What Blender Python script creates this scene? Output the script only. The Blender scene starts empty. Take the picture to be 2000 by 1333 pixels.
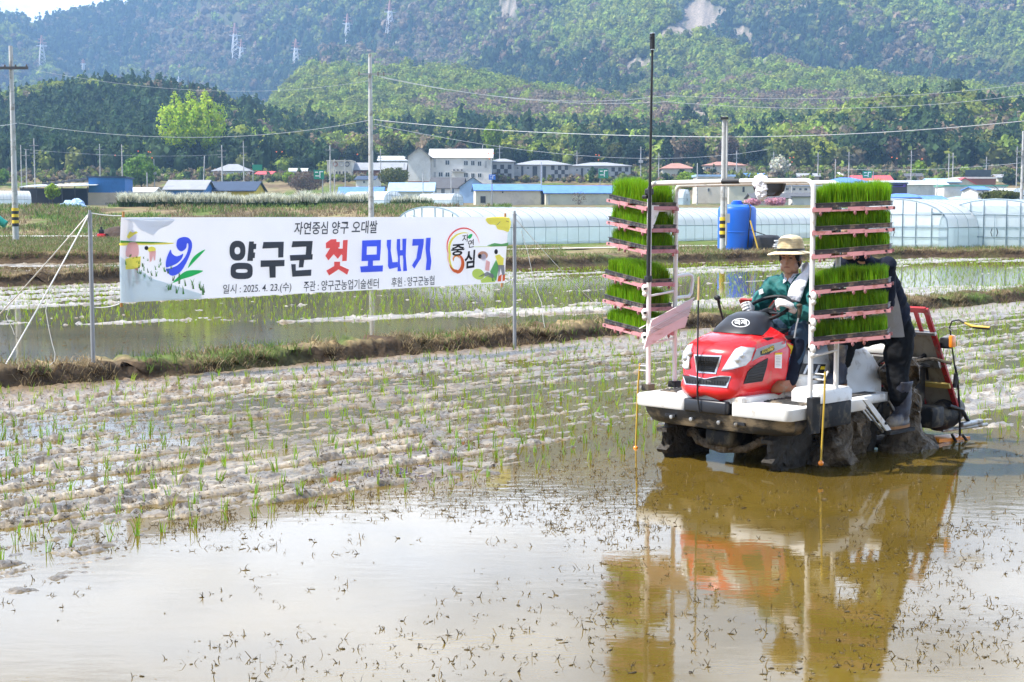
import bpy, bmesh, math, random
import numpy as np
from mathutils import Vector, Matrix, Euler

R = math.radians
random.seed(7)
rng = np.random.default_rng(11)
SC = bpy.context.scene
COL = SC.collection

# ---------------------------------------------------------------- camera, sky, sun, exposure
F, CAMH, YH = 3000.0, 1.9, 415.0            # focal length in photo pixels, eye height, horizon row
TILT = math.atan((666.5 - YH) / F)
CT, ST = math.cos(TILT), math.sin(TILT)
cam = bpy.data.objects.new("camera", bpy.data.cameras.new("camera"))
COL.objects.link(cam)
cam.location = (0, 0, CAMH)
cam.rotation_euler = (math.pi / 2 - TILT, 0, 0)
cam.data.sensor_width = 36.0
cam.data.lens = 54.0
cam.data.clip_start = 0.1
cam.data.clip_end = 30000.0
SC.camera = cam

SUN_EL, SUN_AZ = R(54), R(-100)               # azimuth measured from +Y towards +X
world = bpy.data.worlds.new("World")
SC.world = world
world.use_nodes = True
nt = world.node_tree
nt.nodes.clear()
def wn(t, **k):
    n = nt.nodes.new(t)
    for a, b in k.items():
        setattr(n, a, b)
    return n
out = wn("ShaderNodeOutputWorld"); bg = wn("ShaderNodeBackground"); bg.inputs[1].default_value = 0.1
sky = wn("ShaderNodeTexSky", sky_type="NISHITA", sun_disc=False, sun_elevation=SUN_EL, sun_rotation=SUN_AZ)
sky.altitude = 300; sky.dust_density = 2.0
tc = wn("ShaderNodeTexCoord"); mp = wn("ShaderNodeMapping"); mp.inputs["Scale"].default_value = (1.0, 1.0, 3.2)
nz = wn("ShaderNodeTexNoise"); nz.inputs["Scale"].default_value = 3.1; nz.inputs["Detail"].default_value = 6; nz.inputs["Roughness"].default_value = 0.55
rmp = wn("ShaderNodeValToRGB"); rmp.color_ramp.elements[0].position = 0.30; rmp.color_ramp.elements[1].position = 0.55
sep = wn("ShaderNodeSeparateXYZ")
elv = wn("ShaderNodeMapRange"); elv.inputs[1].default_value = 0.02; elv.inputs[2].default_value = 0.75
elv.inputs[3].default_value = 0.97; elv.inputs[4].default_value = 0.10
mul = wn("ShaderNodeMath", operation="MULTIPLY")
mix = wn("ShaderNodeMix", data_type="RGBA")
fwd = wn("ShaderNodeMapRange"); fwd.inputs[1].default_value = -0.6; fwd.inputs[2].default_value = 0.9
fwd.inputs[3].default_value = 7.0; fwd.inputs[4].default_value = 40.0     # banks of bright cloud low over the mountains
cc = wn("ShaderNodeCombineColor")
L = nt.links.new
L(tc.outputs["Generated"], mp.inputs[0]); L(mp.outputs[0], nz.inputs[0]); L(nz.outputs[0], rmp.inputs[0])
L(tc.outputs["Generated"], sep.inputs[0]); L(sep.outputs[2], elv.inputs[0])
L(rmp.outputs[0], mul.inputs[0]); L(elv.outputs[0], mul.inputs[1])
L(mul.outputs[0], mix.inputs["Factor"]); L(sky.outputs[0], mix.inputs["A"])
L(sep.outputs[1], fwd.inputs[0])
for i, k in enumerate((.93, .99, 1.10)):
    mk = wn("ShaderNodeMath", operation="MULTIPLY"); mk.inputs[1].default_value = k; L(fwd.outputs[0], mk.inputs[0]); L(mk.outputs[0], cc.inputs[i])
L(cc.outputs[0], mix.inputs["B"]); L(mix.outputs["Result"], bg.inputs[0]); L(bg.outputs[0], out.inputs[0])

sun = bpy.data.objects.new("sun", bpy.data.lights.new("sun", "SUN"))
COL.objects.link(sun)
sun.data.energy = 5.0; sun.data.angle = R(0.6); sun.data.color = (1.0, 0.955, 0.88)
sd = Vector((math.sin(SUN_AZ) * math.cos(SUN_EL), math.cos(SUN_AZ) * math.cos(SUN_EL), math.sin(SUN_EL)))
sun.rotation_euler = sd.to_track_quat("Z", "Y").to_euler()
SC.view_settings.view_transform = "Standard"; SC.view_settings.look = "None"
SC.view_settings.exposure = 0.90; SC.view_settings.gamma = 1.0; SC.view_settings.use_curve_mapping = False
SC.cycles.use_denoising = True
SC.cycles.max_bounces = 8; SC.cycles.transparent_max_bounces = 24; SC.cycles.diffuse_bounces = 3
SC.cycles.glossy_bounces = 4; SC.cycles.transmission_bounces = 4; SC.cycles.volume_bounces = 0
SC.cycles.caustics_reflective = False; SC.cycles.caustics_refractive = False

# ---------------------------------------------------------------- photo pixel -> world
def ray(px, py):
    x = (px - 1000) / F; y = (666.5 - py) / F
    return Vector((x, CT + y * ST, -ST + y * CT))
CAM = Vector((0, 0, CAMH))
def atY(px, py, Y):
    r = ray(px, py); return CAM + r * (Y / r.y)
def atZ(px, py, z=0.0):
    r = ray(px, py); return CAM + r * ((z - CAMH) / r.z)
def Zat(py, Y):
    return CAMH + (YH - py) / F * Y          # height of a photo row at distance Y
def Xat(px, Y):
    return (px - 1000) / F * Y

# ---------------------------------------------------------------- noise
def _hash(i, j, s):
    h = (i.astype(np.int64) * 374761393 + j.astype(np.int64) * 668265263 + s * 1442695041) & 0x7fffffff
    h = ((h ^ (h >> 13)) * 1274126177) & 0x7fffffff
    return ((h ^ (h >> 16)) & 0xffff) / 65535.0
def vnoise(x, y, s=0):
    x = np.asarray(x, float); y = np.asarray(y, float)
    i = np.floor(x); j = np.floor(y); u = x - i; v = y - j
    u = u * u * u * (u * (u * 6 - 15) + 10); v = v * v * v * (v * (v * 6 - 15) + 10)
    a = _hash(i, j, s); b = _hash(i + 1, j, s); c = _hash(i, j + 1, s); d = _hash(i + 1, j + 1, s)
    return (a + (b - a) * u) * (1 - v) + (c + (d - c) * u) * v
def fbm(x, y, s=0, o=4, g=0.5):
    t = 0; a = 1; n = 0
    for k in range(o):
        t = t + a * vnoise(x * 2 ** k, y * 2 ** k, s + k * 17); n += a; a *= g
    return t / n                             # 0..1
def sstep(a, b, x):
    t = np.clip((np.asarray(x, float) - a) / (b - a), 0, 1); return t * t * (3 - 2 * t)

# ---------------------------------------------------------------- materials
MATS = {}
def M(name, col=(.5, .5, .5), rough=.6, metal=0., var=.12, scale=6., bump=0., bscale=None, spec=.5, trans=0., alpha=1., dirt=None, dscale=5., dlo=.52, dhi=.62, vcol=False, coat=0., stretch=None):
    if name in MATS:
        return MATS[name]
    m = bpy.data.materials.new(name); m.use_nodes = True; MATS[name] = m
    t = m.node_tree; N = t.nodes; K = t.links.new; p = N["Principled BSDF"]; o = N["Material Output"]
    p.inputs["Roughness"].default_value = rough; p.inputs["Metallic"].default_value = metal
    p.inputs["Specular IOR Level"].default_value = spec; p.inputs["Coat Weight"].default_value = coat
    c = N.new("ShaderNodeTexCoord"); src = c.outputs["Object"]
    if stretch:
        q = N.new("ShaderNodeMapping"); q.inputs["Scale"].default_value = stretch; K(src, q.inputs[0]); src = q.outputs[0]
    n = N.new("ShaderNodeTexNoise"); n.inputs["Scale"].default_value = scale; n.inputs["Detail"].default_value = 5; K(src, n.inputs[0])
    mr = N.new("ShaderNodeMapRange"); mr.inputs[1].default_value = .3; mr.inputs[2].default_value = .7
    mr.inputs[3].default_value = 1 - var; mr.inputs[4].default_value = 1 + var; K(n.outputs[0], mr.inputs[0])
    hv = N.new("ShaderNodeMix"); hv.data_type = "RGBA"; hv.blend_type = "MULTIPLY"; hv.inputs["Factor"].default_value = 1
    if vcol:
        a = N.new("ShaderNodeAttribute"); a.attribute_name = "Col"; K(a.outputs["Color"], hv.inputs["A"])
    else:
        hv.inputs["A"].default_value = (*col, 1)
    K(mr.outputs[0], hv.inputs["B"]); res = hv.outputs["Result"]
    if dirt:
        n2 = N.new("ShaderNodeTexNoise"); n2.inputs["Scale"].default_value = dscale; n2.inputs["Detail"].default_value = 7; n2.inputs["Roughness"].default_value = .65; K(src, n2.inputs[0])
        r2 = N.new("ShaderNodeMapRange"); r2.inputs[1].default_value = dlo; r2.inputs[2].default_value = dhi; K(n2.outputs[0], r2.inputs[0])
        d = N.new("ShaderNodeMix"); d.data_type = "RGBA"; K(r2.outputs[0], d.inputs["Factor"]); K(res, d.inputs["A"]); d.inputs["B"].default_value = (*dirt, 1); res = d.outputs["Result"]
    K(res, p.inputs["Base Color"])
    if bump:
        nb = N.new("ShaderNodeTexNoise"); nb.inputs["Scale"].default_value = bscale or scale * 4; nb.inputs["Detail"].default_value = 6; K(src, nb.inputs[0])
        b = N.new("ShaderNodeBump"); b.inputs["Strength"].default_value = 1; b.inputs["Distance"].default_value = bump; K(nb.outputs[0], b.inputs["Height"]); K(b.outputs[0], p.inputs["Normal"])
    last = p.outputs[0]
    if trans:
        tr = N.new("ShaderNodeBsdfTranslucent"); K(res, tr.inputs[0]); s = N.new("ShaderNodeMixShader"); s.inputs[0].default_value = trans
        K(last, s.inputs[1]); K(tr.outputs[0], s.inputs[2]); last = s.outputs[0]
    if alpha < 1:
        tp = N.new("ShaderNodeBsdfTransparent"); s = N.new("ShaderNodeMixShader"); s.inputs[0].default_value = alpha
        K(tp.outputs[0], s.inputs[1]); K(last, s.inputs[2]); last = s.outputs[0]
    K(last, o.inputs[0])
    return m

# ---------------------------------------------------------------- mesh builder
class MB:
    def __init__(s):
        s.v = []; s.f = []; s.m = []; s.mats = []
    def mi(s, mat):
        if mat not in s.mats:
            s.mats.append(mat)
        return s.mats.index(mat)
    def add(s, vs, fs, mat):
        o = len(s.v); k = s.mi(mat)
        s.v += [tuple(v) for v in vs]
        for f in fs:
            s.f.append(tuple(i + o for i in f)); s.m.append(k)
        return s
    def box(s, c, d, mat, rot=None, taper=1.0, bev=0.0):
        x, y, z = d[0] / 2, d[1] / 2, d[2] / 2
        if bev > 0:
            return s.rbox(c, d, mat, rot, bev)
        vs = [Vector((sx * x * (taper if sz > 0 else 1), sy * y * (taper if sz > 0 else 1), sz * z)) for sz in (-1, 1) for sx, sy in ((-1, -1), (1, -1), (1, 1), (-1, 1))]
        if rot is not None:
            e = rot if isinstance(rot, Matrix) else Euler(rot).to_matrix(); vs = [e @ v for v in vs]
        vs = [v + Vector(c) for v in vs]
        return s.add(vs, [(3, 2, 1, 0), (4, 5, 6, 7), (0, 1, 5, 4), (1, 2, 6, 5), (2, 3, 7, 6), (3, 0, 4, 7)], mat)
    def rbox(s, c, d, mat, rot=None, bev=.01):
        b = bmesh.new(); bmesh.ops.create_cube(b, size=1)
        bmesh.ops.scale(b, vec=d, verts=b.verts)
        bmesh.ops.bevel(b, geom=b.edges[:], offset=min(bev, min(d) * .45), segments=2, affect="EDGES", profile=.5)
        e = Matrix.Identity(3) if rot is None else (rot if isinstance(rot, Matrix) else Euler(rot).to_matrix())
        s.bm(b, mat, Matrix.Translation(c) @ e.to_4x4()); return s
    def bm(s, b, mat, mw=None):
        b.verts.index_update(); mw = mw or Matrix.Identity(4)
        s.add([mw @ v.co for v in b.verts], [[v.index for v in f.verts] for f in b.faces], mat); b.free(); return s
    def tube(s, pts, r, mat, n=10, cap=True, closed=False):
        pts = [Vector(p) for p in pts]; N = len(pts)
        rs = r if isinstance(r, list) else [r] * N
        vs = []; up = None
        for i, p in enumerate(pts):
            if closed:
                t = pts[(i + 1) % N] - pts[i - 1]
            else:
                t = pts[min(i + 1, N - 1)] - pts[max(i - 1, 0)]
            t.normalize()
            if up is None:
                up = Vector((0, 0, 1)) if abs(t.z) < .9 else Vector((1, 0, 0))
            a = (up - t * up.dot(t)).normalized(); b = t.cross(a); up = a
            q = rs[i]; q = q if isinstance(q, (tuple, list)) else (q, q)
            for k in range(n):
                th = 2 * math.pi * k / n
                vs.append(p + a * (math.cos(th) * q[0]) + b * (math.sin(th) * q[1]))
        fs = []
        for i in range(N if closed else N - 1):
            j = (i + 1) % N
            for k in range(n):
                fs.append((i * n + k, i * n + (k + 1) % n, j * n + (k + 1) % n, j * n + k))
        if cap and not closed:
            fs += [tuple(range(n - 1, -1, -1)), tuple((N - 1) * n + k for k in range(n))]
        return s.add(vs, fs, mat)
    def lathe(s, c, prof, mat, n=20, axis=None, sx=1.0, sy=1.0):
        vs = []; fs = []
        e = Vector((0, 0, 1)).rotation_difference(Vector(axis)).to_matrix() if axis is not None else Matrix.Identity(3)
        for r, z in prof:
            for k in range(n):
                th = 2 * math.pi * k / n
                vs.append(Vector(c) + e @ Vector((r * math.cos(th) * sx, r * math.sin(th) * sy, z)))
        for i in range(len(prof) - 1):
            for k in range(n):
                fs.append((i * n + k, i * n + (k + 1) % n, (i + 1) * n + (k + 1) % n, (i + 1) * n + k))
        fs += [tuple(range(n - 1, -1, -1)), tuple((len(prof) - 1) * n + k for k in range(n))]
        return s.add(vs, fs, mat)
    def ball(s, c, r, mat, sub=2, rot=None):
        b = bmesh.new(); bmesh.ops.create_icosphere(b, subdivisions=sub, radius=1)
        r = r if isinstance(r, (tuple, list)) else (r, r, r)
        e = Euler(rot).to_matrix().to_4x4() if rot else Matrix.Identity(4)
        s.bm(b, mat, Matrix.Translation(c) @ e @ Matrix.Diagonal((*r, 1))); return s
    def plate(s, poly, thick, mat):
        """planar polygon (list of 3-D points) extruded along its normal, both ways"""
        p = [Vector(q) for q in poly]; n = Vector((0, 0, 0))
        for i in range(len(p)):
            n += (p[i] - p[0]).cross(p[(i + 1) % len(p)] - p[0])
        n = n.normalized() * (thick / 2); k = len(p)
        fs = [tuple(range(k)), tuple(range(2 * k - 1, k - 1, -1))] + [(i, k + i, k + (i + 1) % k, (i + 1) % k) for i in range(k)]
        return s.add([q + n for q in p] + [q - n for q in p], fs, mat)
    def loft(s, secs, mat, cap=True, closed=True):
        n = len(secs[0]); vs = [Vector(p) for q in secs for p in q]; fs = []
        for i in range(len(secs) - 1):
            for k in range(n if closed else n - 1):
                fs.append((i * n + k, i * n + (k + 1) % n, (i + 1) * n + (k + 1) % n, (i + 1) * n + k))
        if cap and closed:
            fs += [tuple(range(n - 1, -1, -1)), tuple((len(secs) - 1) * n + k for k in range(n))]
        return s.add(vs, fs, mat)
    def build(s, name, parent=None, smooth=35, loc=None):
        me = bpy.data.meshes.new(name); me.from_pydata(s.v, [], s.f)
        for m in s.mats:
            me.materials.append(MATS[m] if isinstance(m, str) else m)
        me.polygons.foreach_set("material_index", s.m)
        if smooth:
            me.shade_smooth(); me.set_sharp_from_angle(angle=R(smooth))
        me.update()
        return link(name, me, parent, loc)
def link(name, me, parent=None, loc=None):
    o = bpy.data.objects.new(name, me); COL.objects.link(o)
    if loc is not None:
        o.location = loc
    if parent is not None:
        o.parent = parent
    return o
def tag(o, label=None, cat=None, group=None, kind=None):
    for k, v in (("label", label), ("category", cat), ("group", group), ("kind", kind)):
        if v:
            o[k] = v
    return o
def thing(name, label, cat, loc=(0, 0, 0), rotz=0, group=None):
    o = bpy.data.objects.new(name, None); COL.objects.link(o); o.empty_display_size = .2
    o.location = loc; o.rotation_euler = (0, 0, rotz)
    return tag(o, label, cat, group)
def raw_mesh(name, V, faces_by_n, mat, col=None, smooth=False):
    """numpy vertices, list of (k,n) index arrays, per-vertex colours"""
    me = bpy.data.meshes.new(name); V = np.asarray(V, np.float32)
    me.vertices.add(len(V)); me.vertices.foreach_set("co", V.ravel())
    loops = np.concatenate([f.ravel() for f in faces_by_n]).astype(np.int32)
    tot = np.concatenate([np.full(len(f), f.shape[1], np.int32) for f in faces_by_n])
    st = np.concatenate([[0], np.cumsum(tot)[:-1]]).astype(np.int32)
    me.loops.add(len(loops)); me.loops.foreach_set("vertex_index", loops)
    me.polygons.add(len(tot)); me.polygons.foreach_set("loop_start", st)
    me.materials.append(mat)
    if col is not None:
        a = me.color_attributes.new("Col", "FLOAT_COLOR", "POINT")
        c = np.ones((len(V), 4), np.float32); c[:, :3] = col; a.data.foreach_set("color", c.ravel())
    me.update(calc_edges=True); me.validate()
    if smooth:
        me.shade_smooth()
    return me
def grid_faces(nr, nc):
    i = np.arange(nr - 1)[:, None] * nc + np.arange(nc - 1)[None, :]
    i = i.ravel(); return np.stack([i, i + 1, i + nc + 1, i + nc], 1)
def blades(P, h, w, lean, col, az=None, curl=.35):
    """grass blades: P (N,3), h/w/lean arrays, col (N,3) -> V, faces, colours"""
    N = len(P); az = rng.uniform(0, 2 * np.pi, N) if az is None else az
    d = np.stack([np.cos(az), np.sin(az), 0 * az], 1); sd_ = rng.uniform(0, 2 * np.pi, N)
    q = np.stack([np.cos(sd_), np.sin(sd_), 0 * az], 1)
    h = np.broadcast_to(h, N)[:, None]; w = np.broadcast_to(w, N)[:, None]; ln = np.broadcast_to(lean, N)[:, None]
    z = np.array([[0, 0, 1.]])
    mid = P + z * h * .55 + d * h * ln * curl; tip = P + z * h * np.sqrt(np.clip(1 - .5 * ln ** 2, .2, 1)) + d * h * ln
    V = np.stack([P - q * w / 2, P + q * w / 2, mid + q * w * .4, mid - q * w * .4, tip], 1).reshape(-1, 3)
    b = np.arange(N)[:, None] * 5
    c = np.repeat(col, 5, 0)
    return V, [b + np.array([[0, 1, 2, 3]]), b + np.array([[3, 2, 4]])], c

# ---------------------------------------------------------------- paddy: water, mud bed, banks
S2 = math.sqrt(.5)
def to_st(X, Y):
    return (X - Y) * S2, (X + Y) * S2        # s across the rows, t along them
def from_st(s, t):
    return (s + t) * S2, (t - s) * S2
M("mud", vcol=True, var=.35, scale=18, rough=.30, bump=.014, bscale=34, spec=.75, dirt=(.060, .044, .026), dscale=20, dlo=.565, dhi=.615)
wm = M("paddy_water", (.125, .082, .014), .045, var=.25, scale=.7, spec=.5)
wp = wm.node_tree.nodes["Principled BSDF"]; wp.inputs["IOR"].default_value = 1.33
_t = wm.node_tree; _c = _t.nodes.new("ShaderNodeTexCoord"); _mp = _t.nodes.new("ShaderNodeMapping"); _mp.inputs["Rotation"].default_value = (0, 0, R(20)); _mp.inputs["Scale"].default_value = (1, 2.2, 1)
_n = _t.nodes.new("ShaderNodeTexNoise"); _n.inputs["Scale"].default_value = 5; _n.inputs["Detail"].default_value = 4
_n2 = _t.nodes.new("ShaderNodeTexNoise"); _n2.inputs["Scale"].default_value = .35
_m = _t.nodes.new("ShaderNodeMath"); _m.operation = "MULTIPLY"
_b = _t.nodes.new("ShaderNodeBump"); _b.inputs["Distance"].default_value = .0013; _b.inputs["Strength"].default_value = 1
_t.links.new(_c.outputs["Object"], _mp.inputs[0]); _t.links.new(_mp.outputs[0], _n.inputs[0]); _t.links.new(_c.outputs["Object"], _n2.inputs[0])
_t.links.new(_n.outputs[0], _m.inputs[0]); _t.links.new(_n2.outputs[0], _m.inputs[1]); _t.links.new(_m.outputs[0], _b.inputs["Height"]); _t.links.new(_b.outputs[0], wp.inputs["Normal"])
tag(link("water", raw_mesh("water", [(-70, -30, 0), (70, -30, 0), (70, 80, 0), (-70, 80, 0)], [np.array([[0, 1, 2, 3]])], wm)), kind="structure")

MAC = np.array([1.46, 11.4])                 # transplanter origin: front edge centre
def mud_height(X, Y):
    s, t = to_st(X, Y)
    wob = (fbm(s * .5, t * .35, 3, 3) - .5) * .22
    fine = fbm(s * 9, t * 5, 5, 4, .6) - .5
    med = fbm(s * 2.2, t * 1.0, 9, 4) - .5
    big = fbm(s * .55, t * .22, 21, 3) - .5
    row = np.cos(2 * np.pi * (s + wob * .9) / .30) * .0035
    tr = 0
    for c, a in ((-14.0, .022), (-13.45, .018), (-12.85, .026), (-12.3, .018), (-11.75, .024), (-11.1, .026), (-10.5, .020), (-9.9, .024), (-9.3, .022), (-8.7, .024), (-8.15, .02)):
        q = (s - c + wob); tr = tr + a * np.where(q < 0, np.exp(np.minimum(q, 0) / .12), np.exp(-(np.maximum(q, 0) / .02) ** 2)) * np.clip(2.9 * fbm(t * .8, s * .1 + c, 31, 3) - .55, 0, 2) - a * .7 * np.exp(-((q - .07) / .05) ** 2)
    planted = sstep(-6.2, -8.3, s + (fbm(s * .9, t * .6, 61, 3) - .5) * 2.0)
    clod = np.maximum(0, fbm(s * 13, t * 8, 8, 3) - .58) * .075 + np.maximum(0, fbm(s * 5, t * 3, 12, 3) - .62) * .09
    crack = -.02 * np.exp(-((fbm(s * 6, t * 2.2, 14, 3) - .5) / .03) ** 2)
    base = -.034 + planted * (.029 + clod + crack)
    base = base + sstep(-13.3, -14.6, s) * .035
    h = base + row * planted + tr + fine * .034 + (fbm(s * 22, t * 13, 6, 3) - .5) * .020 + med * .036 + big * .034 * (.4 + planted)
    # behind the machine: churned planted swath
    bb = t - (MAC.sum() * S2); beh = sstep(2.8, 3.6, bb) * sstep(-8.2, -7.9, s) * sstep(-4.6, -5.4, s)
    h = np.where(s > -8.2, h + beh * (.028 + .009 * np.cos(2 * np.pi * (s + wob) / .3) + clod * .8 + (fbm(s * 1.2, t * .8, 44, 3) - .5) * .05), h)
    # open water in front of / right of the machine keeps some mud islands far right
    h = h + sstep(-5.2, -3.4, s) * sstep(9.5, 11.5, Y) * .028
    # second field: strips of water and mud
    f2 = (s < -16.0)
    s2 = s + wob * 2
    h2 = .002 + np.maximum(0, fbm(s * 9, t * 5, 8, 3) - .6) * .16 + fine * .030 + med * .036 + big * .05 + .016 * np.cos(2 * np.pi * s2 / 1.8) + .012 * np.cos(2 * np.pi * s2 / .6)
    sb = np.interp(t, [4, 8, 12, 17, 25, 32, 45], [-26, -25, -23.8, -20.8, -18.6, -17.6, -16.4]); h2 = h2 - .10 * sstep(-.25, .15, s2 - sb) + .035 * np.exp(-((s2 - sb + .9) / .6) ** 2)
    h2 = h2 - .05 * sstep(.56, .66, fbm(s * .16, t * .05, 77, 3))
    h = np.where(f2, h2, h)
    d = np.hypot(X - MAC[0] - .55, Y - MAC[1] - .55); h = h - .05 * np.exp(-(d / 1.7) ** 2)
    return h
def mud_color(X, Y, h):
    s, t = to_st(X, Y); n = fbm(X * 4, Y * 4, 41, 4)[:, None]; k = sstep(.0, .035, h)[:, None]
    wet = np.array([[.22, .165, .095]]); dry = np.array([[.40, .335, .245]]); c = wet * (1 - k) + dry * k
    cl = sstep(.60, .66, fbm(s * 13, t * 8, 8, 3))[:, None] * .75; c = c * (1 - cl) + np.array([[.075, .055, .032]]) * cl; cl = sstep(.62, .66, fbm(s * 5, t * 3, 12, 3))[:, None] * .6; c = c * (1 - cl) + np.array([[.09, .066, .038]]) * cl  # raised clods tinted darker: their shaded sides painted into the colour
    br = np.array([[.19, .125, .065]]); e = (sstep(-13.4, -14.4, s) * (s > -16))[:, None] * .8
    return (c * (1 - e) + br * e) * (.65 + .7 * n)
nr, nc = 830, 820
yy = np.exp(np.linspace(math.log(4.0), math.log(80), nr)); tx = np.concatenate([np.linspace(-.85, -.40, 90)[:-1], np.linspace(-.40, .40, 641), np.linspace(.40, .85, 91)[1:]])
Yg, Tg = np.meshgrid(yy, tx, indexing="ij"); Xg = (Yg * Tg).ravel(); Yg = Yg.ravel()
hg = mud_height(Xg, Yg)
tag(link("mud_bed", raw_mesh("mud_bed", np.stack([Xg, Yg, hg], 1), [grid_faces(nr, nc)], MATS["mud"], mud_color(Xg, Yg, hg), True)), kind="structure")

M("bank_soil", vcol=True, var=.4, scale=9, rough=.9, bump=.03, bscale=14, spec=.2)
def bank(name, pts, width, height, seed, step=.06):
    """an earth bank along a polyline: pts are the near foot line"""
    pts = [np.array(p, float) for p in pts]; seg = [np.linalg.norm(b - a) for a, b in zip(pts, pts[1:])]; Ls = np.concatenate([[0], np.cumsum(seg)])
    n = int(Ls[-1] / step); u = np.linspace(0, Ls[-1], n)
    bx = np.interp(u, Ls, [p[0] for p in pts]); by = np.interp(u, Ls, [p[1] for p in pts])
    dx = np.gradient(bx); dy = np.gradient(by); l = np.hypot(dx, dy); nx, ny = -dy / l, dx / l       # away from the camera
    prof = np.array([(-.30, -.08), (-.08, .02), (.03, .40), (.06, .75), (.12, .98), (.3, 1.0), (.55, .96), (.75, .9), (.9, .5), (1.0, .1), (1.1, -.15)])
    k = len(prof); U = np.repeat(u[:, None], k, 1); W = prof[None, :, 0] * width; Hh = prof[None, :, 1] * height
    n1 = fbm(U * .8, W * 1.5 + seed, seed, 4) - .5; n2 = fbm(U * 5.5, W * 5 + prof[None, :, 1] * 5, seed + 5, 4, .65) - .5
    off = W + (fbm(U * .45, W * 0 + seed, seed + 9, 3) - .5) * .35 * width * .5 + n2 * .26
    Z = Hh * (1 + .55 * n1) + n2 * .24 * (prof[None, :, 1] > .1)
    Z[:, 0] = -.1; Z[:, -1] = -.1
    V = np.stack([bx[:, None] + nx[:, None] * off, by[:, None] + ny[:, None] * off, Z], 2)
    top = (prof[None, :, 1] > .85) * 1.0; q = fbm(U * 1.3, W * 2, seed + 3, 4)
    soil = np.array([.075, .050, .029]); straw = np.array([.22, .165, .085]); gr = np.array([.09, .12, .03])
    e = (top * sstep(.30, .6, q))[..., None]; g = (sstep(.55, .68, fbm(U * .7, W * 1.2, seed + 13, 3)) * (.35 + .65 * top))[..., None]
    c = soil * (1 - e) + straw * e; c = c * (1 - g) + gr * g; c = c * (.6 + .8 * fbm(U * 6, W * 9 + prof[None, :, 1] * 4, seed + 21, 3))[..., None]
    me = raw_mesh(name, V.reshape(-1, 3), [grid_faces(n, k)], MATS["bank_soil"], c.reshape(-1, 3), True)
    tag(link(name, me), kind="structure")
    return V, c
def stline(s, ts):
    return [from_st(s, t) for t in ts]
B1 = bank("earth_bank", [from_st(-15.05, -6)[0:2], from_st(-15.1, 7), from_st(-15.3, 17), from_st(-15.35, 36), from_st(-15.3, 60)], .92, .225, 3)
P2 = [(-34, 18), (-13, 39), (-6, 46), (0, 51.5), (5.3, 57), (10, 60.5), (17, 63.5), (30, 65), (50, 66)]
B2 = bank("far_bank", P2, 1.7, .36, 9, .2)
B3 = bank("left_bank", [(-40, 55.5), (-14, 57), (-6, 58)], 1.6, .4, 15, .2)
GRASS = M("grass_blade", vcol=True, var=.2, scale=3, rough=.55, trans=.4, spec=.3)
def tufts(V, n, hmin, hmax, w, cols, sel=(2, 9), seed=0, clump=.5, lean=(.2, .9)):
    r = np.random.default_rng(seed); a = r.integers(1, V.shape[0] - 2, n); u = fbm(a * .12, 0 * a + seed, seed + 3, 3)
    a = a[u > clump * .9]; n = len(a); k = r.integers(sel[0], sel[1], n)
    f = r.uniform(0, 1, (n, 1)); g = r.uniform(0, 1, (n, 1))
    P = (V[a, k] * (1 - f) + V[a, k + 1] * f) * (1 - g) + (V[a + 1, k] * (1 - f) + V[a + 1, k + 1] * f) * g
    P[:, 2] -= .01
    ci = r.integers(0, len(cols), n); c = np.array(cols)[ci] * r.uniform(.7, 1.25, (n, 1))
    return blades(P, r.uniform(hmin, hmax, n), w, r.uniform(lean[0], lean[1], n), c)
def merge(parts):
    V = []; Fq = []; Ft = []; C = []; o = 0
    for v, fs, c in parts:
        V.append(v); C.append(c)
        for f in fs:
            (Fq if f.shape[1] == 4 else Ft).append(f + o)
        o += len(v)
    return np.concatenate(V), [np.concatenate(x) for x in (Fq, Ft) if x], np.concatenate(C)
STRAW = [(.30, .23, .12), (.22, .16, .08), (.36, .29, .17), (.16, .11, .06)]
GREEN = [(.10, .19, .03), (.07, .14, .025), (.15, .24, .04), (.20, .24, .06)]
near = B1[0]
parts = [tufts(near, 40000, .05, .17, .009, STRAW, (1, 9), 1, .42, (.6, 1.35)), tufts(near, 16000, .05, .16, .010, GREEN, (2, 9), 2, .52), tufts(near, 3400, .14, .30, .010, GREEN[2:], (5, 9), 5, .60, (.1, .5))]
V_, F_, C_ = merge(parts); tag(link("grass", raw_mesh("grass", V_, F_, GRASS, C_)), kind="stuff")
parts = [tufts(B2[0], 26000, .06, .22, .014, STRAW, (2, 9), 3, .35, (.4, 1.2)), tufts(B2[0], 16000, .06, .22, .014, GREEN, (3, 9), 4, .50), tufts(B3[0], 14000, .06, .25, .016, STRAW + GREEN, (2, 9), 6, .4)]
V_, F_, C_ = merge(parts); tag(link("grass", raw_mesh("far_grass", V_, F_, GRASS, C_)), kind="stuff")

# ---------------------------------------------------------------- the rice transplanter
from mathutils.bvhtree import BVHTree
M("white_plastic", (.80, .79, .76), .35, var=.05, scale=3, dirt=(.36, .29, .20), dscale=5, dlo=.55, dhi=.70)
M("white_paint", (.78, .75, .70), .4, var=.06, scale=6, dirt=(.42, .33, .24), dscale=9, dlo=.6, dhi=.72)
M("faded_white", (.72, .64, .60), .55, var=.08, scale=5, dirt=(.45, .34, .26), dscale=7, dlo=.56, dhi=.72, stretch=(1, 1, 4))
M("red_paint", (.70, .014, .018), .27, var=.05, scale=3, coat=.5, dirt=(.38, .16, .10), dscale=7, dlo=.60, dhi=.78)
M("dark_red", (.42, .022, .025), .45, var=.2, scale=8, dirt=(.20, .15, .10), dscale=9, dlo=.55, dhi=.7)
M("black_plastic", (.010, .011, .013), .5, spec=.35, var=.2, scale=6, dirt=(.10, .085, .06), dscale=4, dlo=.6, dhi=.8)
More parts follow.
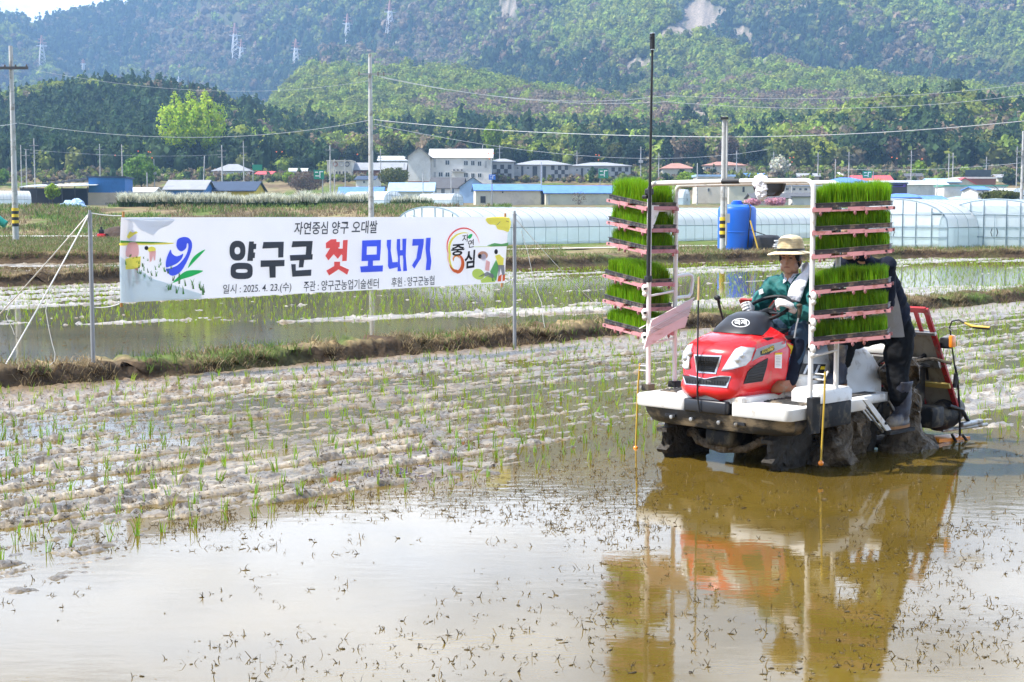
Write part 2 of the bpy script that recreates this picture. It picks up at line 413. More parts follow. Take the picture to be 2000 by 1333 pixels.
M("bumper_black", (.018, .019, .023), .45, var=.2, scale=5, dirt=(.26, .20, .13), dscale=3.2, dlo=.49, dhi=.62, stretch=(1, 1, 2.2))
M("gloss_black", (.02, .021, .026), .38, var=.1, scale=4)
M("tread", (.05, .048, .045), .8, var=.4, scale=30, bump=.01, bscale=60, dirt=(.22, .18, .13), dscale=8)
M("grille_black", (.008, .008, .009), .5, var=.2)
M("silver", (.62, .63, .65), .3, .6, var=.06)
M("grey_decal", (.36, .37, .39), .4, var=.05)
M("lamp_glass", (.72, .74, .76), .08, var=.12, scale=14, coat=1.0, stretch=(1, 1, 4))
M("pink_rail", (.52, .23, .24), .5, var=.12, scale=6, dirt=(.30, .10, .07), dscale=10, dlo=.54, dhi=.66)
M("mud_coat", (.15, .11, .068), .6, var=.5, scale=13, bump=.07, bscale=26, spec=.45)
M("mud_dark", (.038, .030, .021), .7, var=.5, scale=9, bump=.03, bscale=25)
M("machine_dark", (.016, .016, .017), .6, .1, spec=.3, var=.5, scale=12, dirt=(.11, .09, .06), dscale=7, dlo=.5, dhi=.62)
M("tan_board", (.36, .32, .25), .7, var=.12, scale=4, dirt=(.22, .18, .12), dscale=6, dlo=.5, dhi=.68, stretch=(3, 3, .6))
M("steel", (.42, .42, .41), .4, .7, var=.15, scale=9, dirt=(.2, .16, .11), dscale=8)
M("yellow_paint", (.55, .36, .04), .45, var=.1); M("orange_lens", (.95, .28, .02), .25, var=.1, coat=.5)
M("yellow_sticker", (.85, .62, .02), .4); M("white_sticker", (.82, .82, .82), .4); M("blue_sticker", (.10, .30, .62), .4); M("ink_black", (.012, .012, .014), .5)
M("arm_yellow", (.52, .38, .10), .6, var=.15, scale=8); M("rod_wood", (.62, .40, .22), .6, var=.15, scale=12)
T = thing("rice_transplanter", "muddy red and white riding rice transplanter with tray racks and a black topped hood", "rice transplanter", (MAC[0], MAC[1], 0), -math.pi / 4)
A_, B_, O_ = Vector((S2, -S2, 0)), Vector((S2, S2, 0)), Vector((MAC[0], MAC[1], 0))
def toloc(p):
    q = p - O_; return Vector((q.dot(A_), q.dot(B_), q.z))
def toworld(p):
    return O_ + A_ * p[0] + B_ * p[1] + Vector((0, 0, p[2]))
CL = toloc(CAM)
def rl(px, py):
    r = ray(px, py); return Vector((r.dot(A_), r.dot(B_), r.z))
def pb(px, py, b):
    r = rl(px, py); return CL + r * ((b - CL.y) / r.y)
def pa(px, py, a):
    r = rl(px, py); return CL + r * ((a - CL.x) / r.x)
def bvh_of(mb):
    return BVHTree.FromPolygons([Vector(v) for v in mb.v], mb.f)
def on(bv, px, py, off=.004):
    r = rl(px, py).normalized(); h, n, i, d = bv.ray_cast(CL, r)
    if h is None:
        h, n, i, d = bv.find_nearest(CL + r * 12.0)
    if n.dot(r) > 0:
        n = -n
    return h + n * off
def stick(mb, bv, poly, mat, off=.004, sub=6):
    pts = []
    for i, p in enumerate(poly):
        q = poly[(i + 1) % len(poly)]
        for k in range(sub):
            f = k / sub; pts.append((p[0] + (q[0] - p[0]) * f, p[1] + (q[1] - p[1]) * f))
    cx = sum(p[0] for p in pts) / len(pts); cy = sum(p[1] for p in pts) / len(pts); n = len(pts)
    rings = []
    for f, o in ((1, -.004), (1, off), (.66, off), (.33, off)):
        rings += [on(bv, cx + (p[0] - cx) * f, cy + (p[1] - cy) * f, o) for p in pts]
    rings.append(on(bv, cx, cy, off)); fs = []
    for r_ in range(3):
        for k in range(n):
            fs.append((r_ * n + k, r_ * n + (k + 1) % n, (r_ + 1) * n + (k + 1) % n, (r_ + 1) * n + k))
    fs += [(3 * n + k, 3 * n + (k + 1) % n, 4 * n) for k in range(n)]
    mb.add(rings, fs, mat)
FONT = None
def text_mesh(body, bold=0.0, shear=0.0, res=3):
    """2-D triangulated lettering normalised to 0..1 in both directions"""
    cu = bpy.data.curves.new("lettering", "FONT"); cu.body = body; cu.size = 1; cu.offset = bold; cu.resolution_u = res; cu.fill_mode = "FRONT"; cu.shear = shear
    o = bpy.data.objects.new("lettering", cu); COL.objects.link(o)
    dg = bpy.context.evaluated_depsgraph_get(); dg.update(); me = bpy.data.meshes.new_from_object(o.evaluated_get(dg))
    v = np.array([x.co[:2] for x in me.vertices]); f = [tuple(p.vertices) for p in me.polygons]
    bpy.data.objects.remove(o); bpy.data.curves.remove(cu); bpy.data.meshes.remove(me)
    if len(v) == 0:
        return v, f
    v = (v - v.min(0)) / (v.max(0) - v.min(0)); return v, f
def quad_px(v, q):
    """0..1 lettering to a pixel quad TL, TR, BR, BL"""
    (x0, y0), (x1, y1), (x2, y2), (x3, y3) = q; u, w = v[0], v[1]
    tx_, ty_ = x0 + (x1 - x0) * u, y0 + (y1 - y0) * u; bx_, by_ = x3 + (x2 - x3) * u, y3 + (y2 - y3) * u
    return bx_ + (tx_ - bx_) * w, by_ + (ty_ - by_) * w

# hood
hood = MB()
def hsec(b, hb, hm, z0, zs, zt, nose):
    P = []
    prof = [(-hb, z0), (-hm, z0 + .10), (-hm * 1.02, (z0 + zs) / 2 + .04), (-hm * .97, zs), (-hm * .80, zs + (zt - zs) * .55), (-hm * .45, zt - .006), (0, zt), (hm * .45, zt - .006), (hm * .80, zs + (zt - zs) * .55), (hm * .97, zs), (hm * 1.02, (z0 + zs) / 2 + .04), (hm, z0 + .10), (hb, z0), (0, z0)]
    for a, z in prof:
        P.append((a, b + nose * (a / .3) ** 2 - (.02 if abs(z - z0) < .02 else 0), z))
    return P
secs = [hsec(-.035, .20, .20, .60, .74, .80, .05), hsec(-.03, .235, .245, .555, .80, .855, .075), hsec(.00, .255, .27, .54, .85, .895, .07), hsec(.08, .265, .285, .54, .89, .945, .05),
        hsec(.20, .27, .295, .54, .915, .985, .03), hsec(.36, .275, .30, .54, .93, 1.005, .0), hsec(.62, .28, .31, .54, .935, 1.0, 0)]
hood.loft(secs, "red_paint")
def subdiv(mb, n=1):
    me = bpy.data.meshes.new("t"); me.from_pydata(mb.v, [], mb.f); b = bmesh.new(); b.from_mesh(me); bpy.data.meshes.remove(me)
    bmesh.ops.subdivide_edges(b, edges=b.edges[:], cuts=n, use_grid_fill=True, smooth=.9); bmesh.ops.recalc_face_normals(b, faces=b.faces)
    r = MB(); r.bm(b, mb.mats[0]); return r
hood = subdiv(hood, 1); HO = hood.build("hood", T, 50); HB = bvh_of(hood)
g = MB(); stick(g, HB, [(1356, 693), (1410, 695), (1399, 731), (1361, 728)], "silver", .006); stick(g, HB, [(1359, 696), (1406, 698), (1396, 728), (1364, 725)], "grille_black", .010)
for k in range(1, 8):
    y = 697 + k * 3.9; g.tube([on(HB, 1361 + k * .5, y, .013), on(HB, 1404 - k * 1.1, y + 1.5, .013)], .0022, "black_plastic", 5)
for k in range(1, 9):
    x = 1360 + k * 5; g.tube([on(HB, x, 698, .013), on(HB, x + (1382 - x) * .15, 727, .013)], .0018, "black_plastic", 5)
g.build("upper_grille", HO)
g = MB(); lo = [(1333, 729), (1346, 732), (1352, 738), (1399, 742), (1406, 734), (1428, 735), (1420, 758), (1339, 751)]
stick(g, HB, lo, "silver", .006); cx, cy = 1380, 744
stick(g, HB, [(cx + (x - cx) * .94, cy + (y - cy) * .74) for x, y in lo], "grille_black", .010)
for k in range(1, 16):
    x = 1338 + k * 5.4; g.tube([on(HB, x, 742 + (x - 1338) * .03, .013), on(HB, x, 750 + (x - 1338) * .05, .013)], .0018, "black_plastic", 5)
g.build("lower_grille", HO)
g = MB(); stick(g, HB, [(1452, 750), (1460, 726), (1478, 711), (1499, 700), (1497, 715), (1488, 745)], "grille_black", .006)
for k in range(7):
    g.tube([on(HB, 1457 + k * 1.0 + (6 - k) * .2, 747 - k * 5.2, .009), on(HB, 1489 + k * 1.2, 741 - k * 5.2, .009)], .0022, "black_plastic", 5)
g.build("side_grille", HO)
for poly in ([(1409, 725), (1424, 700), (1436, 683), (1447, 678), (1474, 680), (1466, 703), (1456, 714), (1430, 722)], [(1331, 715), (1337, 688), (1345, 675), (1354, 672), (1350, 692), (1347, 721), (1340, 722)]):
    g = MB(); stick(g, HB, poly, "silver", .005); cx = sum(p[0] for p in poly) / len(poly); cy = sum(p[1] for p in poly) / len(poly)
    q = [(cx + (x - cx) * .9, cy + (y - cy) * .9) for x, y in poly]; stick(g, HB, q, "lamp_glass", .012)
    h = on(HB, cx - 2, cy + 2, .010); g.ball(h, (.03, .02, .03), "silver", 2)
    h = on(HB, cx + 6, cy - 6, .010); g.ball(h, (.025, .02, .025), "silver", 2)
    g.build("headlight", T)
g = MB(); stick(g, HB, [(1468, 706), (1478, 682), (1500, 674), (1534, 666), (1534, 678), (1508, 689), (1484, 697)], "grey_decal", .004)
stick(g, HB, [(1484, 687), (1493, 683), (1510, 675), (1512, 683), (1506, 687), (1501, 692), (1485, 694)], "ink_black", .006)
v, f = text_mesh("RGO60SD", .02, .25); pts = [on(HB, *quad_px(p, [(1487, 684), (1510, 676), (1510, 684), (1486, 693)]), .009) for p in v]
g.add(pts, f, "yellow_sticker"); g.build("side_decal", HO, 0)
g = MB(); stick(g, HB, [(1513, 690), (1527, 689), (1526, 720), (1513, 719)], "white_sticker", .004, 3); stick(g, HB, [(1513, 690), (1527, 689), (1527, 692), (1513, 693)], "yellow_sticker", .006, 3)
for k in range(7):
    stick(g, HB, [(1515, 697 + k * 3), (1524, 696.5 + k * 3), (1524, 697.3 + k * 3), (1515, 697.8 + k * 3)], "grey_decal", .006, 2)
g.build("warning_sticker", HO, 0)
# hood's rear cowl with stickers, black dash cover with emblem
g = MB(); g.loft([[(a * f, b, z) for a, z in ((-.31, .54), (-.31, .93), (-.22, 1.0), (.22, 1.0), (.31, .93), (.31, .54))] for b, f in ((.625, .985), (.70, .96))], "red_paint")
g.add([(.3, .70, .60), (.3, .70, .93), (.02, .76, 1.0), (.02, .76, .6)], [(0, 1, 2, 3)], "red_paint"); g.build("rear_cowl", HO)
cw = MB(); cw.plate([pa(1537, 671, .33), pa(1549, 676, .33), pa(1546, 692, .33), pa(1536, 688, .33)], .004, "yellow_sticker"); cw.plate([pa(1538, 690, .33), pa(1545, 693, .33), pa(1542, 714, .33), pa(1535, 711, .33)], .004, "white_sticker")
cw.plate([pa(1538, 697, .334), pa(1543, 699, .334), pa(1542, 707, .334), pa(1537, 705, .334)], .004, "blue_sticker"); cw.plate([pa(1535, 668, .328), pa(1552, 674, .328), pa(1545, 718, .328), pa(1532, 714, .328)], .004, "red_paint"); cw.build("cowl_stickers", HO, 0)
dash = MB()
def ring(cx, cy, rx, ry, z, n=20, p=2.6, tilt=0):
    o = []
    for k in range(n):
        t = 2 * math.pi * k / n; c, s_ = math.cos(t), math.sin(t)
        x = rx * abs(c) ** (2 / p) * (1 if c >= 0 else -1); y = ry * abs(s_) ** (2 / p) * (1 if s_ >= 0 else -1); o.append((cx + x, cy + y, z - tilt * y))
    return o
dash.loft([ring(.01, .42, .225, .20, .975, tilt=.10), ring(.01, .44, .215, .19, 1.01, tilt=.10), ring(.01, .47, .195, .165, 1.06), ring(.01, .50, .165, .135, 1.105), ring(.01, .52, .11, .09, 1.135), ring(.01, .53, .05, .04, 1.143)], "gloss_black")
DA = dash.build("dashboard_cover", T, 60); DB = bvh_of(dash)
g = MB(); el = lambda rx, ry: [(1447 + rx * math.cos(t * math.pi / 8), 631.5 + ry * math.sin(t * math.pi / 8)) for t in range(16)]
stick(g, DB, el(17.5, 8.6), "white_sticker", .004, 1); stick(g, DB, el(16, 7.3), "ink_black", .006, 1)
v, f = text_mesh("국제", .02); g.add([on(DB, *quad_px(p, [(1435, 627), (1459, 626.5), (1459, 636.5), (1435, 637)]), .010) for p in v], f, "white_sticker"); g.build("emblem", DA, 0)
g = MB(); g.loft([[(-.24, .30, .965), (.24, .30, .965), (.24, .30, .955), (-.24, .30, .955)], [(-.24, .66, 1.015), (.26, .66, 1.015), (.26, .66, .99), (-.24, .66, .99)]], "black_plastic"); g.tube([(.24, .28, .94), (.29, .45, .955), (.31, .66, .95)], .018, "black_plastic"); g.build("dash_skirt", DA)
# steering wheel, levers
g = MB(); c = Vector((.06, .66, 1.16)); e = Euler((R(-22), 0, 0)).to_matrix()
e = Euler((R(28), 0, 0)).to_matrix()
g.tube([c + e @ Vector((.185 * math.cos(t * math.pi / 16), .185 * math.sin(t * math.pi / 16), 0)) for t in range(32)], .0145, "black_plastic", 8, closed=True)
for t in (200, 340, 90):
    g.tube([c + e @ Vector((.03 * math.cos(R(t)), .03 * math.sin(R(t)), -.03)), c + e @ Vector((.18 * math.cos(R(t)), .18 * math.sin(R(t)), 0))], [(.012, .022), (.010, .014)], "black_plastic", 8)
g.lathe(c + e @ Vector((0, 0, -.05)), [(.05, 0), (.055, .02), (.04, .035)], "black_plastic", 16); g.tube([c + e @ Vector((0, 0, -.03)), (.03, .53, 1.08)], [.035, .05], "black_plastic"); g.build("steering_wheel", T, 60)
g = MB(); g.tube([(-.33, .66, .98), (-.35, .63, 1.08), (-.36, .60, 1.18), (-.36, .595, 1.21)], [.007, .007, .011, .014], "black_plastic", 8); g.ball((-.365, .585, 1.228), (.030, .022, .022), "black_plastic", 2); g.build("shift_lever", T)
g = MB(); g.tube([(.34, .62, .95), (.345, .64, 1.05), (.35, .66, 1.11)], .007, "steel", 8); g.tube([(.35, .66, 1.10), (.352, .67, 1.16), (.352, .665, 1.19)], [.012, .017, .019], "machine_dark", 8); g.ball((.352, .662, 1.195), (.022, .03, .016), "machine_dark", 2); g.build("hand_lever", T)
# platform, bumper, tread
def rrect(a0, a1, b0, b1, rf, z, n=5):
    o = []
    for cx, cy, s0 in ((a1 - rf, b0 + rf, -90), (a1 - .02, b1 - .02, 0), (a0 + .02, b1 - .02, 90), (a0 + rf, b0 + rf, 180)):
        rr = rf if s0 in (-90, 180) else .02
        for k in range(n + 1):
            t = R(s0 + 90 * k / n); o.append((cx + rr * math.cos(t), cy + rr * math.sin(t), z))
    return o
g = MB()
for a0, a1 in ((-.70, -.205), (.215, .745)):
    ra = [rrect(a0, a1, .0, .62, .0301 if (a0 > 0) != (1 == 2) and False else .03, z) for z in (0,)]
    sec = lambda z, d: [((x if abs(x) < .23 else x - d * (1 if x > 0 else -1)), y + (d if y < .3 else 0), z) for x, y, _ in rrect(a0, a1, -.015, 1.0, .05, 0)]
    g.loft([sec(.405, .006), sec(.415, 0), sec(.488, 0), sec(.5, .012)], "white_plastic")
g.box((0, .30, .515), (.62, .58, .06), "white_plastic", bev=.02); g.box((0, .80, .53), (1.14, .5, .05), "white_plastic", bev=.015); g.box((0, 1.0, .46), (1.30, .9, .07), "white_plastic"); PL = g.build("platform", T, 40)
for a0, a1 in ((-.63, -.33), (.36, .70)):
    m_ = MB(); m_.box(((a0 + a1) / 2, .42, .503), (a1 - a0, .42, .012), "tread")
    for k in range(9):
        m_.box(((a0 + a1) / 2, .24 + k * .045, .511), (a1 - a0 - .02, .014, .008), "tread")
    m_.build("tread_mat", PL, 0)
g = MB(); g.box((.0, .0, .455), (.40, .075, .10), "gloss_black", bev=.015)
def bsec(z, a, b, d):
    pts = []
    for k in range(13):
        u = -1 + k / 6; pts.append((u * a + .02, b + .10 * abs(u) ** 5, z))
    for k in range(13):
        u = 1 - k / 6; pts.append((u * (a - .03) + .02, b + d + .05 * abs(u) ** 5, z))
    return pts
g.loft([bsec(.275, .62, .07, .16), bsec(.285, .66, .03, .2), bsec(.34, .69, .005, .24), bsec(.405, .705, -.012, .26)], "bumper_black")
for a in (-.33, -.14, .12, .28):
    g.lathe((a, -.006, .345), [(.016, 0), (.016, .018), (.008, .02)], "steel", 10, axis=(0, -1, 0))
g.box((-.35, .0, .355), (.10, .02, .022), "ink_black"); g.box((.30, .0, .352), (.10, .02, .022), "ink_black"); g.build("bumper", T, 50)
# engine cover, side panel, seat, rear deck, battery box, steps
g = MB(); sec = lambda b, w, z0, z1, wb: [(-wb, b, z0), (-w, b, z0 + .2), (-w, b, z1 - .05), (-w + .06, b, z1), (w - .06, b, z1), (w, b, z1 - .05), (w + (wb - w) * .25, b, z0 + .2), (wb, b, z0)]
g.loft([sec(.655, .30, .54, .74, .345), sec(.69, .335, .53, .785, .375), sec(.90, .345, .52, .815, .39), sec(1.06, .36, .50, .825, .41), sec(1.16, .40, .45, .83, .50), sec(1.32, .42, .43, .835, .535), sec(1.50, .42, .43, .83, .53), sec(1.60, .40, .50, .81, .50), sec(1.66, .36, .56, .78, .42)], "white_plastic"); EC = subdiv(g, 1).build("engine_cover", T, 50)
l = MB(); pp = lambda q, d: [pa(x, y, .388 + d) for x, y in q]
l.plate(pp([(1556, 733), (1566, 708), (1614, 710), (1609, 737)], -.02), .05, "white_plastic"); l.plate(pp([(1559, 731), (1567, 710), (1612, 712), (1607, 735)], .012), .008, "grille_black")
for x in (1572, 1594):
    l.plate(pp([(x - 4, 730), (x + 4, 713), (x + 8, 713), (x, 731)], .018), .006, "silver")
l.plate(pp([(1604, 716), (1611, 716), (1610, 722), (1602, 722)], .018), .006, "yellow_sticker"); l.build("control_panel", EC, 0)
g = MB(); g.box((.03, 1.12, .90), (.46, .42, .09), "black_plastic", bev=.035); g.box((.03, 1.36, 1.06), (.44, .08, .30), "black_plastic", (R(-12), 0, 0), bev=.035); g.build("seat", T)
g = MB(); g.box((.10, 1.86, .80), (.86, .30, .075), "white_plastic", bev=.02)
for k in range(9):
    g.box((-.25 + k * .085, 1.86, .842), (.045, .26, .014), "white_plastic")
g.build("rear_deck", T)
g = MB(); g.box((.66, .52, .42), (.26, .40, .18), "machine_dark", bev=.01); g.build("battery_box", T)
g = MB(); g.loft([ring(.66, .52, .15, .22, .515, 24, 6), ring(.66, .52, .15, .22, .585, 24, 6), ring(.66, .52, .135, .20, .61, 24, 6)], "white_plastic"); g.box((.64, 1.02, .475), (.16, .60, .06), "white_plastic", bev=.015); g.box((.63, 1.02, .508), (.10, .42, .012), "tread"); g.build("side_cover", T, 40)
g = MB()
for a, b0, z0, b1, z1 in ((.81, .84, .50, 1.17, .235), (.64, .96, .49, 1.22, .29)):
    g.plate([(a, b0, z0), (a, b0 + .07, z0), (a, b1 + .07, z1), (a, b1, z1)], .014, "white_paint"); g.lathe((a + .008, b1 - .02, z1 + .06), [(.012, 0), (.012, .01)], "machine_dark", 8, axis=(1, 0, 0))
g.box((.78, 1.36, .215), (.13, .36, .025), "machine_dark"); g.tube([(.72, .95, .46), (.78, 1.18, .22)], .010, "steel"); g.tube([(.72, 1.35, .44), (.78, 1.5, .23)], .010, "steel"); g.build("step", T)
# rack frames
def arch(b, za, drop):
    g = MB(); P = [(-.76, b, .5)]
    P += [(-.76, b, za - .06)] + [(-.76 + .06 - .06 * math.cos(t), b, za - .06 + .06 * math.sin(t)) for t in (R(20), R(45), R(70))] + [(-.70, b, za), (0, b, za + .006), (.70, b, za)]
    P += [(.70 + .06 * math.sin(t), b, za - .06 + .06 * math.cos(t)) for t in (R(20), R(45), R(70))] + [(.76, b, za - .06), (.76, b, drop)]
    g.tube(P, .0185, "white_paint", 12); return g
g = arch(.22, 2.125, .50); g.tube([(-.05, .22, 2.131), (.115, .22, 2.131)], .0205, "ink_black", 12); g.box((.79, .22, .44), (.05, .10, .26), "machine_dark"); g.box((-.76, .22, .52), (.07, .08, .05), "machine_dark"); g.build("front_rack_arch", T, 50)
g = arch(.55, 2.115, .55); g.box((-.76, .55, .52), (.07, .08, .05), "machine_dark"); g.build("rear_rack_arch", T, 50)
for s in (-1, 1):
    a = s * .765; g = MB()
    g.box((a, .385, 1.93), (.022, .33, .05), "white_paint")
    g.plate([(a, .22, 1.91), (a, .34, 1.91), (a, .22, 1.70)], .012, "white_paint"); g.plate([(a, .55, 1.91), (a, .43, 1.91), (a, .55, 1.70)], .012, "white_paint")
    g.build("rack_brace", T)
    for z in (1.24, 1.05, .86):
        g = MB(); g.tube([(a, .22, z), (a, .55, z + .03)], .009, "white_paint", 8)
        g.ball((a + s * .02, .20, z + .06), (.030, .018, .036), "white_paint", 2); g.ball((a + s * .02, .20, z + .02), (.024, .018, .024), "white_paint", 2)
        g.lathe((a, .19, z + .06), [(.010, 0), (.010, .02)], "machine_dark", 8, axis=(0, -1, 0)); g.build("tray_lock", T)
    for z in (1.90, 1.73, 1.56):
        for b in (.22, .55):
            g.lathe((a, b, z), [(.013, -.03), (.013, .03)], "machine_dark", 8, axis=(1, 0, 0)) if False else None
# pink tray rails and their geometry (shared with the seedling trays)
TRAYS = []
for s, zi, zo, yaw in ((1, (1.90, 1.735, 1.565, 1.31, 1.13, .94), (1.92, 1.765, 1.615, 1.375, 1.195, 1.01), 28), (-1, (1.91, 1.735, 1.57, 1.30, 1.105, .91), (1.985, 1.805, 1.635, 1.365, 1.16, .96), -14)):
    for a_, b_ in zip(zi, zo):
        u = Vector((s * math.cos(R(yaw)), s * math.sin(R(yaw)), 0)); L_ = .56 if s > 0 else .55; u.z = (b_ - a_) / L_; w = Vector((-s * u.y, s * u.x, 0)).normalized()
        if w.y < 0: w = -w
        TRAYS.append((s, Vector((s * .765, .20, a_)) + (u * .05 if s < 0 and a_ < 1.4 else u * 0), u, w, L_))
def rail(s, o, u, w, L_):
    g = MB()
    up = Vector((0, 0, 1))
    for f0, k in ((0, 1), (.30, 1)):
        q = o + w * f0
        for x0, x1, h in ((0, .14, .027), (.13, .27, .012), (.25, .37, .029), (.36, L_, .024)):
            p0 = q + u * x0; p1 = q + u * x1; d = w * .010
            g.loft([[p0 - d, p0 + d, p0 + d + up * h, p0 - d + up * h], [p1 - d, p1 + d, p1 + d + up * h, p1 - d + up * h]], "pink_rail")
        for x in (.06, .30, .38):
            g.ball(q + u * x - up * .012, (.012, .014, .02), "pink_rail", 1)
        g.lathe(q + u * (L_ - .04) + up * .017 - w * .011, [(.008, 0), (.008, .004)], "ink_black", 8, axis=-w)
    for x in (.02, .30, L_ - .02):
        g.tube([o + u * x + up * .012, o + u * x + w * .30 + up * .012], .008, "dark_red", 6)
    g.box(o + w * .15 + u * .015 + up * .02, (.02, .30, .030), "pink_rail", (0, 0, math.atan2(w.y, w.x) - math.pi / 2)); return g
for t_ in TRAYS:
    rail(*t_).build("tray_rail", T, 40)
# loading plank folded at the right rack, hoop handle, wire guide
g = MB(); Pk = [pa(1272, 626, -.71), pa(1356, 581, -.66), pa(1353, 588, -.66), pa(1337, 640, -.66), pa(1320, 644, -.67), pa(1257, 682, -.71)]
g.plate(Pk, .012, "faded_white")
for f in (.30, .38, .46, .54):
    g.tube([Pk[0].lerp(Pk[5], f) + Vector((.012, -.008, 0)), Pk[1].lerp(Pk[3], f) + Vector((.012, -.008, 0))], .0035, "faded_white", 5)
for f in (.05, .45, .62):
    g.lathe(Pk[1].lerp(Pk[3], f) + Vector((.004, -.004, -.01)), [(.006, 0), (.006, .012)], "ink_black", 8, axis=(.5, -.8, 0))
g.build("loading_plank", T, 0)
g = MB(); g.tube([pa(1320, 540, -.76), pa(1345, 536, -.76), pa(1351, 539, -.76), pa(1353, 547, -.76), pa(1350, 572, -.76), pa(1346, 579, -.76), pa(1320, 582, -.76)], .014, "white_paint"); g.build("grab_handle", T, 60)
g = MB(); g.tube([pa(1270, 631, -.80), pa(1249, 642, -.86), pa(1264, 647, -.84), pa(1300, 624, -.78)], .005, "white_paint", 6); g.build("wire_guide", T, 60)
g = MB(); g.tube([pb(1366, 806, -.05), pb(1362, 770, -.06), pb(1362, 740, -.06), pb(1364, 586, -.06)], .0065, "ink_black", 8); g.tube([pb(1364, 587, -.06), pb(1365, 541, -.06)], .0078, "rod_wood", 8); g.build("center_mast", T, 60)
for q in ([(.87, .24, .76), (.87, .235, .56), (.86, .22, .10)], [(-.93, .32, .69), (-.95, .32, .5), (-.96, .31, .0)]):
    g = MB(); g.tube(q, .0072, "yellow_paint", 8); g.ball(q[-1], .021, "orange_lens", 2)
    for f in (.1, .3):
        p = Vector(q[0]).lerp(Vector(q[1]), f); g.tube([p, p - Vector((q[0][0] * .12, 0, 0))], .007, "steel", 6)
    if q[0][0] > 0:
        g.tube([(.85, .25, .70), (.72, .5, .73)], .008, "white_paint", 6)
    g.build("marker_rod", T, 60)
# mirror
g = MB(); c = pb(1503, 368, .26); e = Euler((R(78), 0, 0)).to_matrix()
ms = lambda k, y: [(c.x + x * k, c.y + y, c.z + z * k) for x, z in [(-.155 + .015, .035), (-.10, .055), (.10, .055), (.135, .03), (.12, -.02), (.075, -.058), (-.05, -.062), (-.12, -.03)]]
g.loft([ms(.85, -.035), ms(1.0, -.02), ms(1.0, .015)], "gloss_black"); g.tube([c + Vector((0, 0, .04)), (c.x, .22, 2.125)], .010, "ink_black"); g.build("mirror", T, 40)
# wheels, axle
def wheel(name, c, r, wd, mud, lugs=11, seed=0, mm="mud_coat"):
    g = MB(); rr = np.random.default_rng(seed)
    g.tube([(c[0], c[1] + (r - .04) * math.cos(t), c[2] + (r - .04) * math.sin(t)) for t in np.linspace(0, 2 * math.pi, 40, endpoint=False)], (.04, .045), "mud_dark", 10, closed=True)
    for k in range(6):
        t = k * math.pi / 3 + .2; g.tube([c, (c[0], c[1] + (r - .05) * math.cos(t), c[2] + (r - .05) * math.sin(t))], .018, "mud_dark", 8)
    for k in range(lugs):
        t = 2 * math.pi * k / lugs; p = (c[0], c[1] + r * math.cos(t), c[2] + r * math.sin(t)); g.box(p, (wd, .03, .09), "mud_dark", (t + math.pi / 2 + .3, 0, 0))
    g.lathe((c[0] - .06, c[1], c[2]), [(.07, 0), (.08, .03), (.08, .09), (.05, .12)], "mud_dark", 14, axis=(1, 0, 0))
    W = g.build(name, T, 40)
    if mud:
        b = bmesh.new(); bmesh.ops.create_icosphere(b, subdivisions=4, radius=1)
        for v in b.verts:
            t = math.atan2(v.co.z, v.co.y); k = r * mud * (.9 + .32 * float(fbm(np.array([t * 2.3 + seed]), np.array([v.co.x * 2.0]), seed, 4)[0]))
            n = float(fbm(np.array([v.co.y * 6 + seed]), np.array([v.co.z * 6 + v.co.x * 5]), seed + 2, 4)[0]) - .5
            q = math.hypot(v.co.y, v.co.z); v.co = Vector((v.co.x * wd * (.62 + .7 * n), math.cos(t) * q * (k + n * .16), math.sin(t) * q * (k + n * .16)))
        m = MB(); m.bm(b, mm, Matrix.Translation(c)); m.build("mud_crust", W, 60)
wheel("front_wheel", (-.50, .36, .15), .25, .10, .92, seed=2, mm="mud_dark"); wheel("front_wheel", (.46, .40, .15), .25, .10, .92, seed=3, mm="mud_dark")
wheel("rear_wheel", (.42, 1.28, .15), .36, .14, .66, 12, seed=5); wheel("rear_wheel", (-.42, 1.28, .15), .36, .14, .66, 12, seed=6)
def lump(name, secs, seed, parent, mat="mud_coat", amp=.09):
    g = MB(); rings = []
    for i, (x, y, z, rx, ry) in enumerate(secs):
        rings.append([(x + rx * math.cos(t), y + ry * math.sin(t), z) for t in np.linspace(0, 2 * math.pi, 16, endpoint=False)])
    g.loft(rings, mat); g = subdiv(g, 2); vv = np.array(g.v)
    d = np.stack([fbm(vv[:, 1] * 7 + seed, vv[:, 2] * 7 + vv[:, 0] * 5, seed + k, 4) - .5 for k in range(3)], 1) * amp * 2; g.v = [tuple(q) for q in vv + d]
    return g.build(name, parent, 60)
lump("mud_clod", [(.60, .84, -.05, .15, .22), (.60, .85, .08, .12, .18), (.60, .86, .20, .10, .15), (.58, .88, .33, .08, .12)], 3, T, amp=.12)
lump("mud_clod", [(.58, 1.86, -.05, .18, .30), (.58, 1.84, .08, .12, .18), (.58, 1.82, .25, .10, .12), (.58, 1.84, .38, .12, .12), (.58, 1.78, .52, .09, .10), (.58, 1.70, .66, .10, .14)], 9, T, amp=.13)
g = MB(); g.tube([(-.45, .34, .17), (-.36, .30, .20), (-.28, .26, .14), (-.05, .24, .10), (.16, .26, .12), (.30, .30, .2), (.46, .34, .17)], [.035, .04, .035, .03, .03, .035, .03], "mud_coat", 10); g.box((-.02, .30, .20), (.26, .28, .14), "machine_dark", bev=.03); g.box((-.02, .24, .12), (.10, .10, .08), "mud_coat", bev=.02)
g.tube([(-.5, .2, .3), (-.44, .3, .18)], .02, "mud_dark"); g.build("front_axle", T, 50)
g = MB(); g.box((0, .75, .33), (.80, 1.1, .14), "machine_dark", bev=.02); g.box((0, 1.45, .35), (.95, .5, .16), "machine_dark", bev=.03); g.tube([(-.45, 1.28, .17), (.45, 1.28, .17)], .06, "mud_dark"); g.build("chassis", T)
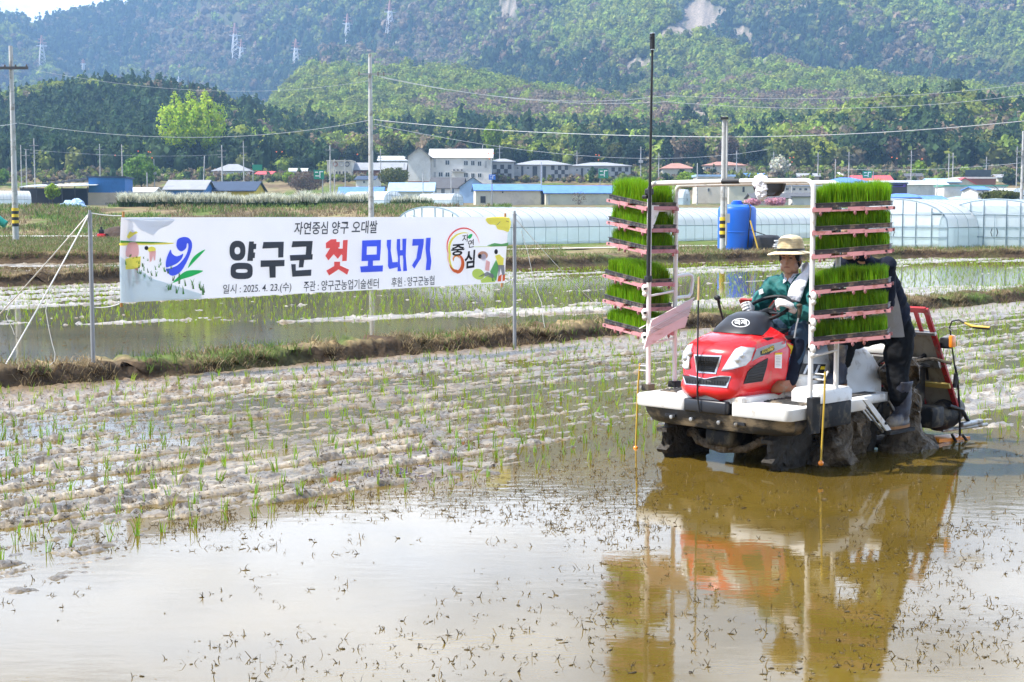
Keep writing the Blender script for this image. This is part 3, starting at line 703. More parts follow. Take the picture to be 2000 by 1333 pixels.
# seedling table and planting unit at the rear
a0, a1 = -1.24, .60; tb = Vector((0, 2.10, 1.13)); bb_ = Vector((0, 2.66, .24)); dv = bb_ - tb
def tp(a, f, off=0):
    n = Vector((0, dv.z, -dv.y)).normalized(); n = n if n.y < 0 else -n
    return Vector((a, tb.y + dv.y * f, tb.z + dv.z * f)) + n * off
g = MB(); g.plate([tp(a0, .22), tp(a1, .22), tp(a1, 1.0), tp(a0, 1.0)], .015, "tan_board"); TB = g.build("seedling_table", T, 0)
g = MB(); nb = 6; wd = (a1 - a0) / nb
for k in range(nb + 1):
    a = a0 + k * wd; g.plate([tp(a - .022, 0, .018), tp(a + .022, 0, .018), tp(a + .022, .98, .018), tp(a - .022, .98, .018)], .022, "dark_red")
    if k < nb:
        for j in (1, 2):
            x = a + wd * j / 3; g.plate([tp(x - .016, .0, .018), tp(x + .016, .0, .018), tp(x + .016, .22, .018), tp(x - .016, .22, .018)], .018, "dark_red")
    for j in range(8):
        g.lathe(tp(a, .28 + j * .09, .03), [(.006, 0), (.006, .006)], "ink_black", 6, axis=(0, -1, .6))
g.plate([tp(a0, -.01, .02), tp(a1, -.01, .02), tp(a1, .035, .02), tp(a0, .035, .02)], .022, "dark_red"); g.build("table_ribs", TB, 0)
g = MB(); g.plate([tp(a0, .215, .03), tp(a1 + .03, .215, .03), tp(a1 + .03, .24, .03), tp(a0, .24, .03)], .03, "steel"); g.plate([tp(a0, .46, .06), tp(a1, .46, .06), tp(a1, .54, .06), tp(a0, .54, .06)], .03, "steel"); g.plate([tp(.10, .45, .085), tp(.22, .45, .085), tp(.20, .56, .085), tp(.08, .56, .085)], .012, "steel"); g.build("table_beam", TB, 0)
g = MB(); g.plate([tp(.02, .665, .10), tp(.66, .665, .10), tp(.66, .705, .10), tp(.02, .705, .10)], .02, "arm_yellow"); g.build("marker_arm", T, 0)
bl = np.random.default_rng(3).uniform(0, 1, (700, 2)); P = np.array([tp(a0 + u * (a1 - a0), .25 + v * .72, -.03) for u, v in bl]); n = len(P)
V_, F_, C_ = blades(P, np.full(n, .13), .006, np.full(n, .3), np.array([[.10, .26, .012]]) * np.random.default_rng(4).uniform(.7, 1.3, (n, 1))); link("seedling_mat", raw_mesh("seedling_mat", V_, F_, GRASS, C_), TB)
g = MB(); g.box((.66, 2.32, .83), (.10, .05, .09), "ink_black", bev=.01); g.box((.71, 2.33, .845), (.035, .075, .10), "orange_lens", bev=.012); g.tube([(.60, 2.32, .82), (.70, 2.32, .82)], .02, "machine_dark"); g.tube([(.60, 2.25, .93), (.68, 2.28, .97), (.72, 2.3, .93)], .004, "steel", 6); g.build("turn_signal", T)
g = MB(); g.tube([(.62, 2.66, -.02), (.62, 2.64, .25), (.64, 2.56, .50), (.63, 2.53, .62)], .010, "machine_dark", 8); g.tube([(.63, 2.53, .60), (.62, 2.50, .75), (.61, 2.46, .95), (.63, 2.46, 1.0), (.69, 2.46, 1.015), (.75, 2.47, .985)], .007, "ink_black", 8); g.tube([(.74, 2.47, .99), (.81, 2.48, .965), (.95, 2.50, .96)], [.009, .014, .014], "yellow_paint", 8); g.tube([(.81, 2.48, .962), (.95, 2.50, .957)], .0142, "ink_black", 8); g.tube([(.63, 2.53, .44), (.635, 2.54, .56)], .02, "ink_black", 8); g.build("line_marker", T, 60)
g = MB()
for a in (.10, .40):
    g.box((a, 2.28, .42), (.11, .20, .40), "machine_dark", bev=.03); g.tube([(a, 2.1, .6), (a + .05, 2.35, .72), (a, 2.5, .5)], .016, "ink_black")
g.box((0, 2.25, .22), (1.3, .2, .18), "machine_dark", bev=.03); g.box((.42, 2.1, .17), (.2, .16, .28), "mud_coat", bev=.02)
g.tube([(.3, 2.2, .1), (.3, 2.35, .75)], .025, "machine_dark"); g.tube([(.15, 2.0, .62), (.5, 2.0, .62)], .03, "machine_dark"); g.box((.22, 2.12, .55), (.04, .08, .2), "dark_red")
for k in range(5):
    a = -.1 + k * .13; g.tube([(a, 2.05, .3 + .06 * (k % 3)), (a + .05, 2.2, .6), (a, 2.4, .35)], .012, "ink_black", 6)
rr_ = np.random.default_rng(12)
for k in range(16):
    q = np.array([rr_.uniform(-.1, .55), rr_.uniform(1.95, 2.35), rr_.uniform(.1, .7)]); d = rr_.normal(0, .14, 3); g.tube([q, q + d * .5 + (0, 0, .03), q + d], .010 + .008 * rr_.random(), ("ink_black", "machine_dark", "mud_dark")[k % 3], 6)
for k in range(7):
    g.box((rr_.uniform(-.1, .5), rr_.uniform(2.0, 2.3), rr_.uniform(.12, .62)), (.09, .07, .12), ("machine_dark", "mud_coat")[k % 2], (rr_.random(), 0, rr_.random()), bev=.012)
PU = g.build("planting_unit", T)
g = MB(); g.ball((.50, 2.62, .20), (.12, .26, .13), "machine_dark", 3, (R(12), 0, 0)); g.tube([(.60, 2.5, .29), (.62, 2.68, .24), (.60, 2.84, .12)], .018, "ink_black"); g.build("planting_arm", T, 60)
g = MB(); g.box((.62, 2.84, .115), (.05, .34, .035), "steel", bev=.008); g.tube([(.54, 2.5, .075), (.66, 3.04, .085)], .016, "steel"); g.tube([(.70, 2.55, .05), (.73, 2.6, -.02)], .012, "machine_dark"); g.tube([(.66, 2.45, .06), (.68, 2.5, -.02)], .012, "machine_dark"); g.build("planting_rod", T)
g = MB(); g.plate([(.50, 2.28, .03), (.64, 2.28, .02), (.68, 2.72, .0), (.54, 2.72, .01)], .03, "orange_lens"); g.build("float_board", T, 0)
g = MB(); g.box((.05, 2.2, -.01), (1.1, .7, .08), "mud_dark", bev=.03); g.build("float", T)

# ---------------------------------------------------------------- seedling trays standing on the rails
M("tray_black", (.05, .05, .052), .6, var=.3, scale=12, dirt=(.20, .16, .11), dscale=12, dlo=.5, dhi=.62)
M("tray_soil", (.07, .05, .035), .95, var=.5, scale=40, bump=.01)
SEED = M("seedling_leaf", vcol=True, var=.15, scale=4, rough=.45, trans=.55, spec=.3)
where = ["topmost", "second from the top", "third from the top", "fourth from the top", "fifth from the top", "lowest"]
for i, (s, o, u, w, L_) in enumerate(TRAYS):
    k = i % 6; Lt, Wt = .535, .28
    ang = math.atan2(w.y, w.x) - math.pi / 2; ux = Vector((math.cos(ang), math.sin(ang), 0)); tilt = math.atan2(u.z * s, 1)
    cc_ = o + u * (L_ * .5 - .005) + w * .155 + Vector((0, 0, .030))
    if s < 0: cc_ = o + u * (L_ * .52) + w * .155 + Vector((0, 0, .030))
    t = thing("seedling_tray", f"{where[k]} seedling tray on the rack " + ("beside the helper" if s > 0 else "behind the black pole"), "seedling tray", toworld(cc_), -math.pi / 4 + ang, "trays of rice seedlings")
    t.rotation_euler = (0, -tilt, -math.pi / 4 + ang)
    g = MB(); g.box((0, 0, .004), (Lt, Wt, .008), "tray_black")
    for yy_ in (-1, 1):
        g.box((0, yy_ * (Wt / 2 - .004), .018), (Lt, .008, .028), "tray_black"); g.box((0, yy_ * Wt / 2, .031), (Lt + .012, .014, .005), "tray_black")
        g.box((yy_ * (Lt / 2 - .004), 0, .018), (.008, Wt - .016, .028), "tray_black"); g.box((yy_ * Lt / 2, 0, .0312), (.014, Wt, .005), "tray_black")
    for j in range(9):
        for yy_ in (-1, 1):
            g.box((-Lt / 2 + .06 + j * (Lt - .12) / 8, yy_ * Wt / 2, .017), (.012, .006, .024), "tray_black")
    g.box((0, 0, .018), (Lt - .02, Wt - .02, .02), "tray_soil"); g.build("tray", t, 0)
    r = np.random.default_rng(60 + i); n = 5200; P = np.stack([r.uniform(-Lt / 2 + .012, Lt / 2 - .012, n), r.uniform(-Wt / 2 + .012, Wt / 2 - .012, n), np.full(n, .026)], 1)
    hh = (1 - .22 * (2 * np.abs(P[:, 0]) / Lt) ** 5) * (.155 if k == 0 else .118) * (1 + .42 * (fbm(P[:, 0] * 9 + i * 3, P[:, 1] * 9, i, 3) - .5)) * r.uniform(.78, 1.1, n)
    base = np.array([[.235, .44, .014]]) * r.uniform(.6, 1.35, (n, 1)) * (.65 + .7 * fbm(P[:, 0] * 12 + i, P[:, 1] * 12, i + 9, 3))[:, None] * (1 + np.array([[.25, 0, 0]]) * r.uniform(-1, 1, (n, 1)))
    V_, F_, C_ = blades(P, hh, .0042, r.uniform(.03, .30, n), base)
    link("seedlings", raw_mesh("seedlings", V_, F_, SEED, C_), t)

# ---------------------------------------------------------------- people
M("skin", (.43, .235, .15), .5, var=.12, scale=14, bump=.003, bscale=60)
M("green_jacket", (.006, .12, .115), .72, var=.22, scale=5, bump=.016, bscale=11)
M("navy_cloth", (.007, .010, .022), .85, spec=.2, var=.25, scale=6, bump=.014, bscale=12); M("denim", (.018, .045, .085), .75, var=.25, scale=7, bump=.012, bscale=14)
M("black_cloth", (.006, .0065, .008), .85, spec=.2, var=.3, scale=6, bump=.014, bscale=12); M("grey_cloth", (.30, .30, .315), .75, var=.1, scale=6, bump=.012, bscale=12)
M("glove_white", (.70, .69, .67), .85, var=.08, scale=20, bump=.003, bscale=120, dirt=(.40, .34, .26), dscale=16, dlo=.58, dhi=.7)
M("towel_white", (.80, .79, .84), .9, var=.05, scale=12, bump=.008, bscale=40)
M("straw", (.78, .64, .40), .8, var=.22, scale=14, bump=.006, bscale=70, stretch=(1, 1, 5)); M("hair", (.018, .016, .015), .55, var=.3, scale=30, bump=.004, bscale=90, stretch=(1, 1, .3))
M("boot", (.026, .030, .050), .5, var=.3, scale=8, dirt=(.20, .16, .11), dscale=6, dlo=.46, dhi=.62); M("boot_sole", (.34, .16, .06), .6); M("shoe_brown", (.30, .095, .03), .45, var=.2, dirt=(.22, .17, .11), dscale=9)
M("shirt", (.55, .58, .68), .8, var=.06, bump=.004, bscale=30); M("lip", (.23, .085, .065), .5); M("eye_dark", (.02, .014, .012), .25); M("lime", (.55, .75, .02), .5); M("patch_white", (.75, .75, .78), .7, var=.1, scale=40)
def blob(name, mb, parent, voxel=.012, it=4, fold=0.0, fs=10., seed=0, mats=None):
    me = bpy.data.meshes.new(name); me.from_pydata(mb.v, [], mb.f); o = bpy.data.objects.new(name, me); COL.objects.link(o)
    m = o.modifiers.new("r", "REMESH"); m.mode = "VOXEL"; m.voxel_size = voxel; m.use_smooth_shade = True
    if it:
        m = o.modifiers.new("s", "SMOOTH"); m.iterations = it; m.factor = .5
    dg = bpy.context.evaluated_depsgraph_get(); dg.update(); n = bpy.data.meshes.new_from_object(o.evaluated_get(dg)); bpy.data.objects.remove(o); bpy.data.meshes.remove(me)
    if fold:
        v = np.array([x.co[:] for x in n.vertices]); nn = np.array([x.normal[:] for x in n.vertices])
        d = fbm(v[:, 0] * fs + v[:, 2] * fs * .6, v[:, 1] * fs - v[:, 2] * fs * 1.1, seed, 3) - .5; v = v + nn * (d * fold * 2)[:, None]; n.vertices.foreach_set("co", v.astype(np.float32).ravel())
    n.materials.clear(); n.materials.append(MATS[mb.mats[0]]); n.name = name; n.shade_smooth(); n.update(); return link(name, n, parent)
def limb(g, pts, rs, mat):
    g.tube(pts, rs, mat, 14)
    for p, r in zip(pts, rs):
        r = r if isinstance(r, tuple) else (r, r); g.ball(p, min(r), mat, 2)
def ellsec(c, rx, ry, n=20, tilt=0.0, p=2.3):
    return [(x, y, z) for x, y, z in ring(c[0], c[1], rx, ry, c[2], n, p, tilt)]
class Rel(MB):
    """mesh builder in machine coordinates, stored relative to a person's base"""
    def __init__(s, base):
        super().__init__(); s.base = Vector(base)
    def done(s):
        s.v = [tuple(Vector(v) - s.base) for v in s.v]; return s
def hand(g, p, f, t, mat, grip=.016, k=1.0):
    """a palm and five unequal fingers closed round a bar at p (bar direction t, forearm direction f)"""
    p = Vector(p); f = Vector(f).normalized(); t = Vector(t); t = (t - f * t.dot(f)).normalized(); n = t.cross(f).normalized()
    if n.z < 0: n = -n
    g.loft([[q + t * (w * math.cos(a)) + n * (h * math.sin(a)) for a in np.linspace(0, 2 * math.pi, 12, endpoint=False)] for q, w, h in ((p - f * .10 + n * .020, .028 * k, .022 * k), (p - f * .075 + n * .024, .038 * k, .020 * k), (p - f * .03 + n * .028, .046 * k, .017 * k), (p + f * .002 + n * .026, .043 * k, .013 * k))], mat)
    for i, ln in enumerate((.90, 1.0, .96, .78)):
        o = t * ((i - 1.5) * .0225); r = (.0098 if i < 3 else .0085) * k
        limb(g, [p + o - f * .004 + n * (.024), p + o * 1.04 + f * .020 * ln + n * .018, p + o * 1.06 + f * .030 * ln - n * .004, p + o * 1.02 + f * .018 * ln - n * .022, p + o - f * .004 - n * .024], [r * 1.1, r, r, r * .95, r * .85], mat)
    limb(g, [p - f * .07 + n * .012 - t * .03, p - f * .04 + n * .004 - t * .050, p - f * .012 - n * .012 - t * .048, p + f * .006 - n * .020 - t * .040], [.015 * k, .0125 * k, .011 * k, .0095 * k], mat)
    return n
def rotz(g, i0, c, ang):
    ca, sa = math.cos(ang), math.sin(ang)
    for i in range(i0, len(g.v)):
        x, y, z = g.v[i]; x -= c[0]; y -= c[1]; g.v[i] = (c[0] + x * ca - y * sa, c[1] + x * sa + y * ca, z)
YAW = R(16)
def head_mesh(g, c, mat):
    i0 = len(g.v); x, y, z = c                              # face towards -y
    g.ball((x, y + .012, z + .035), (.074, .094, .088), mat, 3); g.ball((x, y - .022, z - .035), (.060, .070, .080), mat, 3); g.ball((x, y - .045, z - .082), (.036, .036, .032), mat, 2)
    for s in (-1, 1):
        g.ball((x + s * .038, y - .062, z - .018), (.024, .018, .022), mat, 2); g.ball((x + s * .050, y - .02, z - .065), (.020, .045, .035), mat, 2); g.ball((x + s * .077, y + .012, z - .005), (.010, .020, .033), mat, 2, (0, 0, s * .3))
        g.ball((x + s * .030, y - .080, z + .030), (.028, .012, .010), mat, 2)
    g.loft([ring(x, y - .083, .008, .012, z + .022, 10), ring(x, y - .092, .011, .016, z + .0, 10), ring(x, y - .098, .015, .018, z - .020, 10), ring(x, y - .090, .016, .014, z - .030, 10)], mat)
    g.ball((x, y - .080, z - .052), (.026, .012, .009), mat, 2); g.ball((x, y - .078, z - .064), (.022, .012, .009), mat, 2)
    g.tube([(x, y + .018, z - .06), (x, y + .035, z - .16)], [.052, .058], mat, 14); rotz(g, i0, c, YAW)
def face_bits(c, parent, base):
    x, y, z = c; g = Rel(base)
    for s in (-1, 1):
        g = Rel(base); g.ball((x + s * .031, y - .079, z + .012), (.014, .006, .0042), "eye_dark", 2); g.tube([(x + s * .014, y - .091, z + .030), (x + s * .032, y - .090, z + .037), (x + s * .050, y - .076, z + .031)], [.0035, .0045, .003], "hair", 6); rotz(g, 0, c, YAW); g.done().build("eye", parent, 60)
    g = Rel(base); g.tube([(x - .024, y - .083, z - .060), (x - .01, y - .0905, z - .0575), (x + .01, y - .0905, z - .0575), (x + .024, y - .083, z - .060)], [.002, .0036, .0036, .002], "lip", 6); rotz(g, 0, c, YAW); g.done().build("mouth", parent, 60)

# the driver
db = (.06, 1.12, .5); D = thing("person", "seated driver in straw hat and green jacket, gloved hands on the steering wheel", "person", toworld(db), -math.pi / 4)
hc = (.10, .90, 1.535)
g = Rel(db); head_mesh(g, hc, "skin")
g.loft([ellsec((.05, 1.12, .93), .15, .11), ellsec((.06, 1.08, 1.1), .14, .10), ellsec((.08, 1.0, 1.32), .17, .09), ellsec((.09, .97, 1.39), .09, .06)], "skin")
RA = [(-.11, .99, 1.33), (-.22, .92, 1.13), (-.15, .74, 1.155)]; LA = [(.29, .95, 1.34), (.39, .84, 1.10), (.265, .68, 1.185)]
RL = [(-.05, 1.10, .96), (-.13, .72, .975), (-.16, .56, .64)]; LL = [(.16, 1.10, .96), (.30, .72, .98), (.335, .56, .64)]
for P in (RA, LA): limb(g, P, [.045, .038, .028], "skin")
for P in (RL, LL): limb(g, P, [.07, .055, .04], "skin")
for P, q in ((RL, -1), (LL, 1)): g.ball((P[2][0], P[2][1] - .06, .61), (.04, .10, .035), "skin", 2)
hr = Vector((.06 - .180, .66 - .03, 1.16)); hl = Vector((.06 + .165, .66 - .07, 1.20))
hand(g, hr, hr - Vector(RA[1]), (0.2, -1, .4), "skin", k=.72); hand(g, hl, hl - Vector(LA[1]), (-.4, -.9, .2), "skin", k=.72)
BD = blob("body", g.done(), D, .0065, 2); face_bits(hc, BD, db)
g = Rel(db); g.loft([ellsec((.05, 1.14, .88), .175, .135), ellsec((.055, 1.12, 1.0), .175, .135), ellsec((.065, 1.06, 1.15), .178, .130), ellsec((.08, 1.0, 1.30), .20, .118), ellsec((.09, .98, 1.355), .17, .095), ellsec((.09, .965, 1.39), .085, .075)], "green_jacket")
limb(g, [(-.04, .985, 1.345), (-.125, .985, 1.325), (-.185, .95, 1.23), (-.235, .915, 1.125), (-.20, .83, 1.13), (-.165, .765, 1.15)], [.07, .075, .072, .064, .058, .050], "green_jacket")
limb(g, [(.22, .965, 1.35), (.30, .95, 1.33), (.355, .90, 1.22), (.395, .84, 1.095), (.34, .77, 1.13), (.285, .705, 1.17)], [.07, .077, .074, .066, .060, .052], "green_jacket")
J = blob("jacket", g.done(), D, .009, 2, .019, 13, 3)
g = Rel(db); 
for s in (-1, 1):
    g.plate([(.09 + s * .012, .868, 1.345), (.09 + s * .10, .905, 1.385), (.09 + s * .085, .93, 1.43), (.09 + s * .045, .89, 1.405)], .008, "green_jacket")
g.tube([(.088, .872, 1.34), (.075, .892, 1.2), (.062, .955, 1.02)], .005, "green_jacket", 6); g.done().build("jacket_collar", J, 0)
g = Rel(db); g.plate([(-.178, .875, 1.285), (-.14, .872, 1.30), (-.128, .872, 1.265), (-.168, .872, 1.25)], .006, "patch_white"); g.done().build("sleeve_patch", J, 0)
g = Rel(db); g.loft([ellsec((.093, .955, 1.365), .074, .066), ellsec((.095, .945, 1.40), .070, .066), ellsec((.096, .942, 1.425), .064, .062)], "shirt"); g.plate([(.06, .865, 1.345), (.09, .872, 1.37), (.075, .89, 1.42), (.04, .90, 1.41)], .006, "shirt"); g.plate([(.13, .865, 1.345), (.10, .872, 1.37), (.115, .89, 1.42), (.15, .90, 1.41)], .006, "shirt"); g.done().build("shirt", D, 60)
g = Rel(db); g.loft([ellsec((.05, 1.16, .87), .18, .15), ellsec((.05, 1.14, .95), .17, .14)], "denim")
for P in (RL, LL): limb(g, [P[0], tuple(Vector(P[0]).lerp(Vector(P[1]), .5)), P[1], tuple(Vector(P[1]).lerp(Vector(P[2]), .5) + Vector((0, .02, 0))), P[2]], [.095, .088, .078, .068, .062], "denim")
blob("trousers", g.done(), D, .010, 2, .016, 14, 5)
g = Rel(db)
for P in (RL, LL): limb(g, [tuple(Vector(P[1]).lerp(Vector(P[2]), .25) + Vector((0, .012, 0))), tuple(Vector(P[1]).lerp(Vector(P[2]), .6) + Vector((0, .018, 0))), (P[2][0], P[2][1], .64)], [.076, .072, .068], "navy_cloth")
blob("leg_covers", g.done(), D, .010, 3, .008, 14, 6)
for P in (RL, LL):
    g = Rel(db); g.loft([[(P[2][0] + x, P[2][1] + y, z) for x, y, z in ring(0, -.06, w, l, z, 16, 2.6)] for z, w, l in ((.555, .047, .135), (.57, .052, .14), (.60, .050, .125), (.64, .045, .075))], "shoe_brown"); g.done().build("shoe", D, 60)
for nm, p, el, t in (("right", hr, RA[1], (0.2, -1, .4)), ("left", hl, LA[1], (-.4, -.9, .2))):
    g = Rel(db); p = Vector(p); f = (p - Vector(el)).normalized(); q = Vector(t); hand(g, p, f, q, "glove_white"); g.tube([p - f * .135, p - f * .085], [.034, .031], "glove_white", 12); blob("glove", g.done(), D, .0042, 1)
g = Rel(db); x, y, z = hc; g.ball((x, y + .022, z + .038), (.083, .098, .086), "hair", 3); g.ball((x, y + .06, z - .02), (.074, .062, .07), "hair", 2)
for s in (-1, 1): g.box((x + s * .076, y - .01, z + .012), (.012, .035, .05), "hair")
rotz(g, 0, hc, YAW); g.done().build("hair", D, 60)
g = Rel(db); hz_ = z + .055
br = []
for rr, zz in ((.088, .002), (.125, -.004), (.172, -.016), (.176, -.012), (.172, -.008), (.125, .005), (.092, .012)):
    br.append([(x + rr * 1.0 * math.cos(t), y + rr * 1.06 * math.sin(t), hz_ + zz + .008 * math.cos(2 * t + .6) * (rr / .17) + .006 * math.sin(3 * t) * (rr / .17) ** 2) for t in np.linspace(0, 2 * math.pi, 36, endpoint=False)])
g.loft(br, "straw", cap=False)
g.loft([ring(x, y, .092, .104, hz_ + .0, 28), ring(x, y, .093, .105, hz_ + .03, 28), ring(x, y, .090, .10, hz_ + .07, 28), ring(x, y, .082, .092, hz_ + .10, 28), ring(x, y, .064, .072, hz_ + .122, 28), ring(x, y, .035, .04, hz_ + .133, 28), ring(x, y, .006, .008, hz_ + .136, 28)], "straw")
for k in range(12):
    zz = hz_ + .034 + k * .0065; kk = .0945 - max(0, zz - hz_ - .05) ** 2 * 3.2; g.tube([(x + kk * math.cos(t), y + kk * 1.13 * math.sin(t), zz) for t in np.linspace(0, 2 * math.pi, 28, endpoint=False)], .0026, "straw", 5, closed=True)
HAT = g.done().build("straw_hat", D, 50)
g = Rel(db); g.loft([ring(x, y, .0975, .1095, hz_ + .010, 28), ring(x, y, .0975, .1095, hz_ + .030, 28)], "ink_black"); g.done().build("hat_band", HAT, 60)
# towel over the left shoulder
tb0 = Vector((.2, .95, 1.36)); TW = thing("towel", "white towel draped over the seated driver's left shoulder and neck", "towel", toworld(tb0), -math.pi / 4)
g = Rel(tb0); secs = []
for (cx, cy, cz), w, h, dx in (((.10, 1.05, 1.455), .03, .018, (0, 0, 1)), ((.17, 1.01, 1.475), .045, .024, (0, .3, 1)), ((.215, .95, 1.455), .055, .03, (.1, .5, .8)), ((.225, .89, 1.41), .06, .032, (.6, .3, .3)), ((.215, .845, 1.33), .064, .030, (1, .15, .1)), ((.195, .825, 1.25), .062, .026, (1, .1, -.1)), ((.185, .825, 1.215), .055, .012, (1, .1, -.1))):
    c = Vector((cx, cy, cz)); d = Vector(dx).normalized(); nrm = Vector((.25, -.95, .35)) if cz < 1.43 else Vector((.3, -.5, .8)); nrm = (nrm - d * nrm.dot(d)).normalized()
    secs.append([c + d * (w * math.cos(t) * (1 + .06 * math.sin(5 * t))) + nrm * (h * math.sin(t)) for t in np.linspace(0, 2 * math.pi, 20, endpoint=False)])
g.loft(secs, "towel_white"); blob("cloth", g.done(), TW, .007, 2, .006, 22, 8)

# the helper standing on the step behind the trays
pb_ = (.62, 1.36, .23); W = thing("person", "standing helper in dark clothes and rubber boots half hidden behind the seedling trays", "person", toworld(pb_), -math.pi / 4)
hc2 = (.56, 1.00, 1.71)
HL = [(.70, 1.52, .98), (.74, 1.44, .62), (.77, 1.46, .30)]; HR = [(.54, 1.46, .98), (.49, 1.10, .90), (.47, 1.04, .62)]
A1 = [(.76, 1.22, 1.49), (.74, 1.26, 1.22), (.64, 1.0, 1.14)]; A2 = [(.42, 1.16, 1.50), (.38, 1.06, 1.26), (.44, .86, 1.18)]
g = Rel(pb_); head_mesh(g, hc2, "skin"); g.loft([ellsec((.61, 1.50, .95), .14, .11), ellsec((.60, 1.42, 1.18), .14, .10), ellsec((.58, 1.24, 1.46), .17, .09), ellsec((.57, 1.12, 1.56), .07, .06)], "skin")
for P in (A1, A2): limb(g, P, [.045, .036, .028], "skin")
for P in (HL, HR): limb(g, P, [.075, .055, .04], "skin")
g.ball((.77, 1.38, .27), (.04, .11, .04), "skin", 2); g.ball((.47, .96, .60), (.04, .11, .04), "skin", 2)
hand(g, A2[2] if False else Vector(A2[2]) + Vector((.02, -.07, -.01)), Vector(A2[2]) - Vector(A2[1]), (0, -.3, 1), "skin", k=.72); hand(g, Vector(A1[2]) + Vector((-.03, -.08, -.02)), Vector(A1[2]) - Vector(A1[1]), (0, -.3, 1), "skin", k=.72)
B2_ = blob("body", g.done(), W, .008, 2); face_bits(hc2, B2_, pb_)
g = Rel(pb_); x, y, z = hc2; g.ball((x, y + .022, z + .04), (.084, .099, .088), "hair", 3); g.done().build("hair", W, 60)
g = Rel(pb_); g.loft([ellsec((.62, 1.54, .93), .175, .185), ellsec((.62, 1.51, 1.02), .17, .18), ellsec((.61, 1.45, 1.18), .17, .165), ellsec((.59, 1.33, 1.36), .20, .145), ellsec((.58, 1.23, 1.49), .19, .12), ellsec((.57, 1.14, 1.56), .10, .09), ellsec((.565, 1.08, 1.62), .085, .085)], "navy_cloth")
limb(g, [(.66, 1.22, 1.48), A1[0], A1[1], A1[2]], [.075, .078, .066, .05], "navy_cloth"); limb(g, [(.5, 1.18, 1.48), A2[0], A2[1], A2[2]], [.075, .078, .066, .05], "navy_cloth"); J2 = blob("jacket", g.done(), W, .010, 2, .019, 12, 21)
g = Rel(pb_); g.loft([[(.62 + .188 * math.cos(t), c + r_ * math.sin(t), z_) for t in np.linspace(R(-112), R(-24), 9)] for z_, c, r_ in ((.935, 1.53, .205), (1.03, 1.50, .20), (1.18, 1.44, .185), (1.30, 1.37, .172))], "grey_cloth", cap=False, closed=False); g.done().build("jacket_panel", J2, 60)
g = Rel(pb_); g.loft([ellsec((.61, 1.50, .88), .155, .145), ellsec((.61, 1.52, .98), .16, .15)], "black_cloth")
limb(g, [HL[0], (.72, 1.48, .80), HL[1], (.76, 1.44, .46)], [.115, .108, .088, .078], "black_cloth"); limb(g, [HR[0], (.51, 1.28, .95), HR[1], (.48, 1.06, .76)], [.11, .10, .085, .075], "black_cloth"); blob("trousers", g.done(), W, .010, 2, .018, 13, 25)
g = Rel(pb_); g.plate([pa(1727, 637, .80), pa(1733, 637, .80), pa(1726, 654, .80), pa(1721, 654, .80)], .006, "lime"); g.done().build("belt_tab", W, 0)
for (x, y, z), top, yaw in (((.77, 1.46, .23), .36, 0), ((.47, 1.03, .557), .33, .15)):
    g = Rel(pb_)
    g.loft([ring(x, y, .060, .070, z + .10, 18), ring(x, y + .005, .062, .070, z + .18, 18), ring(x, y - .005, .072, .082, z + .28, 18), ring(x, y - .01, .078, .088, z + top, 18)], "boot"); g.ball((x, y - .01, z + .09), (.060, .078, .07), "boot", 2)
    g.loft([ring(x, y - .06, .050, .145, z + .015, 18, 2.8), ring(x, y - .06, .054, .148, z + .04, 18, 2.8), ring(x, y - .055, .050, .135, z + .075, 18), ring(x, y - .03, .045, .09, z + .11, 18)], "boot")
    bo = blob("boot", g.done(), W, .008, 2, .006, 16, 31)
    g = Rel(pb_); g.loft([ring(x, y - .06, .052, .148, z + .0, 18, 2.8), ring(x, y - .06, .055, .150, z + .022, 18, 2.8)], "boot_sole"); g.done().build("sole", bo, 60)
for p, e in ((Vector(A2[2]), Vector(A2[1])), (Vector(A1[2]), Vector(A1[1]))):
    f = (p - e).normalized(); g = Rel(pb_); hand(g, p + f * .085, f, (0, -.3, 1), "grey_cloth"); g.tube([p - f * .02, p + f * .02], [.034, .032], "grey_cloth", 12); blob("glove", g.done(), W, .006, 1)

# camera on a long pole clamped to the rack, and the white bag over the mirror
q0 = pb(1266, 552, .17); q1 = pb(1274, 103, .17); cb = Vector(q0)
C_ = thing("camera_pole", "long black selfie pole with a slim camera at its top, clamped to the tray rack", "camera pole", toworld(cb), -math.pi / 4)
g = Rel(cb); g.tube([q0, q0.lerp(q1, .42), q0.lerp(q1, .421), q1], [.0155, .0155, .0115, .009], "ink_black", 12); g.done().build("pole", C_, 50)
g = Rel(cb); d = (q1 - q0).normalized(); g.tube([q1 - d * .01, q1 + d * .02], [.008, .013], "ink_black", 10); g.tube([q1 + d * .02, q1 + d * .026], .013, "silver", 10); g.loft([ring(q1.x, q1.y, .019, .014, q1.z + h, 16, 4) for h in (.026, .030, .145)], "black_plastic"); g.lathe(q1 + Vector((-.004, -.014, .115)), [(.009, 0), (.009, .006)], "gloss_black", 10, axis=(0, -1, 0)); g.loft([ring(q1.x, q1.y, .0192, .0142, q1.z + h, 16, 4) for h in (.145, .149)], "silver"); g.done().build("camera", C_, 50)
g = Rel(cb); c = pb(1268, 375, .19); g.box(c, (.06, .05, .05), "ink_black", bev=.01); g.box(c + Vector((-.02, -.02, -.04)), (.05, .04, .03), "ink_black", bev=.01); g.done().build("clamp", C_, 0); g = Rel(cb); c = pb(1266, 545, .18); g.box(c, (.05, .05, .05), "ink_black", bev=.01); g.done().build("clamp", C_, 0)
bc = Vector(pb(1486, 362, .24)); BG = thing("plastic_bag", "crumpled white plastic bag tied over the mirror on the top bar", "plastic bag", toworld(bc), -math.pi / 4)
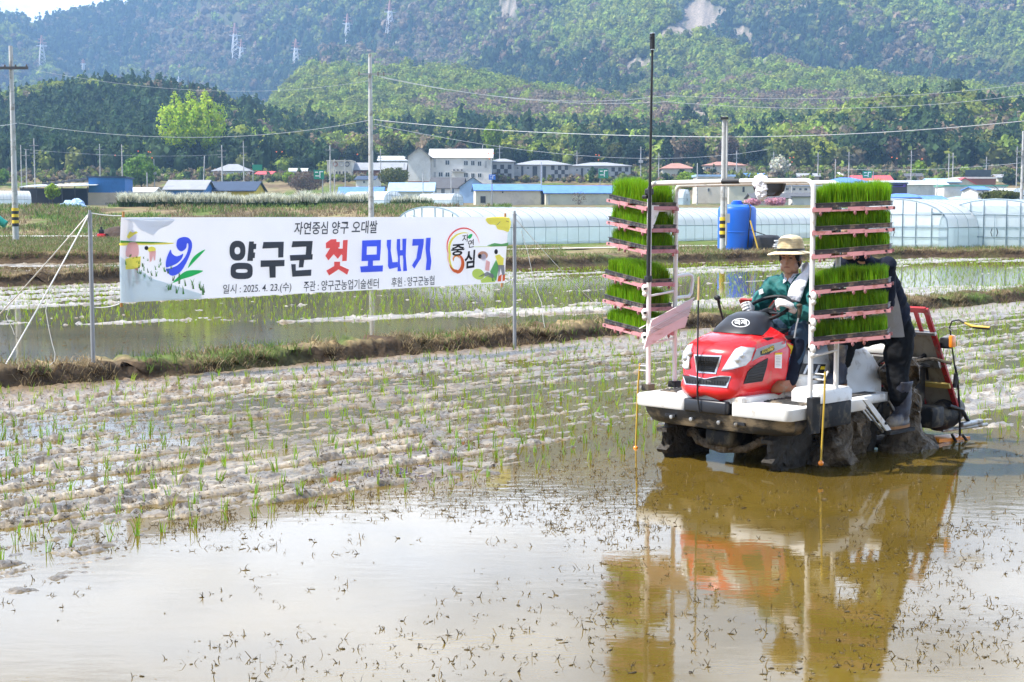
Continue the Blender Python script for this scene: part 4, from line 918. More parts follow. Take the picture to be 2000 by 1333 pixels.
g = Rel(bc); g.ball(bc + Vector((0, 0, .02)), (.062, .05, .06), "towel_white", 3); g.ball(bc + Vector((.01, 0, -.05)), (.055, .045, .06), "towel_white", 3); g.ball(bc + Vector((.03, .0, -.03)), (.05, .04, .05), "towel_white", 3); g.ball(bc + Vector((.0, 0, -.085)), (.025, .03, .03), "towel_white", 2); blob("bag", g.done(), BG, .005, 1, .016, 28, 12)

# ---------------------------------------------------------------- land, hills and mountains (one heightfield)
YS = np.array([30, 62, 66, 100, 112, 150, 250, 335, 365, 390, 450, 500, 560, 800, 1300, 1700, 2200, 3000, 5200.])
ZS = np.array([.12, .14, .16, .10, .14, 2.4, 3.0, 3.6, 5.0, 9.0, 13.5, 17, 21, 47, 112, 178, 290, 480, 560.])
P2x = np.array([p[0] for p in P2]); P2y = np.array([p[1] for p in P2])
def pxl(X, Y):
    return 1000 + F * X / np.maximum(Y, 1)
def ridge(X, Y):
    wx = X + 160 * (fbm(X / 700, Y / 700, 51, 3) - .5); wy = Y + 160 * (fbm(X / 700, Y / 700, 57, 3) - .5); q = wx * .90 + wy * .43; r = -wx * .43 + wy * .9
    return 1 - np.abs(2 * fbm(q / 380, r / 1900, 61, 4, .45) - 1), 1 - np.abs(2 * fbm(q / 140 + r / 500, r / 520, 65, 4, .5) - 1)
def land_z(X, Y, detail=True):
    X = np.asarray(X, float); Y = np.asarray(Y, float); px = pxl(X, Y)
    z = np.interp(Y, YS, ZS)
    # dark round hill on the left
    hx = (px - 225) / 270.0
    z = z + 19 * np.exp(-np.abs(hx) ** 2.6) * np.exp(-((Y - 640) / 110) ** 2)
    # wooded hill at the right
    z = z + 15 * np.exp(-(np.abs(px - 1830) / 270.0) ** 3) * np.exp(-((Y - 560) / 60) ** 2)
    # the mountain's spurs and valleys
    m = sstep(620, 1500, Y)
    wx = X + 160 * (fbm(X / 700, Y / 700, 51, 3) - .5); wy = Y + 160 * (fbm(X / 700, Y / 700, 57, 3) - .5)
    q = (wx * .90 + wy * .43); r = (-wx * .43 + wy * .9)
    rid = 1 - np.abs(2 * fbm(q / 380, r / 1900, 61, 4, .45) - 1)
    rid2 = 1 - np.abs(2 * fbm(q / 140 + r / 500, r / 520, 65, 4, .5) - 1)
    z = z + m * ((rid - .72) * 300 + (rid2 - .7) * 100) * sstep(500, 2200, Y + 250)
    lv = sstep(640, 430, px) * sstep(690, 820, Y) * sstep(2050, 1550, Y); z = z * (1 - lv) + np.minimum(z, 46) * lv      # the valley behind the dark hill
    # saddle in the skyline at the far left
    sk = np.interp(px, [-400, 0, 50, 105, 165, 290, 460, 700], [30, 20, 22, 37, 17, -4, -60, -120])
    lim = CAMH + (YH - sk) / F * Y
    cr = sstep(1500, 1900, Y) * sstep(700, 330, px)
    z = z * (1 - cr) + np.minimum(z, lim - 17) * cr + cr * np.minimum(0, 0 * z)
    z = np.where((px < 560) & (Y > 2350), np.minimum(z, CAMH + (YH - sk) / F * 2350 - 30 - (Y - 2350) * .2), z)
    crest = np.exp(-((Y - 2330) / 130) ** 2) * sstep(560, 300, px)
    z = z * (1 - crest) + (lim - 17) * crest
    return z
def gz(X, Y):
    return float(land_z(np.array([X]), np.array([Y]))[0])
GROW = 1.18
SCARS = [[(1330, 28), (1357, 4), (1412, 32), (1388, 60), (1375, 75), (1362, 66), (1340, 52)], [(1307, 62), (1322, 50), (1345, 62), (1362, 80), (1285, 80), (1283, 68)],
         [(1415, 80), (1443, 60), (1465, 72), (1440, 84)], [(1438, 128), (1445, 122), (1503, 122), (1490, 140), (1440, 138)], [(1300, 190), (1338, 192), (1330, 206), (1296, 200)],
         [(1332, 220), (1362, 220), (1400, 250), (1345, 250)], [(1810, 0), (1850, 12), (1890, 22), (1888, 30), (1845, 20), (1806, 4)], [(1853, 36), (1868, 36), (1880, 60), (1864, 56)],
         [(1908, 56), (1922, 72), (1916, 72)], [(1218, 130), (1262, 120), (1270, 145), (1220, 150)], [(1098, 118), (1120, 108), (1118, 120)], [(1553, 22), (1570, 20), (1568, 34)],
         [(975, 15), (1010, 6), (1012, 40), (985, 42)], [(1285, 256), (1420, 252), (1440, 262), (1290, 266)], [(612, 128), (626, 124), (622, 136)]]
SCARS = [[(cx + (x - cx) * GROW, cy + (y - cy) * GROW) for x, y in p] for p in SCARS for cx, cy in [(sum(q[0] for q in p) / len(p), sum(q[1] for q in p) / len(p))]]
def in_poly(x, y, poly):
    x = np.asarray(x); y = np.asarray(y); ins = np.zeros(x.shape, bool); j = len(poly) - 1
    for i in range(len(poly)):
        xi, yi = poly[i]; xj, yj = poly[j]
        ins ^= ((yi > y) != (yj > y)) & (x < (xj - xi) * (y - yi) / (yj - yi + 1e-9) + xi); j = i
    return ins
def scarred(X, Y, Z):
    px = pxl(X, Y); py = YH - (Z - CAMH) / Y * F
    jx = px + 16 * (fbm(X / 25, Y / 25, 91, 3) - .5); jy = py + 10 * (fbm(X / 25, Y / 25, 95, 3) - .5)
    s = np.zeros(px.shape, bool)
    for p in SCARS:
        s |= in_poly(jx, jy, p)
    return s & (Y > 500)
nr, nc = 640, 700
yy = np.concatenate([np.linspace(44, 160, 200), np.exp(np.linspace(math.log(161), math.log(5200), nr - 200))]); tx = np.linspace(-.62, .62, nc)
Yg, Tg = np.meshgrid(yy, tx, indexing="ij"); Xg = (Yg * Tg).ravel(); Yg = Yg.ravel()
Zg = land_z(Xg, Yg)
edge = np.interp(Xg, P2x, P2y) + .9
edge = np.where(Xg < -8.5, np.interp(Xg, [-60, -14, -8.5], [56.2, 57.8, 56]), edge)
Zg = np.where(Yg < edge, -.4, Zg + .10 * (fbm(Xg * .5, Yg * .5, 71, 4) - .5) * sstep(0, 3, Yg - edge))
n1 = fbm(Xg * .09, Yg * .09, 73, 5); n2 = fbm(Xg * .9, Yg * .35, 75, 4); py = YH - (Zg - CAMH) / Yg * F; pxg = pxl(Xg, Yg)
gr = np.array([.10, .135, .03]); st = np.array([.24, .185, .10]); br = np.array([.12, .085, .05]); fl = np.array([.05, .065, .03])
k = sstep(.42, .58, n1 * .6 + n2 * .4)[:, None]; c = st * (1 - k) + gr * k
k = (sstep(.5, .62, fbm(Xg * .2, Yg * .15, 79, 4)) * sstep(112, 125, Yg))[:, None] * .8; c = c * (1 - k) + br * k
k = (sstep(410, 470, Yg) * .85)[:, None]; c = c * (1 - k) + fl * k
lo = (sstep(.46, .6, fbm(Xg / 60, Yg / 60, 83, 4)) * sstep(480, 560, Yg))[:, None] * .35; c = c * (1 - lo) + np.array([.13, .11, .085]) * lo
sc = scarred(Xg, Yg, Zg)
c = np.where(sc[:, None], np.array([.30, .25, .20]) * (.45 + 1.0 * fbm(Xg / 4, Yg / 16, 87, 4))[:, None], c)
M("land", vcol=True, var=.3, scale=.6, rough=.95, bump=.05, bscale=1.2, spec=.1)
tag(link("terrain", raw_mesh("terrain", np.stack([Xg, Yg, Zg], 1), [grid_faces(nr, nc)], MATS["land"], c * (.75 + .5 * n2)[:, None], True)), kind="structure")

# rough grass on the dry land
def land_tufts(n, y0, y1, p0, p1, hm, w, cols, seed, thr):
    r = np.random.default_rng(seed); Y = np.exp(r.uniform(math.log(y0), math.log(y1), n)); X = (r.uniform(p0, p1, n) - 1000) / F * Y
    e = np.interp(X, P2x, P2y) + 1.0; e = np.where(X < -8.5, 58.3, e)
    ok = (Y > e) & (fbm(X * .25, Y * .12, seed, 3) > thr); X = X[ok]; Y = Y[ok]; n = len(X)
    Z = land_z(X, Y) - .02; ci = r.integers(0, len(cols), n); cl = np.array(cols)[ci] * r.uniform(.7, 1.25, (n, 1))
    return blades(np.stack([X, Y, Z], 1), r.uniform(hm * .4, hm, n) * (Y / 80), w * (Y / 80), r.uniform(.2, .9, n), cl)
parts = [land_tufts(30000, 57, 106, -30, 420, .30, .03, STRAW + GREEN[:2], 101, .40), land_tufts(26000, 57, 106, -30, 420, .26, .03, GREEN, 102, .50),
         land_tufts(26000, 110, 160, -30, 1000, .30, .04, GREEN, 103, .44), land_tufts(20000, 110, 160, -30, 1000, .30, .04, STRAW, 104, .5),
         land_tufts(30000, 52, 78, 980, 2060, .26, .026, STRAW + GREEN, 105, .42)]
V_, F_, C_ = merge(parts); tag(link("grass", raw_mesh("rough_grass", V_, F_, GRASS, C_)), kind="stuff")

# ---------------------------------------------------------------- forests
LEAF = M("leaf_mass", vcol=True, var=.25, scale=1.2, rough=.8, trans=.3, spec=.1)
LEAFN = M("leaf", vcol=True, var=.2, scale=1.5, rough=.6, trans=.4, spec=.2)
BARK = M("bark", (.075, .058, .042), .9, var=.3, scale=5, bump=.03)
def cards(r, C, size, outn=None):
    """leaf clumps: one small quad at each centre C (N,3); outn biases the way they face"""
    N = len(C); n = r.normal(0, 1, (N, 3)); n = n if outn is None else outn + n * .55
    n /= np.linalg.norm(n, axis=1)[:, None] + 1e-9; a = np.cross(n, r.normal(0, 1, (N, 3))); a /= np.linalg.norm(a, axis=1)[:, None] + 1e-9; b = np.cross(n, a)
    s = np.broadcast_to(size, N)[:, None]; k = r.uniform(.6, 1.3, (N, 1)); q = r.uniform(.5, 1.1, (N, 1))
    return np.stack([C - a * s * k - b * s * q * .4, C + a * s * .3 - b * s * q, C + a * s * k + b * s * q * .3, C - a * s * .2 + b * s * q], 1).reshape(-1, 3)
def crown_proto(seed, sub, spike, shape):
    b = bmesh.new(); bmesh.ops.create_icosphere(b, subdivisions=max(sub, 1), radius=1)
    v = np.array([x.co[:] for x in b.verts]); f = np.array([[x.index for x in q.verts] for q in b.faces]); b.free()
    r = np.random.default_rng(seed)
    n = fbm(v[:, 0] * 1.8 + v[:, 2] * 1.3 + seed, v[:, 1] * 1.8 - v[:, 2] * .7 + seed, seed, 3) - .5
    v = v * (1 + n * .7 + r.normal(0, spike, len(v)))[:, None]
    if shape == "cone":
        t = np.clip((v[:, 2] + 1) / 2, 0, 1); v[:, :2] *= (1.25 - 1.0 * t)[:, None]; v[:, 2] *= 1.25
    return v, f
def leafy(seed, ncard, cs, shape, sub=1):
    """forest tree: a rough dark core and leaf clumps standing off it"""
    r = np.random.default_rng(seed); V0, F0 = crown_proto(seed, sub, .16, shape); V0 = V0 * .80
    d = r.normal(0, 1, (ncard, 3)); d /= np.linalg.norm(d, axis=1)[:, None]; d[:, 2] = np.where(d[:, 2] < -.35, -d[:, 2], d[:, 2])
    lob = fbm(d[:, 0] * 1.6 + seed, d[:, 1] * 1.6 + d[:, 2] * 1.6, seed + 3, 2); C = d * (r.uniform(.72, 1.06, ncard) * (.72 + .55 * lob))[:, None]
    if shape == "cone":
        t = np.clip((C[:, 2] + 1) / 2, 0, 1); C[:, :2] *= (1.25 - 1.0 * t)[:, None]; C[:, 2] *= 1.25
    Q = cards(r, C, cs * r.uniform(.7, 1.3, ncard), d); o = len(V0); q = np.arange(ncard)[:, None] * 4 + o
    br = np.concatenate([np.full(len(V0), .8), np.repeat(r.uniform(.7, 1.35, ncard), 4)])
    return np.concatenate([V0, Q]), np.concatenate([F0, q + [[0, 1, 2]], q + [[0, 2, 3]]]), br
PROTO = {"r": [leafy(i, 80, .17, "round") for i in range(6)], "c": [leafy(20 + i, 80, .17, "cone") for i in range(4)], "s": [leafy(40 + i, 24, .29, "round", 0) for i in range(8)], "sc": [leafy(60 + i, 24, .28, "cone", 0) for i in range(4)]}
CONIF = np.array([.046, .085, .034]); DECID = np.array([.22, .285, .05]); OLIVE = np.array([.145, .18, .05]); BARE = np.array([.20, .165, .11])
def forest(name, X, Y, size, types, seed, sparse=False):
    r = np.random.default_rng(seed); N = len(X); Z = land_z(X, Y); tyc = np.array([CONIF, DECID, OLIVE, BARE]); Vs = []; Fs = []; Cs = []; o = 0
    big = size / Y * F > 24; con = (types == 0) & (r.random(N) < .6); key = np.where(big, np.where(con, 0, 1), np.where(con, 2, 3)); sub = r.integers(0, 100, N)
    for ki, kn in enumerate(("c", "r", "sc", "s")):
        for pi, (v, f, br) in enumerate(PROTO[kn]):
            i = np.nonzero((key == ki) & (sub % len(PROTO[kn]) == pi))[0]; n = len(i)
            if not n: continue
            a = r.uniform(0, 6.28, n); ca, sa = np.cos(a)[:, None], np.sin(a)[:, None]; sx = size[i] * .5 * r.uniform(.8, 1.25, n); sz = sx * np.where(types[i] == 0, 1.25, 1.0) * r.uniform(.85, 1.25, n)
            W = np.stack([(v[None, :, 0] * ca - v[None, :, 1] * sa) * sx[:, None] + X[i][:, None], (v[None, :, 0] * sa + v[None, :, 1] * ca) * sx[:, None] + Y[i][:, None], v[None, :, 2] * sz[:, None] + (Z[i] + sz * .75)[:, None]], 2)
            cl = tyc[types[i]] * r.uniform(.75, 1.3, (n, 1)) * np.stack([r.uniform(.9, 1.15, n), np.ones(n), r.uniform(.85, 1.1, n)], 1)
            Vs.append(W.reshape(-1, 3)); Fs.append((f[None] + (np.arange(n) * len(v))[:, None, None] + o).reshape(-1, 3)); Cs.append((cl[:, None, :] * br[None, :, None]).reshape(-1, 3)); o += n * len(v)
    return tag(link(name, raw_mesh(name, np.concatenate(Vs), [np.concatenate(Fs)], LEAF, np.concatenate(Cs))), kind="stuff")
def scatter(n, p0, p1, y0, y1, seed):
    r = np.random.default_rng(seed); px = r.uniform(p0, p1, n); Y = np.exp(r.uniform(math.log(y0), math.log(y1), n)); return (px - 1000) / F * Y, Y
# mountain forest: thicker where a slope faces the valley
X, Y = scatter(170000, -60, 2060, 620, 3300, 5); Z = land_z(X, Y); st_ = Y * .012; row = lambda z, y: (z - CAMH) / y * F
w_ = np.maximum(row(land_z(X, Y + st_), Y + st_) - row(Z, Y), 0) + .35; w_ = np.minimum(w_, 12) * np.where(row(Z, Y) > YH + 40, .12, 1); k = np.random.default_rng(6).random(len(X)) < w_ / w_.sum() * 62000; X, Y, Z = X[k], Y[k], Z[k]; px = pxl(X, Y)
sc = scarred(X, Y, Z) | (scarred(X, Y, Z + 7) & (np.random.default_rng(2).random(len(X)) < .8)); thin = fbm(X / 120, Y / 120, 111, 4)
brown = sstep(.50, .60, thin) * sstep(900, 1100, px) * sstep(1750, 1500, px) * sstep(600, 800, Y) * sstep(1900, 1500, Y)
ok = (~sc) & (np.random.default_rng(3).random(len(X)) > .35 * brown)
X, Y = X[ok], Y[ok]; r = np.random.default_rng(8)
g = fbm(X / 220, Y / 220, 121, 4); g2 = fbm(X / 60, Y / 60, 125, 3); u = r.random(len(X)); rA, rB = ridge(X, Y); v = g * .45 + g2 * .25 + .15 + (rA - .75) * .55 + (rB - .72) * .30  # lighter tree types on ridges, darker in hollows: sunlit relief painted by tree colour
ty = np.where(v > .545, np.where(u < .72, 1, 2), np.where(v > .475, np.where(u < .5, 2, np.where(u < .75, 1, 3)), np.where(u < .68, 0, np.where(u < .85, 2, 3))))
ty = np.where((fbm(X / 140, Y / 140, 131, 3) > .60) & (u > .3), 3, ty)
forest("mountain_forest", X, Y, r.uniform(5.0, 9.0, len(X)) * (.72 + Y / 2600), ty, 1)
# dark pine hill on the left
X, Y = scatter(6500, -60, 640, 430, 720, 15); r = np.random.default_rng(18); u = r.random(len(X))
ty = np.where(u < .90, 0, np.where(u < .95, 2, 1)); forest("pine_hill_forest", X, Y, r.uniform(3.8, 6.8, len(X)), ty, 2)
# wooded hill at the right and wooded foot of the mountain
X, Y = scatter(3000, 1480, 2060, 455, 640, 25); r = np.random.default_rng(28); u = r.random(len(X)); g = fbm(X / 30, Y / 30, 141, 3)
ty = np.where(g > .50, np.where(u < .45, 1, np.where(u < .85, 2, 3)), np.where(u < .35, 0, np.where(u < .7, 2, np.where(u < .78, 1, 3)))); forest("hill_forest", X, Y, r.uniform(5, 9, len(X)), ty, 3)
X, Y = scatter(4600, 380, 1560, 470, 680, 35); r = np.random.default_rng(38); u = r.random(len(X)); g = fbm(X / 40, Y / 40, 151, 3)
ty = np.where(g > .50, np.where(u < .5, 1, np.where(u < .75, 2, 3)), np.where(u < .33, 0, np.where(u < .55, 2, np.where(u < .67, 1, 3)))); forest("foothill_forest", X, Y, r.uniform(5, 9, len(X)), ty, 4)

# ---------------------------------------------------------------- banner on two posts
M("post_steel", (.30, .31, .32), .5, .3, var=.1, scale=8, dirt=(.22, .2, .17), dscale=5, dlo=.6, dhi=.75)
M("rope_white", (.78, .77, .74), .8, var=.08); M("stick_wood", (.42, .19, .05), .7, var=.2, scale=9)
M("concrete_pole", (.46, .46, .46), .85, var=.12, scale=2, dirt=(.25, .23, .2), dscale=1.5); M("stripe_yellow", (.75, .50, .02), .5); M("wire", (.55, .56, .58), .5, var=.05); M("insulator", (.09, .07, .055), .4)
CLOTH = M("banner_white", (.80, .80, .83), .55, var=.03, scale=2, trans=.42)
PAL = dict(ink=(.060, .068, .085), red=(.95, .13, .12), blue=(.085, .15, .95), green=(.03, .55, .14), leaf=(.10, .34, .06), yellow=(.95, .86, .14), sky=(.74, .79, .86), pink=(.92, .52, .50), skin=(.66, .36, .25), aqua=(.68, .78, .80), grey=(.30, .31, .33), hill=(.16, .45, .15), orange=(.85, .30, .04), dgreen=(.09, .14, .05), lgreen=(.62, .78, .16), brown=(.30, .16, .10), violet=(.70, .68, .78), black=(.02, .02, .025), white=(.80, .80, .83), orange2=(.80, .16, .04))
for k_, c_ in PAL.items():
    M("print_" + k_, c_, .55, var=.05, scale=3, trans=.42)
pl = atZ(182, 705, .25); pr = atZ(1005, 650, .25)
for p_, tp_, lb_ in ((pl, 411, "grey steel banner post at the left end with guy ropes tied to it"), (pr, 412, "grey steel banner post at the right end near the tray rack")):
    zt = Zat(tp_, p_.y); t = thing("banner_post", lb_, "post", p_, 0, "posts of the banner"); g = MB(); g.tube([(0, 0, -.35), (0, 0, zt - p_.z - .05)], .024, "post_steel", 14); g.tube([(0, 0, zt - p_.z - .05), (0, 0, zt - p_.z)], .017, "post_steel", 12); g.build("pole", t, 40)
    g = MB(); g.lathe((0, 0, zt - p_.z - .07), [(.027, 0), (.027, .03)], "post_steel", 14); g.build("collar", t, 40)
bd = (pr - pl); bd.z = 0; Lb = bd.length; bd.normalize(); bn = Vector((bd.y, -bd.x, 0))    # towards the camera
def pbn(px, py, off=0.0):
    r = ray(px, py); o = pl + bn * off; t = (o - CAM).dot(bn) / r.dot(bn); return CAM + r * t
def wave(p):
    u = (p - pl).dot(bd); return bn * (.016 * math.sin(u * 3.1 + p.z * 1.5) + .008 * math.sin(u * 8 + p.z * 5 + 1) + .010 * math.sin(u * 1.3 + p.z * 3))
BC = [(237, 425), (991, 424), (986, 553), (233, 592)]
bo_ = pbn(233, 592); BN = thing("banner", "long white printed banner with Korean lettering stretched over the earth bank", "banner", bo_)
def onb(px, py, off):
    p = pbn(px, py); return p + wave(p) + bn * (off * 1.3 + (.006 if off > .0005 else 0)) - bo_
def uvp(u, v):                               # u along the banner, v down, 0..1 in photo pixels
    return quad_px((u, 1 - v), BC)
nu, nv = 120, 18; g = MB()
for off in (0.0, -.003):
    o = len(g.v); vs = []
    for j in range(nv + 1):
        for i in range(nu + 1):
            vs.append(onb(*uvp(i / nu, j / nv), off))
    fs = [(j * (nu + 1) + i, (j + 1) * (nu + 1) + i, (j + 1) * (nu + 1) + i + 1, j * (nu + 1) + i + 1) for j in range(nv) for i in range(nu)]
    g.add(vs, fs, "banner_white")
    break
def wpoly(poly, mat, off=.003, sub=4):
    pts = []
    for i, p in enumerate(poly):
        q = poly[(i + 1) % len(poly)]
        for k in range(sub):
            pts.append((p[0] + (q[0] - p[0]) * k / sub, p[1] + (q[1] - p[1]) * k / sub))
    from mathutils.geometry import tessellate_polygon
    v3 = [Vector((x, -y, 0)) for x, y in pts]; g.add([onb(x, y, off) for x, y in pts], [tuple(t) for t in tessellate_polygon([v3])], "print_" + mat)
def smooth_poly(P, n=6):
    o = []; N = len(P)
    for i in range(N):
        p0, p1, p2, p3 = (np.array(P[(i + k - 1) % N], float) for k in range(4))
        for k in range(n):
            t = k / n; o.append(tuple(.5 * ((2 * p1) + (-p0 + p2) * t + (2 * p0 - 5 * p1 + 4 * p2 - p3) * t * t + (-p0 + 3 * p1 - 3 * p2 + p3) * t ** 3)))
    return o
def blobp(cx, cy, rx, ry, mat, off=.003, rot=0, n=18):
    c, s = math.cos(rot), math.sin(rot); wpoly([(cx + rx * math.cos(t) * c - ry * math.sin(t) * s, cy + rx * math.cos(t) * s + ry * math.sin(t) * c) for t in np.linspace(0, 2 * math.pi, n, endpoint=False)], mat, off, 1)
def lettering(body, quad, mat, bold=.012, off=.005):
    v, f = text_mesh(body, bold, 0, 4); g.add([onb(*quad_px(p, quad), off) for p in v], f, "print_" + mat)
def stroke(pts, w, mat, off=.005):
    L_ = []; R_ = []
    for i, p in enumerate(pts):
        a = pts[max(i - 1, 0)]; b = pts[min(i + 1, len(pts) - 1)]; dx, dy = b[0] - a[0], b[1] - a[1]; l = math.hypot(dx, dy) or 1
        ww = w[i] if isinstance(w, list) else w; L_.append((p[0] - dy / l * ww / 2, p[1] + dx / l * ww / 2)); R_.append((p[0] + dy / l * ww / 2, p[1] - dx / l * ww / 2))
    n = len(pts); g.add([onb(*p, off) for p in L_ + R_], [(i, i + 1, n + i + 1, n + i) for i in range(n - 1)], "print_" + mat)
lettering("자연중심 양구 오대쌀", [(576, 434), (736, 431), (734, 456), (574, 459)], "ink", .014)
# heavy hand-cut title, stroke by stroke
def box_(x0, y0, x1, y1, m="ink", sk=0):
    wpoly([(x0 + sk, y0), (x1 + sk, y0), (x1 - sk, y1), (x0 - sk, y1)], m, .005, 2)
def ringp(cx, cy, rx, ry, ix, iy, m="ink", sq=2.4):
    n = 26; O_2 = []; I_2 = []
    for k in range(n):
        t = 2 * math.pi * k / n; c, s = math.cos(t), math.sin(t); e = 2 / sq; O_2.append((cx + rx * abs(c) ** e * np.sign(c), cy + ry * abs(s) ** e * np.sign(s))); I_2.append((cx + ix * abs(c) ** e * np.sign(c), cy + iy * abs(s) ** e * np.sign(s)))
    g.add([onb(*p, .005) for p in O_2 + I_2], [(k, (k + 1) % n, n + (k + 1) % n, n + k) for k in range(n)], "print_" + m)
ringp(461.5, 490, 15.8, 19.5, 5.6, 7); wpoly([(484, 472), (493, 472), (493, 476.5), (498, 476.5), (497.5, 487), (493, 487), (493, 493.5), (496, 493.5), (495.5, 504.5), (492, 504.5), (492, 510), (481, 510), (482.5, 492)], "ink", .0048, 2); ringp(470, 529.5, 22, 16, 11.8, 3.6, "ink", 3.2)
wpoly([(511.5, 473), (553.5, 472.5), (551.5, 503), (541, 503.5), (541.5, 484.5), (509.5, 486)], "ink", .005, 2); wpoly([(507, 509), (554, 508), (553.5, 520), (536, 520.8), (536.5, 542.5), (525, 543), (523.5, 521.3), (507, 522)], "ink", .005, 2)
wpoly([(571.5, 471.5), (610, 471), (608, 497), (610.5, 497), (610, 507.5), (594.5, 508.3), (592.5, 522.5), (583, 523), (584.5, 508.8), (566, 510), (565, 498.8), (597, 497.6), (598, 482), (569, 483.5)], "ink", .005, 2); wpoly([(567.5, 516.5), (577, 516.2), (577, 528.8), (608.5, 527), (608, 539), (569.5, 541)], "ink", .005, 2)
wpoly([(645, 468), (656, 467.5), (656, 473), (662.5, 472.8), (662, 483), (659, 484), (666, 496), (658, 506), (650, 497), (640, 509), (634, 500), (643, 485), (635, 485.3), (635, 475)], "red", .005, 2); wpoly([(669, 469.5), (678, 469), (675.5, 510), (666.5, 510.5), (667, 499), (660, 491.5), (660.5, 486), (668, 486)], "red", .0052, 2); wpoly([(651, 511.5), (662.5, 511.5), (662, 519), (680, 527), (676, 537), (659.5, 526.5), (642, 538.5), (636.5, 529), (651, 520)], "red", .005, 2)
wpoly([(705, 470), (741.5, 468.8), (740.8, 481.2), (714, 482), (713.5, 498), (739.4, 497), (738.5, 509), (725.5, 509.6), (725.5, 519.2), (744.5, 518.5), (744, 530.5), (703, 532.5), (701.5, 520.8), (716, 519.6), (716.5, 510), (704, 510.5)], "blue", .005, 2); wpoly([(732.8, 481.4), (740.9, 481.1), (739.6, 497.1), (732.4, 497.4)], "blue", .0051, 2)
wpoly([(754, 469), (763, 468.5), (761, 490), (763.5, 512.5), (774.5, 512), (774, 522), (757, 526), (754, 520), (755, 490), (753, 480)], "blue", .005, 2); wpoly([(775, 467.5), (781.5, 467), (781, 489), (785.5, 488.8), (786, 466.7), (794, 466.3), (792, 500), (793.5, 529.5), (785, 530), (786.5, 508), (786, 499.5), (780, 499.8), (779, 515), (781, 530), (773, 530.3), (775.5, 505), (773.5, 485)], "blue", .0052, 2)
wpoly([(806, 467.3), (828, 466.7), (827.5, 478), (822, 505), (808.5, 525.5), (804, 518.5), (813, 505), (817, 480), (805, 480.5)], "blue", .005, 2); wpoly([(833, 465), (842.5, 464.6), (840, 490), (842.5, 510), (840, 527.8), (831, 528.2), (833, 508), (831, 485)], "blue", .005, 2)
lettering("일시 : 2025. 4. 23.(수)", [(435, 556), (568, 551), (567, 571.5), (434, 577.5)], "ink", .008); lettering("주관 : 양구군농업기술센터", [(593, 549.5), (737, 544), (737, 563.5), (592.5, 570)], "ink", .008); lettering("후원 : 양구군농협", [(761, 542), (848, 538.5), (847.5, 557), (760.5, 561)], "ink", .008)
# county emblem: blue curl and two green leaves
cq = lambda P: smooth_poly([(x / 4.762 + 200, y / 4.762 + 400) for x, y in P], 3)
wpoly(cq([(692, 370), (702, 325), (742, 303), (792, 306), (826, 345), (832, 400), (815, 470), (785, 545), (745, 612), (700, 650), (650, 662), (615, 640), (596, 600), (634, 592), (700, 566), (757, 510), (787, 455), (799, 405), (797, 365), (787, 363), (782, 400), (760, 428), (735, 436), (712, 422), (695, 395)]), "blue", .004, 1)
wpoly(cq([(640, 418), (652, 455), (690, 480), (728, 472), (757, 457), (742, 505), (695, 550), (630, 577), (596, 584), (593, 540), (608, 480)]), "blue", .004, 1)
wpoly(smooth_poly([(399, 488), (389, 493), (377, 504), (368, 524), (378, 514), (390, 500)], 4), "green", .004, 1); wpoly(smooth_poly([(397, 530), (382, 528), (365, 530), (350, 540), (338, 553), (356, 546), (376, 540)], 4), "green", .004, 1)
# painted rice field at the left
wpoly([(238, 428), (262, 426.5), (330, 426.5), (342, 430), (332, 440), (312, 448), (300, 460), (280, 452), (270, 445), (262, 434)], "sky", .0012); wpoly(smooth_poly([(236, 474.5), (260, 474.5), (300, 474.5), (338, 474.5), (336, 477), (300, 478.5), (260, 479), (236, 480)], 3), "yellow", .002, 1); wpoly([(236, 470), (262, 472), (300, 473), (330, 474), (300, 476), (236, 475)], "leaf", .0026)
wpoly([(234, 500), (262, 520), (300, 545), (395, 575), (395, 584), (300, 588), (233.5, 591.5)], "aqua", .0012)
blobp(259, 463, 8, 13, "violet", .0022); wpoly([(248, 463), (254, 452), (260, 455), (266, 452), (270, 455), (262, 459), (252, 467)], "yellow", .003); wpoly(smooth_poly([(250, 478), (256, 474), (266, 474), (271, 482), (271, 500), (260, 503), (247, 500)], 3), "pink", .003, 1); wpoly([(246, 506), (258, 503), (276, 501), (275, 521), (262, 526), (246, 527)], "yellow", .0036)
wpoly([(249, 526), (258, 526), (255, 550), (255, 560), (250, 560), (250, 548)], "skin", .0028); wpoly([(262, 524), (271, 523), (270, 546), (270, 556), (265, 556), (265, 546)], "skin", .0028)
blobp(286.5, 485, 4, 4, "black", .003); blobp(297, 488, 8, 6, "yellow", .003); wpoly([(292, 492), (305, 490), (304, 508), (301, 510), (300, 500), (297, 510), (293, 513)], "pink", .0032)
rb = random.Random(4)
for k in range(54):
    f = k / 54; x = 242 + rb.random() * (60 + 110 * f); y = 500 + f * 78; hgt = 4 + 14 * f
    for q in range(3):
        x1 = x + rb.uniform(-.35, .35) * hgt; stroke([(x + q - 1, y), (x1, y - hgt * rb.uniform(.7, 1))], [1.6 * (.5 + f), .4], rb.choice(["leaf", "dgreen", "leaf"]), .0045)
